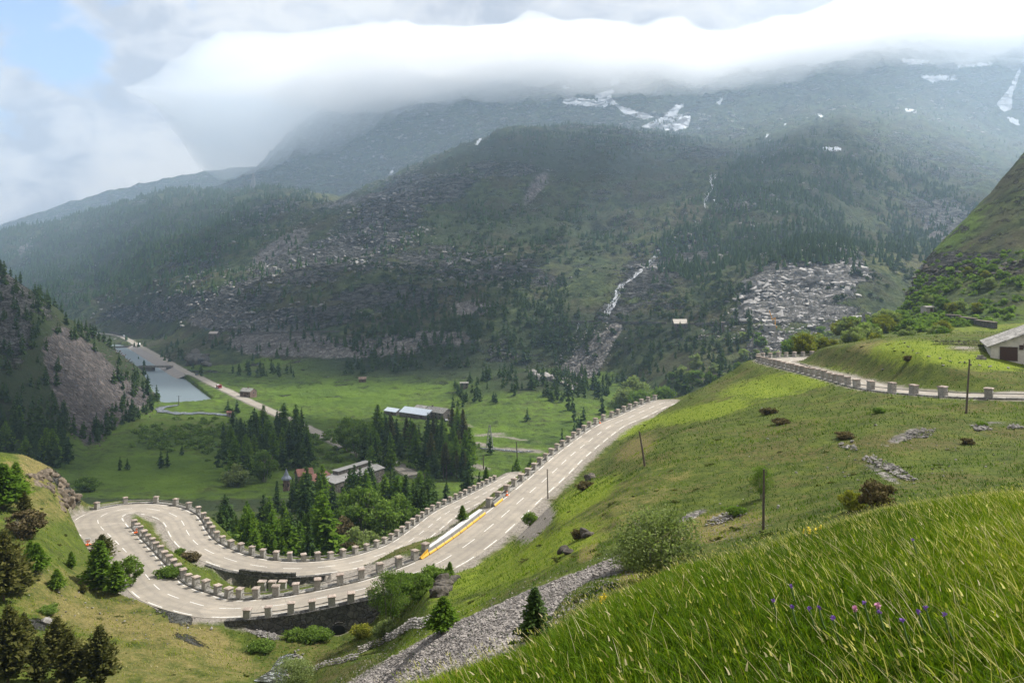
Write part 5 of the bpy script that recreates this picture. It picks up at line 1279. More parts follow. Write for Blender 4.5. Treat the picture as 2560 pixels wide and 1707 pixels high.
# broad-leaved trees and bushes
def bush_data(seed, w, h, nclump, per, leaf, base=0.15, airy=0.0, crown0=0.0):
    g = np.random.default_rng(seed)
    C, T = [], []
    for k in range(nclump):
        a = g.uniform(0, 6.28); rr = g.random() ** .6; zt = g.random()
        env = math.sqrt(max(0.0, 1 - (2 * zt - 1) ** 2)) * .85 + .15
        c = np.array([math.cos(a) * rr * w / 2 * env, math.sin(a) * rr * w / 2 * env, crown0 + (base + (1 - base) * zt) * (h - crown0) * (.93 - .08 * g.random())])
        s = w * (.10 + .09 * g.random()) * (1 + airy)
        d = g.normal(size=(per, 3)); d /= np.linalg.norm(d, axis=1)[:, None]; d *= (s * (.55 + .5 * g.random((per, 1)))); d[:, 2] *= .75
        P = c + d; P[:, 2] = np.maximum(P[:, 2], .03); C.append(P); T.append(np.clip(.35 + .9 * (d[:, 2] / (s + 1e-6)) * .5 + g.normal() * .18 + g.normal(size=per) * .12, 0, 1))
    C = np.concatenate(C); T = np.concatenate(T); n = len(C)
    V, Fq = rot_quads(C, g.normal(size=(n, 3)), g.normal(size=(n, 3)), np.full(n, leaf) * g.uniform(.6, 1.2, n), np.full(n, leaf * 1.5) * g.uniform(.6, 1.2, n))
    return V, Fq, np.repeat(T, 4)
def stems_mesh(seed, w, h, n, r, mat):
    g = random.Random(seed); mb = MB()
    for k in range(n):
        a = g.uniform(0, 6.28); s = g.uniform(.2, .8) * w / 2; b = (math.cos(a) * .06 * w, math.sin(a) * .06 * w)
        top = (math.cos(a) * s, math.sin(a) * s, h * g.uniform(.6, .92))
        mid = (b[0] * .4 + top[0] * .35, b[1] * .4 + top[1] * .35, top[2] * .5)
        mb.tube([(b[0], b[1], -.1 * h), mid, top], [r, r * .7, r * .2], 5)
        for j in range(3):
            q = np.array(mid) * .6 + np.array(top) * .4; a2 = a + g.uniform(-1.4, 1.4)
            mb.tube([q, q + np.array([math.cos(a2) * w * .16, math.sin(a2) * w * .16, h * .18])], [r * .45, r * .12], 4)
    o = mb.build('trunk', mat); me = o.data; bpy.data.objects.remove(o); return me
BV = {}
def bush_proto(kind, shape, i, detail):
    key = (kind, shape, i, detail)
    if key not in BV:
        nc, per, lf = {'lo': (26, 34, .085), 'mid': (46, 60, .05), 'hi': (120, 60, .021)}[detail]
        asp = {'round': .9, 'low': .55, 'tree': 1.35}[shape]
        V, Fq, T = bush_data(300 + i * 13 + len(kind), 1.0, asp, nc, per, lf, .1 if shape != 'tree' else .0, 0.15, .28 if shape == 'tree' else 0)
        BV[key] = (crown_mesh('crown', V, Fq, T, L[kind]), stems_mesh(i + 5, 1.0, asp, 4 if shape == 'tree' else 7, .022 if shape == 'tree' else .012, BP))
    return BV[key]
def put_bush(kind, shape, p, w, label, group=None, detail='mid', i=None, name=None, cat=None, hs=1.0):
    i = random.randrange(3) if i is None else i
    ce, tr = bush_proto(kind, shape, i, detail)
    e = empty(name or ('broadleaf_tree' if shape == 'tree' else 'bush'), (p[0], p[1], p[2] - .02 * w)); e.scale = (w, w, w * hs); e.rotation_euler = (0, 0, random.uniform(0, 6.28))
    tag(e, label, cat or ('tree' if shape == 'tree' else 'bush'), group)
    for nm, me in (('trunk' if shape == 'tree' else 'stems', tr), ('crown' if shape == 'tree' else 'foliage', ce)):
        o = bpy.data.objects.new(nm, me); COL.objects.link(o); o.parent = e
    return e
def hp(p, dpx): return dpx * p[1] / F

# --- single trees of the near slopes: kind, column, base row, top row, nearest depth, label
SING = [('spruce', 1335, 1602, 1462, 24, 'small dark spruce at the lower right edge of the scree'), ('larch', 1107, 1578, 1490, 45, 'bright young larch at the upper left edge of the scree'),
        ('larch', 1124, 1444, 1402, 60, 'tiny larch growing on top of the rock ledge by the road'), ('larch', 250, 1470, 1352, 85, 'bright larch on the knoll edge, left one of the pair'), ('larch', 289, 1484, 1402, 85, 'bright larch right of its taller twin, beside the thin leafy tree'),
        ('pine', 255, 1400, 1336, 90, 'dark pine top standing behind the larch pair at the road edge'), ('larch', 142, 1474, 1420, 80, 'lone small larch on the grass knoll left of the larch pair'), ('pine', 208, 1482, 1458, 80, 'tiny dark conifer between the lone larch and the larch pair'),
        ('larch', 178, 1420, 1376, 90, 'small larch below the rocky crag of the knoll'), ('larch', 92, 1430, 1355, 90, 'spreading larch left of the small crag larch'), ('larch', 5, 1275, 1165, 110, 'tall larch cut by the left edge at the knoll top'), ('larch', 40, 1255, 1155, 115, 'second larch from the left edge on the knoll top'),
        ('pine', 62, 1298, 1235, 110, 'round dark pine right of the knoll-top larches'), ('pine', 10, 1500, 1330, 75, 'big dark pine at the left edge, halfway down'), ('pine', 45, 1482, 1390, 75, 'dark bushy pine beside the big one at the left edge'), ('larch', 75, 1415, 1350, 85, 'green larch above the dark bushy pine'),
        ('larch', 8, 1480, 1400, 66, 'yellowish larch low at the left edge'), ('pine', 20, 1712, 1515, 58, 'large dark pine in the bottom left corner'), ('pine', 95, 1712, 1590, 60, 'dark pine second from the bottom left corner'), ('pine', 175, 1712, 1580, 60, 'dark pine third from the bottom left corner'),
        ('pine', 250, 1716, 1562, 60, 'pointed dark pine, rightmost of the bottom left clump'), ('pine', 140, 1650, 1540, 66, 'dark pine behind the bottom left clump'), ('pine', 60, 1650, 1530, 64, 'dark pine between the corner pine and the clump'),
        ('larch', 1156, 1304, 1262, 118, 'small bright larch on the bank between the two roads'), ('larch', 1215, 1225, 1185, 210, 'small larch at the end of the lower road bend'), ('spruce', 1742, 1180, 1178, 60, '')]
SING = [s for s in SING if s[5]]
for k, x, y, yt, dm, lab in SING:
    p = pick(x, y, dm); put_conifer(k, p, hp(p, y - yt), lab, 'young conifers on the near slopes', big=True, wide=1.45 if k != 'pine' else 1.25)
# --- bushes of the near slopes: kind, shape, column, base row, width px, height ratio, depth, detail, label
BS = [('willow', 'round', 1640, 1440, 215, .88, 24, 'hi', 'large grey-green willow bush behind the tall grass'), ('willow', 'round', 1575, 1425, 110, .8, 24, 'hi', 'smaller lobe-like willow left against the large willow bush'), ('leaf', 'tree', 972, 1562, 100, 1.05, 86, 'hi', 'leafy birch with several stems at the end of the retaining wall'),
      ('leaf', 'round', 1050, 1560, 70, 1, 80, 'mid', 'green bush right of the birch at the wall end'), ('leaf', 'low', 1010, 1480, 80, 1, 92, 'mid', 'low green bush between birch and near road'), ('willow', 'round', 965, 1592, 60, .8, 76, 'mid', 'pale round bush below the birch'), ('yellow', 'low', 905, 1590, 60, .8, 80, 'mid', 'yellow-green low bush at the foot of the retaining wall'),
      ('leaf', 'low', 790, 1600, 70, .8, 84, 'mid', 'green low bush under the middle of the retaining wall'), ('leaf', 'low', 735, 1598, 50, .9, 84, 'mid', 'small green bush under the left part of the retaining wall'), ('willow', 'round', 735, 1712, 95, .8, 74, 'hi', 'pale willow bush at the bottom edge beside the stream'), ('leaf', 'low', 655, 1625, 60, .7, 82, 'mid', 'low green bush on the stream bank left of the wall'),
      ('leaf', 'low', 1080, 1500, 70, 1, 84, 'mid', 'dark green bush tucked against the rock ledge'), ('leaf', 'tree', 328, 1464, 52, 1.1, 90, 'mid', 'thin leafy sapling at the outer road edge beside the larches'), ('leaf', 'tree', 1905, 1246, 54, 1.15, 45, 'hi', 'small leafy tree with a bare trunk on the right-hand slope'),
      ('yellow', 'round', 2132, 1275, 66, .85, 40, 'mid', 'round yellow-green bush above the tall grass'), ('dry', 'low', 2195, 1262, 90, 1.1, 40, 'mid', 'brown twiggy bush right of the yellow-green one'), ('leaf', 'low', 1842, 1287, 44, .9, 45, 'mid', 'small dark green bush by the stone heap'), ('leaf', 'round', 1326, 1318, 36, 1, 100, 'mid', 'little bush on the spur beside the gravel lay-by'),
      ('dry', 'low', 1462, 1222, 46, .7, 80, 'mid', 'dark heathery shrub on the near spur, upper one'), ('dry', 'low', 1450, 1345, 42, .9, 55, 'mid', 'dark heathery shrub low on the bright slope'), ('leaf', 'round', 216, 1228, 52, .8, 145, 'mid', 'bright round bush at the far corner of the hairpin'), ('leaf', 'low', 450, 1385, 24, 1.1, 118, 'mid', 'small bush inside the hairpin near its open end'),
      ('leaf', 'low', 700, 1488, 60, .7, 110, 'mid', 'low bush in front of the three stone pillars'), ('dry', 'low', 475, 1400, 50, .7, 118, 'mid', 'brown shrub inside the hairpin beside the lower road'), ('leaf', 'low', 430, 1440, 70, .6, 112, 'mid', 'green scrub on the strip between the hairpin legs'), ('dry', 'low', 2270, 902, 26, .9, 108, 'mid', 'brown bush on the bank below the stone edging'),
      ('dry', 'low', 1922, 1035, 40, .7, 90, 'mid', 'round olive shrub high on the right-hand slope'), ('dry', 'low', 1950, 1060, 44, .6, 85, 'mid', 'dark spreading shrub just below the olive one'), ('leaf', 'low', 2197, 1032, 30, .8, 80, 'mid', 'dark tuft of shrub on the slope under the posts'), ('dry', 'low', 2418, 1110, 34, .8, 60, 'mid', 'reddish-brown shrub in the open field'),
      ('leaf', 'low', 2455, 1065, 24, .8, 70, 'mid', 'small green shrub beside the right stone heap'), ('dry', 'low', 2112, 1095, 56, .5, 70, 'mid', 'wide flat shrub above the big boulder'), ('leaf', 'low', 120, 1530, 50, .6, 70, 'mid', 'low green shrub on the yellow knoll'), ('dry', 'round', 60, 1340, 90, .8, 95, 'mid', 'dark brownish shrub under the knoll-top conifers'),
      ('leaf', 'round', 1160, 1150, 1, 1, 1, 'lo', '')]
for k, sh, x, y, w, hs, dm, det, lab in BS:
    if not lab: continue
    p = pick(x, y, dm); put_bush(k, sh, p, hp(p, w), lab, None, det, hs=hs)

# --- stands of trees: spec = cluster, label, n, column range, depth range, height range, kinds, [polygon test]
CON = []      # every conifer wanted: (size in the picture, cluster, px, kind, point, height)
def stand(cl, n, xr, dr, hr, kinds, test=None, dense=1.0):
    k = 0; tries = 0
    while k < n and tries < n * 30:
        tries += 1
        px = random.uniform(*xr); D = math.exp(random.uniform(math.log(dr[0]), math.log(dr[1])))
        X = (px - 1280) * D / F; z = ground(X, D); py = HY - F * z / D
        if test and not test(px, py, D, z): continue
        c = int(col_of(px)); ri = int(np.searchsorted(TD[:, c], D)); 
        if ri < NR and RDIST[ri, c] < 2.5: continue
        hgt = random.uniform(*hr) * random.uniform(.55, 1.12)
        if D > 160 and not lk_free(X, D): continue
        CON.append((hgt * F / D, cl, px, random.choice(kinds), (X, D, z), hgt)); k += 1
def lk_free(X, D):
    if D < 500 or D > 1500: return True
    return not bool(inpoly(np.array([X]), np.array([D]), LAKE)[0])
def P_(*pts):
    pl = list(pts)
    return lambda px, py, D, z: bool(inpoly(np.array([px]), np.array([py]), pl)[0])
stand('behind the lower road below the hairpin', 84, (505, 905), (168, 262), (9, 15), ['larch', 'larch', 'larch', 'spruce'], lambda px, py, D, z: px > 505 + (225 - D) * .6 and not (px > 840 and D < 232))
stand('between the factory and the lower road', 52, (900, 1180), (195, 330), (11, 17), ['spruce', 'spruce', 'larch'], lambda px, py, D, z: D > (240 if px < 1030 else 200) + max(0, px - 1030) * .3 and not (px > 1085 and D < 290))
stand('in front of the grey factory hall', 44, (690, 930), (262, 335), (12, 17), ['larch', 'spruce'], lambda px, py, D, z: not (700 < px < 730))
stand('between the farm and the factory', 85, (905, 1175), (372, 470), (16, 23), ['pine', 'spruce', 'larch'])
stand('left of the factory', 95, (555, 770), (375, 500), (13, 19), ['spruce', 'larch'], lambda px, py, D, z: D > 400 or px < 680)
stand('in the row above the red truck', 26, (565, 735), (770, 815), (9, 13), ['larch'])
stand('on the wooded foot of the dark left slope', 110, (-60, 230), (385, 470), (10, 18), ['spruce', 'larch', 'spruce'], lambda px, py, D, z: z > -93)
stand('along the shore below the scree', 56, (215, 430), (430, 660), (9, 14), ['larch', 'spruce'], P_((210, 1140), (300, 1070), (380, 1030), (430, 1000), (380, 960), (330, 930), (270, 960), (300, 1020), (230, 1080), (200, 1120)))
stand('scattered on the dark left slope', 170, (-60, 420), (470, 690), (8, 13), ['spruce', 'larch'], lambda px, py, D, z: z > -88 and not (150 < px < 330 and 880 < py < 1080 and random.random() > .06))
stand('on the hummocks behind the farm', 90, (1130, 1520), (570, 690), (8, 14), ['spruce', 'larch'])
stand('beside the upper road bend above the gorge', 40, (1400, 1640), (380, 560), (9, 15), ['spruce', 'larch', 'spruce'])
stand('right of the stream bed in the meadow', 20, (1180, 1380), (330, 372), (8, 13), ['larch'], lambda px, py, D, z: px > 1255 or D < 340)
stand('in the dark wood across the valley', 420, (860, 1420), (770, 980), (9, 15), ['spruce', 'larch', 'spruce'], lambda px, py, D, z: py < 940 and (px > 980 or py > 850))
stand('on the crags right of the gorge', 240, (1380, 1880), (540, 800), (8, 14), ['larch', 'spruce'], lambda px, py, D, z: not (1290 < px < 1560 and 800 < py < 935 and random.random() > .15) and py < 990)
for x, D, hh, k in ((300, 395, 7, 'spruce'), (318, 395, 6, 'spruce'), (402, 400, 9, 'spruce'), (418, 402, 8, 'spruce'), (545, 402, 9, 'spruce'), (455, 430, 6, 'larch'), (570, 575, 9, 'spruce'), (592, 560, 11, 'spruce'), (600, 490, 10, 'spruce'), (1225, 432, 11, 'pine'), (1405, 460, 9, 'spruce'), (1318, 520, 9, 'spruce'), (1020, 560, 8, 'spruce')):
    X = (x - 1280) * D / F; CON.append((hh * F / D + 4, 'standing alone in the valley meadow', x, k, (X, D, ground(X, D)), hh))
CON.sort(key=lambda c: -c[0])
NIND = 300 - len(SING) - 4
IND, REST = CON[:NIND], CON[NIND:]
from collections import defaultdict
cc = defaultdict(list)
for c in IND: cc[(c[1], c[3])].append(c)
ADJ = {'spruce': 'dark spruce', 'larch': 'green larch', 'pine': 'tall pine'}
for (cl, kd), lst in cc.items():
    lst.sort(key=lambda c: c[2])
    for j, c in enumerate(lst):
        lab = '%s %s from the left %s' % (ordinal(j + 1), ADJ[kd], cl) if len(lst) > 1 else 'the only %s %s' % (ADJ[kd], cl)
        put_conifer(kd, c[4], c[5], lab, 'conifers ' + cl, i=3 if kd == 'pine' else None)

# --- broad-leaved trees of the valley
BL = [(905, 1290, 212, 12, 'leaf', 'tree', 'tall pale broadleaf tree in the dip behind the lower road'), (960, 1330, 205, 9, 'leaf', 'tree', 'broad maple-like tree right of the tall pale one'), (900, 1350, 190, 9, 'willow', 'round', 'pale rounded tree hugging the lower road'), (945, 1365, 182, 7, 'willow', 'round', 'pale rounded bush right against the stone posts'),
      (1000, 1320, 212, 9, 'leaf', 'tree', 'dark leafy tree at the right end of the broadleaf group'), (870, 1370, 182, 6, 'dry', 'round', 'bare brownish bush left of the pale rounded tree'), (845, 1330, 200, 8, 'dry', 'tree', 'reddish leafless tree beside the conifers'), (625, 1340, 180, 4, 'willow', 'round', 'pale bush on the bank below the hairpin'), (655, 1370, 170, 5, 'leaf', 'low', 'green thicket on the bank under the hairpin'),
      (590, 1250, 360, 11, 'willow', 'round', 'grey-green round tree at the meadow edge left of the turret'), (660, 1220, 370, 11, 'leaf', 'tree', 'domed dark tree just left of the turret'), (895, 1150, 425, 15, 'leaf', 'tree', 'big round broadleaf tree beside the valley road'), (865, 1130, 445, 13, 'leaf', 'tree', 'round broadleaf tree left behind the biggest one'),
      (1585, 905, 600, 22, 'willow', 'round', 'large pale round tree on the crag right of the scree'), (1600, 960, 560, 17, 'leaf', 'round', 'dark round tree below the large pale one'), (1560, 935, 585, 17, 'willow', 'round', 'pale tree left of the large round one'), (1660, 950, 550, 15, 'leaf', 'round', 'green tree right of the large pale one')]
for x, y, D, w, k, sh, lab in BL:
    X = (x - 1280) * D / F; put_bush(k, sh, (X, D, ground(X, D)), w, lab, None, 'mid', name='broadleaf_tree', cat='tree')
bl = []
for j in range(75):
    px = random.uniform(1930, 2480); D = random.uniform(212, 325); X = (px - 1280) * D / F; z = ground(X, D); py = HY - F * z / D
    if py > 900 or (2360 < px < 2500 and py > 790): continue
    bl.append((px, X, D, z))
bl.sort()
for j, (px, X, D, z) in enumerate(bl):
    put_bush(random.choice(['willow', 'leaf', 'willow', 'yellow']), 'round', (X, D, z), random.uniform(3.5, 8.0) * (1 if px < 2330 else .7), ordinal(j + 1) + ' willow from the left in the thicket behind the upper bend', 'willows behind the upper bend', 'mid')
bl = []
for j in range(70):
    px = random.uniform(1560, 2120); D = random.uniform(500, 650); X = (px - 1280) * D / F; z = ground(X, D); py = HY - F * z / D
    if py > 960: continue
    bl.append((px, X, D, z))
bl.sort()
for j, (px, X, D, z) in enumerate(bl):
    put_bush(random.choice(['willow', 'leaf']), 'round', (X, D, z), random.uniform(6, 12), ordinal(j + 1) + ' broadleaf tree from the left on the rocks below the quarry', 'broadleaf trees below the quarry', 'lo', name='broadleaf_tree', cat='tree')

# --- all further trees: one mass
FV, FF, FT = [], [], []; fn = 0
low = [conifer_data(900 + i, 1.0, .235, 26, 4, 'spruce', .04, 1.4) for i in range(4)]
vlow = []
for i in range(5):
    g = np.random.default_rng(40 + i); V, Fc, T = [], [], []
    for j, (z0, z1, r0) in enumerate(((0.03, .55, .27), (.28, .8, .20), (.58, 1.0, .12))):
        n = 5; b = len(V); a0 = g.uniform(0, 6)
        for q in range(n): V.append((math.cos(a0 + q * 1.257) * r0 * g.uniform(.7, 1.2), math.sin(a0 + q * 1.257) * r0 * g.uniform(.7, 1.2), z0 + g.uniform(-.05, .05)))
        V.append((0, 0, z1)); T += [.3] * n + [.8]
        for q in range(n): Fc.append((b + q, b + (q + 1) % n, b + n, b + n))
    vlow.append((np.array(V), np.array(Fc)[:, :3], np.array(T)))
def add_mass(lst, protos):
    global fn
    for (X, D, z, hgt, tn) in lst:
        V, Fc, T = random.choice(protos); a = random.uniform(0, 6.28); c, s = math.cos(a), math.sin(a); w = hgt * random.uniform(.85, 1.35)
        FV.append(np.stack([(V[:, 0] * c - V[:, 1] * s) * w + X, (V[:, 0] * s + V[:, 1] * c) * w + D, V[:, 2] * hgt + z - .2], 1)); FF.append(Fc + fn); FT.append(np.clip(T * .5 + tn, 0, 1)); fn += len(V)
add_mass([(c[4][0], c[4][1], c[4][2], c[5], random.uniform(0, .3) + (.2 if c[3] == 'larch' else 0)) for c in REST], low)
def finish_mass(name, mat):
    global FV, FF, FT, fn
    V = np.concatenate(FV); q4 = [f for f in FF if f.shape[1] == 4]; q3 = [f for f in FF if f.shape[1] == 3]
    fs = ([np.concatenate(q4)] if q4 else []) + ([np.concatenate(q3)] if q3 else [])
    me = np_mesh(name, V, fs, mat, False); set_tint(me.data, np.concatenate(FT)); tag(me, kind='stuff'); FV, FF, FT, fn = [], [], [], 0
    return me
def scatter(n, blobs, dmin, dmax, hr, skip=None, base=0.0):
    """trees spread over grid cells by density blobs in the view"""
    dens = np.zeros(TD.shape); blob(dens, blobs, dmin, dmax)
    dens = np.maximum(dens, base * ((TD > dmin) & (TD < dmax)))
    dens *= np.clip(fbm(TX, TD, 90.0, 3) * 2.2 + .75, 0.03, 2)
    c = np.zeros(TD.shape); dr = np.diff(TD, axis=0, prepend=TD[:1]); cell = dr * TD * (pxs[1] - pxs[0]) / F      # ground area
    steep = np.hypot(1, np.abs(np.diff(TZ, axis=0, prepend=TZ[:1])) / np.maximum(dr, 1e-3)); w = dens * cell * np.minimum(steep, 2.5) * (dens > .02)
    w = w.ravel(); w /= w.sum(); idx = rng.choice(len(w), n, p=w)
    r_, c_ = np.divmod(idx, NC); out = []
    for a, b in zip(r_, c_): out.append((TX[a, b] + rng.uniform(-3, 3), TD[a, b] + rng.uniform(-3, 3), TZ[a, b], rng.uniform(*hr), rng.uniform(0, .45)))
    return out
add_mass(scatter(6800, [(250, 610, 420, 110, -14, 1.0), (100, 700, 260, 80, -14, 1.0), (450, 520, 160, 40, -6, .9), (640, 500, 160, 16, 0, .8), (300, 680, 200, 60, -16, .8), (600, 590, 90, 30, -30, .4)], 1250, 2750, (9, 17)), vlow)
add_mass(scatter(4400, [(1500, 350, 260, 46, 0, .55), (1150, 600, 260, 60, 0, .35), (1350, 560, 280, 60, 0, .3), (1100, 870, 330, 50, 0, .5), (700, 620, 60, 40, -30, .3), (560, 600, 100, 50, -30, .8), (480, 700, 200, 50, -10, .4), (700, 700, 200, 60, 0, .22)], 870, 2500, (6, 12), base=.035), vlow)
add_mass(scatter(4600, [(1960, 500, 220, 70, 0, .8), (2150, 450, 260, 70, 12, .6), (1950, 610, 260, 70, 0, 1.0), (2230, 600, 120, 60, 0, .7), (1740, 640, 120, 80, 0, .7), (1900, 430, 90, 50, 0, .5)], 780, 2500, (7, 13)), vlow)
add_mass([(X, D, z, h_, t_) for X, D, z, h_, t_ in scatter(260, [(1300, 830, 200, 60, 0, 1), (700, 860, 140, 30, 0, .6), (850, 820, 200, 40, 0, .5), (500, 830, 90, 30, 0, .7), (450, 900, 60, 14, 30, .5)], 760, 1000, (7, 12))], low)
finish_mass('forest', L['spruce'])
# ragged broadleaf scrub of the slopes
g_ = np.random.default_rng(5)
scrub = []
for i in range(5):
    V, Fq, T = bush_data(700 + i, 1.0, .6, 12, 9, .17, .1, .2); scrub.append((V, Fq, T))
def scr(lst): add_mass([(X, D, z, h_, t_) for X, D, z, h_, t_ in lst], scrub)
scr(scatter(800, [(2350, 740, 220, 60, 0, 1.0), (2250, 800, 200, 30, 0, 1.0), (2500, 700, 200, 70, 0, .8)], 245, 420, (1.2, 3.4)))
scr(scatter(500, [(560, 1100, 200, 50, 0, .4), (1100, 1140, 120, 30, 0, .5), (850, 1110, 160, 20, 0, .9), (700, 1140, 160, 30, 0, 1.0)], 360, 620, (2, 4.5)))
scr(scatter(420, [(640, 1370, 120, 40, 20, 1.0), (560, 1340, 60, 40, 30, 1.0), (780, 1400, 100, 20, 0, .8)], 160, 225, (1.0, 3.0)))
finish_mass('scrub', L['leaf'])
scr(scatter(900, [(1300, 600, 260, 60, 0, .8), (1500, 840, 200, 60, 0, .8), (1750, 750, 160, 60, 0, .6), (1180, 680, 300, 60, 0, .5), (2200, 700, 120, 60, 0, .6), (1100, 800, 240, 40, 0, .6)], 600, 1500, (3, 8)))
finish_mass('scrub', leaf_mat('dark_scrub', (0.02, 0.035, 0.012), (0.045, 0.068, 0.02), (0.08, 0.10, 0.035), 0.3))

# ------------------------------------------------------------------ stones
def rocks_obj(name, label, cat, p, size, v=0, mat=None, squash=1.0, group=None):
    V, Fc = ROCKS[v % 6]; me = np_mesh(name, V * np.array([size, size * .8, size * squash]), Fc, mat or M['rock'])
    me.location = p; me.rotation_euler = (random.uniform(-.3, .3), random.uniform(-.3, .3), random.uniform(0, 6)); tag(me, label, cat, group)
BO = [(2130, 1106, 26, 70, 'large rounded boulder in the open field'), (2262, 1103, 16, 70, 'flat grey boulder at the foot of the upper stone heap'), (2188, 1064, 12, 80, 'pale boulder halfway up the right-hand slope'), (1947, 1266, 16, 40, 'pale boulder with a flat top right of the brown pole'), (2290, 1198, 12, 50, 'upright stone at the lower end of the rock heap'),
      (2112, 1193, 10, 50, 'pair-forming reddish stone left of the lower rock heap'), (2122, 1188, 9, 50, 'grey stone beside the reddish one left of the rock heap'), (1915, 1182, 10, 50, 'grey slab near the small leafy tree'), (1990, 1182, 12, 50, 'long grey slab right of the small leafy tree'), (2206, 925, 14, 104, 'pale slab on the bank above the upper road'),
      (2357, 914, 14, 108, 'white split rock on the edge of the terrace'), (2412, 908, 12, 108, 'flat white stone on the terrace edge, left of the pole'), (1372, 1020, 8, 110, 'small stone by the road crest'), (1905, 1022, 12, 90, 'stone jutting above the olive shrub'), (1920, 1098, 9, 75, 'dark stone alone on the grassy spur'),
      (1410, 1246, 8, 85, 'small pale stone on the shaded spur'), (1335, 1338, 9, 85, 'pale stone at the edge of the gravel lay-by'), (1240, 1600, 14, 35, 'big pale block in the middle of the scree'), (1220, 1560, 12, 40, 'dark block in the upper scree'), (1445, 1432, 14, 42, 'brown rock at the crest of the scree'),
      (120, 1560, 44, 70, 'large flat slab half buried in the yellow knoll'), (95, 1305, 12, 110, 'white stone under the knoll-top conifers'), (230, 1520, 12, 85, 'pale stone on the yellow knoll, upper left of a scatter'), (250, 1535, 10, 85, 'pale stone on the yellow knoll, lower right of a scatter'), (165, 1530, 14, 80, 'flat pale slab on the yellow knoll'),
      (530, 1572, 18, 84, 'dark boulder at the lip of the knoll beside the near road'), (470, 1570, 12, 85, 'grey stone left of the dark boulder at the knoll lip'), (620, 1615, 12, 80, 'grey boulder on the stream bank')]
for j, (x, y, w, dm, lab) in enumerate(BO):
    p = pick(x, y, dm); rocks_obj('boulder', lab, 'boulder', p + np.array([0, 0, .12 * hp(p, w)]), hp(p, w) * .55, j, None, .9)
def heap(poly_, n, size, dmin, dmax, mat, name, label, cat, dz=0.25, kind=None):
    ok = inpoly(PXG, TPY, poly_) & (TD > dmin) & (TD < dmax) & VIS
    r_, c_ = np.where(ok)
    if len(r_) == 0: print('empty heap', label); return
    k = rng.integers(0, len(r_), n); a, b = r_[k], c_[k]
    sz = size * np.exp(np.clip(rng.normal(size=n), -1.5, 1.4) * .42); D = TD[a, b]
    pts = np.stack([TX[a, b] + rng.uniform(-.5, .5, n) * D * 3.2 / F, D + rng.uniform(-.15, .15, n), TZ[a, b] + sz * dz], 1)
    o = rocks_into(name, pts, sz, mat); tag(o, None if kind else label, cat, kind=kind)
GS = stone_mat('scree_stone', [(0.085, 0.078, 0.073), (0.22, 0.20, 0.185), (0.42, 0.385, 0.355)], 1.6, 0.05)
scp = [(790, 1760), (880, 1700), (930, 1668), (1030, 1614), (1150, 1552), (1300, 1486), (1450, 1429), (1548, 1390), (1556, 1420), (1470, 1448), (1400, 1500), (1370, 1560), (1290, 1640), (1190, 1690), (1000, 1740)]
heap(scp, 22000, .075, 24, 76, GS, 'scree', None, None, .15, 'stuff')
wide_ = [(760, 1790), (840, 1700), (900, 1650), (1010, 1596), (1130, 1532), (1290, 1462), (1440, 1404), (1570, 1366), (1600, 1430), (1500, 1480), (1420, 1530), (1390, 1590), (1300, 1660), (1180, 1707), (1000, 1760)]
heap(wide_, 2600, .06, 24, 80, GS, 'scree', None, None, .15, 'stuff')
heap(scp, 900, .14, 24, 76, GS, 'scree', None, None, .2, 'stuff')
heap([(1540, 1395), (1800, 1290), (1960, 1290), (1900, 1340), (1650, 1440), (1500, 1490), (1330, 1590), (1400, 1490)], 1100, .05, 24, 70, M['rock'], 'gravel', None, None, .2, 'stuff')
heap([(1780, 1296), (1850, 1270), (1870, 1285), (1800, 1312), (1760, 1316)], 170, .13, 40, 70, M['rock'], 'rubble', 'long low heap of grey stones left of the brown pole', None, .5, 'stuff')
heap([(2155, 1150), (2185, 1140), (2250, 1170), (2290, 1205), (2255, 1200), (2200, 1170)], 260, .15, 40, 75, M['rock'], 'rubble', 'long heap of broken grey rock in the field centre', None, .5, 'stuff')
heap([(2265, 1085), (2300, 1072), (2345, 1075), (2320, 1095), (2270, 1100)], 170, .14, 60, 90, M['rock'], 'rubble', 'grey stone heap just above the long one', None, .5, 'stuff')
heap([(2425, 1066), (2460, 1064), (2480, 1076), (2440, 1078)], 90, .17, 60, 95, M['rock'], 'rubble', 'small stone heap beside the green shrub at right', None, .5, 'stuff')
heap([(2515, 1064), (2545, 1062), (2560, 1072), (2520, 1074)], 70, .15, 60, 95, M['rock'], 'rubble', 'small stone heap at the right edge of the picture', None, .5, 'stuff')
heap([(2095, 1108), (2140, 1118), (2145, 1130), (2100, 1120)], 40, .16, 50, 90, M['rock'], 'rubble', 'rubble spilling below the large rounded boulder', None, .5, 'stuff')
heap([(630, 1555), (690, 1570), (700, 1600), (650, 1598)], 260, .16, 70, 94, M['rock'], 'rubble', 'pale rubble fan left below the retaining wall', None, .3, 'stuff')
heap([(700, 1640), (745, 1622), (760, 1640), (730, 1700), (690, 1707)], 60, .25, 70, 90, M['rock'], 'rubble', 'stones lining the little stream', None, .2, 'stuff')
heap([(0, 1400), (250, 1440), (480, 1540), (520, 1620), (300, 1600), (0, 1560)], 170, .11, 60, 120, M['rock'], 'gravel', None, None, .3, 'stuff')
heap([(1700, 1100), (2560, 1060), (2560, 1180), (2100, 1260), (1800, 1300)], 170, .09, 40, 110, M['rock'], 'gravel', None, None, .3, 'stuff')
heap([(1290, 1330), (1330, 1290), (1400, 1230), (1360, 1290), (1330, 1310)], 140, .07, 95, 135, M['rock'], 'gravel', None, None, .3, 'stuff')
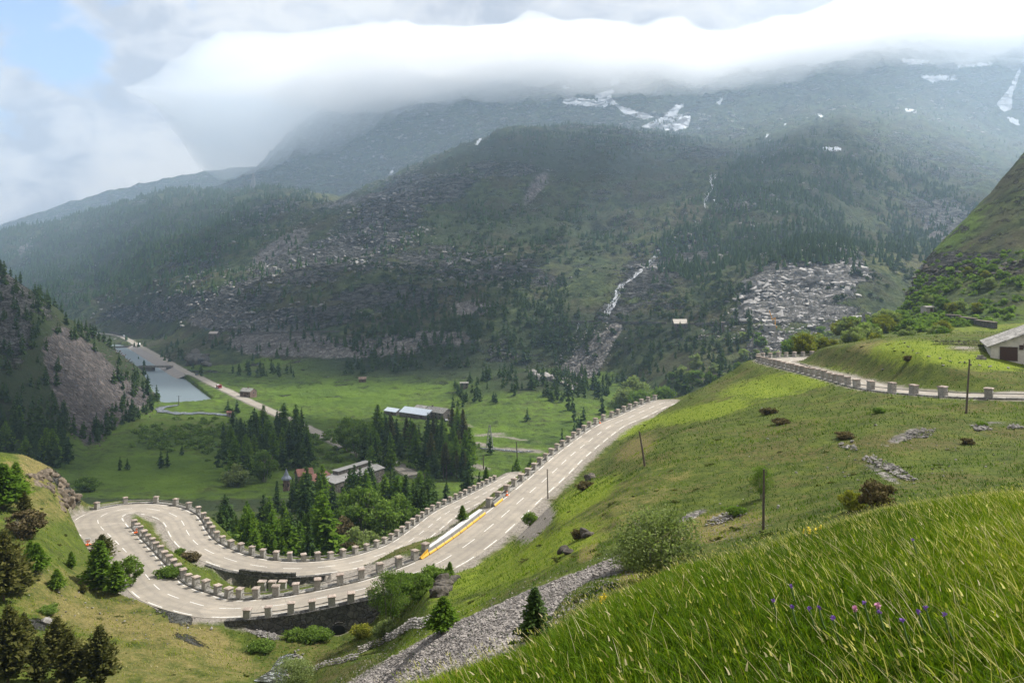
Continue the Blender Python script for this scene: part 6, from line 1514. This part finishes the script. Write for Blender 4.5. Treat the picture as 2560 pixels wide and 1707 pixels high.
# edging stones of the terrace
ep = [(2262, 858), (2270, 868), (2282, 878), (2295, 884), (2320, 892), (2350, 898), (2375, 904), (2400, 907), (2425, 913), (2450, 915), (2475, 917), (2520, 922)]
for j, (x, y) in enumerate(ep):
    p = pick(x, y, 100); rocks_obj('edging_stone', ordinal(j + 1) + ' pale stone from the left along the edge of the terrace', 'edging stone', p + np.array([0, 0, .12]), random.uniform(.3, .5), j, None, .6, 'stones edging the terrace')
# rock ledge beside the near road and the crag of the knoll
def crag(name, label, pts, sz, mat, dmin, squash=.8, emb=.15):
    P = []; S = []
    ex = []
    if len(pts) < 14:
        for a, b in zip(pts[:-1], pts[1:]):
            for u in (.33, .66): ex.append((a[0] * (1 - u) + b[0] * u, a[1] * (1 - u) + b[1] * u, (a[2] + b[2]) * .45))
    for x, y, s in [(a, b, c * (1.35 if len(pts) < 14 else 1)) for a, b, c in list(pts) + ex]:
        p = pick(x, y, dmin); P.append(p + np.array([0, 0, s * emb])); S.append(s)
    o = rocks_into(name, P, S, mat, range(0, 6), .35); tag(o, label, 'rock outcrop' if label else None, kind=None if label else 'stuff')
    md_ = o.modifiers.new('weld', 'REMESH'); md_.mode = 'VOXEL'; md_.voxel_size = max(S) * .10
crag('rock_outcrop', 'dark overhanging rock ledge at the end of the bright spur', [(1100, 1478, 1.1), (1108, 1462, 1.2), (1122, 1452, 1.1), (1140, 1446, .8), (1096, 1492, 1.1), (1090, 1506, .9), (1104, 1500, .9), (1094, 1520, .8), (1118, 1470, .8)], 1, M['rockdark'], 74)
kp_ = []
KB = stone_mat('knoll_rock', [(0.035, 0.028, 0.021), (0.12, 0.096, 0.07), (0.28, 0.23, 0.175)], 1.2, .2)
while len(kp_) < 90:
    x_, y_ = random.uniform(60, 200), random.uniform(1170, 1275)
    if inpoly(np.array([x_]), np.array([y_]), [(62, 1178), (110, 1168), (160, 1195), (192, 1228), (190, 1255), (150, 1275), (140, 1240), (100, 1215), (66, 1200)])[0]: kp_.append((x_, y_, random.uniform(.9, 2.0)))
crag('crag_rocks', None, kp_, 1, KB, 100, emb=-.38)
crag('rock_outcrop', 'dark mossy rock block low on the bright slope, left one', [(1412, 1378, .55), (1420, 1384, .6)], 1, M['rockdark'], 50)
crag('rock_outcrop', 'dark rock block higher on the bright slope, right one', [(1462, 1342, .6), (1474, 1338, .55)], 1, M['rockdark'], 55)
crag('rock_outcrop', 'black leaning rock in the hollow beyond the spur', [(1474, 1245, .9), (1480, 1238, .9), (1470, 1250, .6)], 1, M['rockdark'], 106)
cl_ = [(2275 + random.uniform(0, 26), random.uniform(692, 770), random.uniform(1.6, 3.0)) for _ in range(46)] + [(2300 + 20 * random.random(), 650 + 40 * random.random(), 2.0) for _ in range(14)]
crag('cliff_rocks', None, cl_, 1, M['rockdark'], 330)
V_ = []; S_ = []
for x0, x1, y0, y1, n in ((2360, 2560, 655, 690, 150), (2300, 2360, 672, 700, 40)):
    for k in range(n):
        p = pick(random.uniform(x0, x1), random.uniform(y0, y1), 300); V_.append(p); S_.append(random.uniform(1.0, 2.0))
o = rocks_into('cliff_rocks', V_, S_, M['rockdark'], range(0, 6), .3); md_ = o.modifiers.new('weld', 'REMESH'); md_.mode = 'VOXEL'; md_.voxel_size = .3; tag(o, kind='stuff')
# big rocks at the foot of the mountain by the lake road
crag('rock_outcrop', 'rounded grey rock knobs between the lake road and the scree', [(480, 912, 9), (500, 905, 10), (470, 900, 8), (490, 888, 9), (520, 915, 8), (510, 892, 7)], 1, M['wall'], 700)
crag('rock_outcrop', 'pale rock ribs on the hummock behind the farm', [(1330, 940, 5), (1345, 946, 6), (1365, 948, 5), (1385, 952, 5), (1400, 958, 4), (1420, 966, 4), (1435, 975, 3)], 1, M['rock'], 600)

# ------------------------------------------------------------------ rubble and boulders far up the slopes
def far_rocks(n, blobs, dmin, dmax, sr, name, mat, emb=.15):
    lst = scatter(n, blobs, dmin, dmax, sr)
    o = rocks_into(name, [(a, b, c + s * emb) for a, b, c, s, _ in lst], [s for _, _, _, s, _ in lst], mat); tag(o, kind='stuff')
far_rocks(3800, [(950, 560, 190, 70, -35, 1), (820, 650, 260, 60, -14, .9), (500, 760, 260, 40, -8, .9), (720, 800, 220, 32, -4, 1), (1150, 660, 260, 50, 5, .6), (1000, 480, 100, 40, -30, .8), (1200, 440, 140, 30, 0, .5), (700, 540, 120, 40, -20, .9), (700, 855, 140, 36, 0, 1), (860, 870, 200, 26, 0, .9), (1700, 650, 120, 60, -30, .8), (2360, 560, 60, 60, -20, 1)], 720, 2500, (1.0, 3.4), 'boulder_field', M['rock'])
far_rocks(900, [(1470, 880, 100, 50, -45, 1), (2060, 850, 140, 40, 0, 1), (1900, 830, 140, 20, 0, .7)], 560, 800, (.8, 2.2), 'boulder_field', M['rock'])
far_rocks(900, [(230, 930, 100, 90, 40, 1), (330, 980, 80, 40, 40, 1), (220, 1060, 50, 60, 0, 1)], 420, 700, (.5, 1.5), 'boulder_field', stone_mat('scree_reddish', [(0.06, 0.048, 0.046), (0.13, 0.108, 0.10), (0.22, 0.185, 0.175)], 1.0, 0.1))

SL = stone_mat('slope_rock', [(0.06, 0.058, 0.055), (0.26, 0.25, 0.235), (0.50, 0.48, 0.45)], .35, 1.2)
PR = stone_mat('pale_rock', [(0.10, 0.097, 0.093), (0.34, 0.325, 0.31), (0.56, 0.535, 0.51)], .3, 1.0)
OB = [(950, 540, 190, 70, -35, 1), (860, 640, 240, 60, -14, .8), (480, 740, 220, 50, -8, .8), (640, 790, 200, 26, -4, .8), (1150, 660, 260, 50, 5, .35), (1020, 470, 100, 40, -30, .8), (1220, 430, 140, 30, 0, .5), (700, 540, 120, 40, -20, .5), (1700, 640, 130, 60, -30, .8), (1880, 520, 100, 40, -20, .5), (2200, 420, 200, 80, 0, .2)]
far_rocks(2600, OB, 900, 2500, (2.0, 7), 'boulder_field', SL, .0)
far_rocks(420, [(1650, 330, 260, 50, 0, 1), (1300, 280, 200, 40, 0, .3), (2200, 300, 260, 60, 0, .5), (1000, 350, 200, 60, -20, .4)], 2200, 3400, (6, 18), 'boulder_field', SL, -.1)
QB = [(2050, 690, 90, 66, -12, 1), (1930, 735, 90, 46, -30, 1), (2000, 785, 150, 16, 0, 1)]
_f = fbm
fbm = lambda x, y, wl, octs=4, gain=0.5, ridged=False: x * 0 + .1
far_rocks(700, QB, 600, 900, (3, 9), 'quarry_rocks', PR, -.42)
far_rocks(150, QB, 600, 900, (9, 17), 'quarry_rocks', PR, -.48)
far_rocks(300, [(2000, 850, 120, 30, 0, 1), (1950, 812, 100, 10, 0, 1), (2080, 835, 60, 20, 0, 1)], 560, 760, (1.2, 5), 'quarry_rocks', PR, -.2)
fbm = _f
# ------------------------------------------------------------------ grass
t = NT('grass_blades'); a = t.n.new("ShaderNodeAttribute"); a.attribute_name = 'tint'
c = t.ramp(a.outputs['Fac'], [(0.0, (0.024, 0.050, 0.003)), (0.35, (0.092, 0.165, 0.006)), (0.62, (0.21, 0.25, 0.015)), (0.8, (0.33, 0.29, 0.12)), (1.0, (0.62, 0.54, 0.36))])
d = t.n.new("ShaderNodeBsdfPrincipled"); t.l.new(c, d.inputs[0]); d.inputs['Roughness'].default_value = .75; d.inputs['Specular IOR Level'].default_value = .08
tr = t.n.new("ShaderNodeBsdfTranslucent"); t.l.new(t.mix(1.0, c, (1.1, 1.2, .5), 'MULTIPLY'), tr.inputs[0])
m_ = t.n.new("ShaderNodeMixShader"); m_.inputs[0].default_value = .42; t.l.new(d.outputs[0], m_.inputs[1]); t.l.new(tr.outputs[0], m_.inputs[2]); t.l.new(m_.outputs[0], t.out.inputs[0]); M['grass'] = t.m
def blades(name, P, hgt, wid, lean, tint, seg=3, spread=.30, pw=1.3):
    n = len(P); az = rng.uniform(0, 6.28, n); side = np.stack([np.cos(az), np.sin(az), np.zeros(n)], 1)
    ln = lean + rng.normal(size=(n, 2)) * spread
    V = []
    for k in range(seg):
        s = k / seg; w = wid * (1 - s * .75) / 2; off = np.stack([ln[:, 0], ln[:, 1], np.zeros(n)], 1) * (s ** 1.6)[..., None] * hgt[:, None] if False else np.stack([ln[:, 0] * s ** pw, ln[:, 1] * s ** pw, np.full(n, s * (1 - .25 * s))], 1) * hgt[:, None]
        V += [P + off - side * w[:, None], P + off + side * w[:, None]]
    tip = np.stack([ln[:, 0], ln[:, 1], np.full(n, .75)], 1) * hgt[:, None]; V.append(P + tip)
    V = np.stack(V, 1); nv = V.shape[1]; b = (np.arange(n) * nv)[:, None]
    q = np.concatenate([b + np.array([[2 * k, 2 * k + 1, 2 * k + 3, 2 * k + 2]]) for k in range(seg - 1)], 0); tri = b + np.array([[2 * seg - 2, 2 * seg - 1, 2 * seg]])
    o = np_mesh(name, V.reshape(-1, 3), [q, tri], M['grass'], True)
    set_tint(o.data, np.repeat(np.clip(tint, 0, 1), nv)); return tag(o, kind='stuff')
def cells(dmin, dmax, pmin, pmax, n, wfun):
    ok = (TD > dmin) & (TD < dmax) & (PXG > pmin) & (PXG < pmax)
    dr = np.diff(TD, axis=0, prepend=TD[:1]); area = dr * TD
    w = np.where(ok, area * wfun(TD), 0).ravel(); w /= w.sum()
    idx = rng.choice(len(w), n, p=w); a, b = np.divmod(idx, NC); a = np.clip(a, 0, NR - 2); b = np.clip(b, 0, NC - 2)
    u = rng.random(n); v = rng.random(n)
    def bl(A): return (A[a, b] * (1 - u) + A[a, b + 1] * u) * (1 - v) + (A[a + 1, b] * (1 - u) + A[a + 1, b + 1] * u) * v
    return np.stack([bl(TX), bl(TD), bl(TZ)], 1), a, b
def gcells(n, dmin=2.6, dmax=26): return cells(dmin, dmax, 700, 2900, n, lambda D: D ** -1.15)[0]
P = gcells(340000)
nz = fbm(P[:, 0], P[:, 1], 1.6, 3); nz2 = fbm(P[:, 0] + 50, P[:, 1], 4.5, 3)
hg = rng.uniform(.05, .145, len(P)) * (1 + .55 * nz) * (1 + .4 * nz2)
ppx = 1280 + F * P[:, 0] / P[:, 1]
# paler, drier grass towards the right and along the scree
dryness = .18 * nz2 + .20 * sstep(2150, 2560, ppx) + .22 * sstep(1350, 1050, ppx)
blades('meadow_grass', P, hg, rng.uniform(.0055, .011, len(P)) * (1 + .03 * P[:, 1]), np.array([-.16, .05]), P[:, 0] * 0 + .20 + dryness + rng.normal(size=len(P)) * .17, spread=.42)
P = gcells(16000); nz2 = fbm(P[:, 0] + 50, P[:, 1], 4.5, 3); ppx = 1280 + F * P[:, 0] / P[:, 1]
kp = rng.random(len(P)) < .18 + .55 * sstep(1700, 2300, ppx) + nz2 * .4; P = P[kp]
blades('dry_grass', P, rng.uniform(.10, .30, len(P)), rng.uniform(.004, .007, len(P)) * (1 + .03 * P[:, 1]), np.array([-.42, .12]), .88 + rng.normal(size=len(P)) * .09, 3, .38, 1.1)
P = gcells(9000, 2.6, 14)
blades('broad_leaves', P, rng.uniform(.04, .11, len(P)), rng.uniform(.014, .030, len(P)), np.array([-.3, -.1]), .22 + rng.normal(size=len(P)) * .12, 3, .9, 1.2)
P = gcells(2600, 2.6, 20); n = len(P); hh = rng.uniform(.20, .34, n); top = P + np.stack([-.30 * hh + rng.normal(size=n) * .05, .08 * hh, hh * .78], 1)
blades('seed_heads', top, rng.uniform(.03, .055, n), rng.uniform(.010, .016, n), np.array([-.5, .1]), .80 + rng.normal(size=n) * .12, 3, .3)
blades('seed_stems', P, hh, np.full(n, .004) * (1 + .04 * P[:, 1]), np.array([-.30, .08]), .66 + rng.normal(size=n) * .08, 3, .02, 1.3)
# tufts on all the near slopes
def tufts(n, dmin, dmax, hr, wmul):
    P, a, b = cells(dmin, dmax, -450, 3000, n, lambda D: D ** -1.2)
    ok = (RDIST[a, b] > .9) & ((scree[a, b] < .45) | (rng.random(len(P)) < .10)) & (dirt[a, b] < .3 + .5 * rng.random(len(P))) & (rock[a, b] < .6)
    P, a, b = P[ok], a[ok], b[ok]; n1 = fbm(P[:, 0], P[:, 1], 3.0, 3); n2_ = fbm(P[:, 0] + 9, P[:, 1], 14.0, 3)
    kp = rng.random(len(P)) < .55 + .9 * n1; P, a, b, n1, n2_ = P[kp], a[kp], b[kp], n1[kp], n2_[kp]
    tn = .10 + .24 * n2_ + .12 * n1 + .52 * dry[a, b] + .16 * lush[a, b] + rng.normal(size=len(P)) * .10
    tn = tn + np.where((PXG[a, b] < 560) & (P[:, 1] < 150), .26, 0)
    blades('grass_tufts', P, rng.uniform(*hr, len(P)) * (1 + .5 * n1), rng.uniform(.02, .05, len(P)) * wmul, np.array([-.25, .0]), tn, 2)
tufts(120000, 24, 90, (.12, .30), 1.3)
tufts(110000, 80, 240, (.18, .40), 2.4)
# low dark cushions of heath
def cushions(n, dmin, dmax, sr, wh):
    P, a, b = cells(dmin, dmax, -400, 3000, n * 3, lambda D: D ** -.8)
    ok = (RDIST[a, b] > 1.5) & (scree[a, b] < .3) & (fbm(P[:, 0], P[:, 1], 9.0, 3) > .12); P = P[ok][:n]
    add_mass([(p[0], p[1], p[2] + .02, random.uniform(*sr), random.uniform(0, .5)) for p in P], wh)
flat = [(V * np.array([1.3, 1.3, .55]), Fq, T) for V, Fq, T in scrub]
cushions(2200, 36, 240, (.15, .75), flat); finish_mass('heath_cushions', L['pine'])

# ------------------------------------------------------------------ flowers of the foreground
PK = plain('pink_petals', (0.62, 0.30, 0.45), .6, 0, .1); PU = plain('purple_petals', (0.22, 0.10, 0.42), .6, 0, .1); YE = plain('yellow_petals', (0.85, 0.68, 0.06), .6, 0, .08); SG = plain('flower_stem', (0.06, 0.11, 0.02), .7)
def flower(px, py, mat, colr, kind, label, r):
    p = pick(px, py + 12, 2.5); h_ = .17
    e = empty('flower', p); tag(e, label, 'flower', colr + ' flowers in the tall grass')
    mb = MB(); mb.tube([(0, 0, 0), (-.04, 0, h_ * .5), (-.06, .01, h_)], .0035 + .0006 * p[1], 4); mb.build('stem', SG, e)
    n = 26; g = rng.normal(size=(n, 3)); g /= np.linalg.norm(g, axis=1)[:, None]
    if kind == 'head': C = np.array([-.06, .01, h_ + r * .4]) + g * r * .6
    else: C = np.stack([-.06 + g[:, 0] * r * .5, g[:, 1] * r * .5, h_ - rng.random(n) * r * 2.6 + r], 1)
    V, Fq = rot_quads(C, rng.normal(size=(n, 3)), g + [0, 0, .3], np.full(n, r * .45), np.full(n, r * .9)); np_mesh('petals', V, Fq, mat, parent=e)
for j, (x, y) in enumerate([(2163, 1585), (2222, 1578)]): flower(x, y, PK, 'pink', 'head', ('largest pink clover head near the bottom right', 'smaller pink clover head right of the largest')[j], .02)
FP = sorted([(1956, 1555), (2005, 1575), (2050, 1582), (2073, 1580), (2110, 1610), (2187, 1568), (2226, 1595), (2285, 1620), (2325, 1597), (2343, 1585), (2391, 1606), (2000, 1515), (2300, 1387)])
for j, (x, y) in enumerate(FP): flower(x, y, PU, 'purple', 'head', ordinal(j + 1) + ' purple flower head from the left in the tall grass', .015)
YP = sorted([(2018, 1339), (2030, 1333), (2033, 1341), (2060, 1329), (2050, 1340), (1515, 1522), (1524, 1512), (2116, 1288)])
for j, (x, y) in enumerate(YP): flower(x, y, YE, 'yellow', 'spike', ordinal(j + 1) + ' yellow flower spike from the left above the grass', .03)
hz = MB(); top = float(TZ.max()) + 20; bot = float(TZ.min()) - 1.0
hz.box((0, 2600, (top + bot) / 2), (14000, 5400, top - bot))
ho = hz.build('haze', vol_mat('haze_air', (0.55, 0.75, 1.0), 0.00011, 0.4)); tag(ho, kind='stuff')
# cloud bodies, lumpy and even in density: summit clouds, added shade clouds, added haze
def vapour_bank(x0, x1, y0, y1, zb, zt, seed, dens, edge=400, nx=70, ny=40, lump=120, col=(.955, .955, .96)):
    xs = np.linspace(x0, x1, nx); ys = np.linspace(y0, y1, ny)
    X, Y = np.meshgrid(xs, ys)
    e = np.minimum(np.minimum(X - x0, x1 - X), np.minimum(Y - y0, y1 - Y)); e = sstep(0, edge, e + fbm(X + 900, Y - 300, 600, 4, .6) * edge * (.22 if edge > 700 else 0))
    B = zb(X, Y) + fbm(X + seed, Y, 420, 4, 0.6) * lump; T = (zt if zt < 3000 else B + zt - 3000) + fbm(X - seed, Y, 500, 3) * lump
    T = np.maximum(T, B + 40); mid = (B + T) / 2; B = mid + (B - mid) * e; T = mid + (T - mid) * e
    V = np.concatenate([np.stack([X, Y, B], -1).reshape(-1, 3), np.stack([X, Y, T], -1).reshape(-1, 3)])
    i = np.arange(ny - 1)[:, None] * nx + np.arange(nx - 1)[None, :]
    Fb = np.stack([i, i + nx, i + 1 + nx, i + 1], -1).reshape(-1, 4); Ft = np.stack([i, i + 1, i + 1 + nx, i + nx], -1).reshape(-1, 4) + nx * ny
    o = np_mesh('cloud_haze', V, np.concatenate([Fb, Ft]), vol_mat('cloud_haze_vapour', col, dens, 0.25), True)
    return tag(o, kind='stuff')
def zb(X, Y):
    px = 1280 + F * X / Y
    row = np.interp(px, [-500, 500, 700, 900, 1300, 1600, 2000, 2200, 2560, 3000], [350, 350, 312, 272, 260, 266, 248, 196, 160, 150])
    return (HY - row) * Y / F
vapour_bank(-1050, 3000, 2300, 3900, zb, 3300, 11, 0.0045, 720, col=(.93, .935, .945))
def zb2(X, Y):
    px = 1280 + F * X / Y
    row = np.interp(px, [-500, 500, 650, 900, 1300, 1700, 2100, 2560, 3000], [470, 470, 440, 400, 360, 330, 330, 330, 330])
    return (HY - row) * Y / F + (3300 - Y) * .12
vapour_bank(-1420, 2600, 2850, 3480, zb2, 1000, 21, 0.0055, 300, 60, 40, 60, (.95, .975, 1.0))
vapour_bank(170, 770, 620, 905, lambda X, Y: X * 0 + 900, 1150, 5, 0.009, 120, 30, 20)  # unseen overhead bank added to shade the nearer valley
vapour_bank(60, 780, 1010, 1480, lambda X, Y: X * 0 + 900, 1150, 8, 0.009, 130, 30, 20)  # second unseen bank added for shade, the gap leaves a sunlit meadow strip
vapour_bank(50, 1400, 1600, 2300, lambda X, Y: X * 0 + 980, 1250, 3, 0.004, 200, 50, 30)  # unseen high deck added to shade the mountainside

vapour_bank(-2600, 2600, 1450, 2440, lambda X, Y: X * 0 - 60, 800, 31, 0.00024, 300, 50, 20, 50, (.68, .84, 1.0))  # thin mist added as a second haze layer over the far slopes
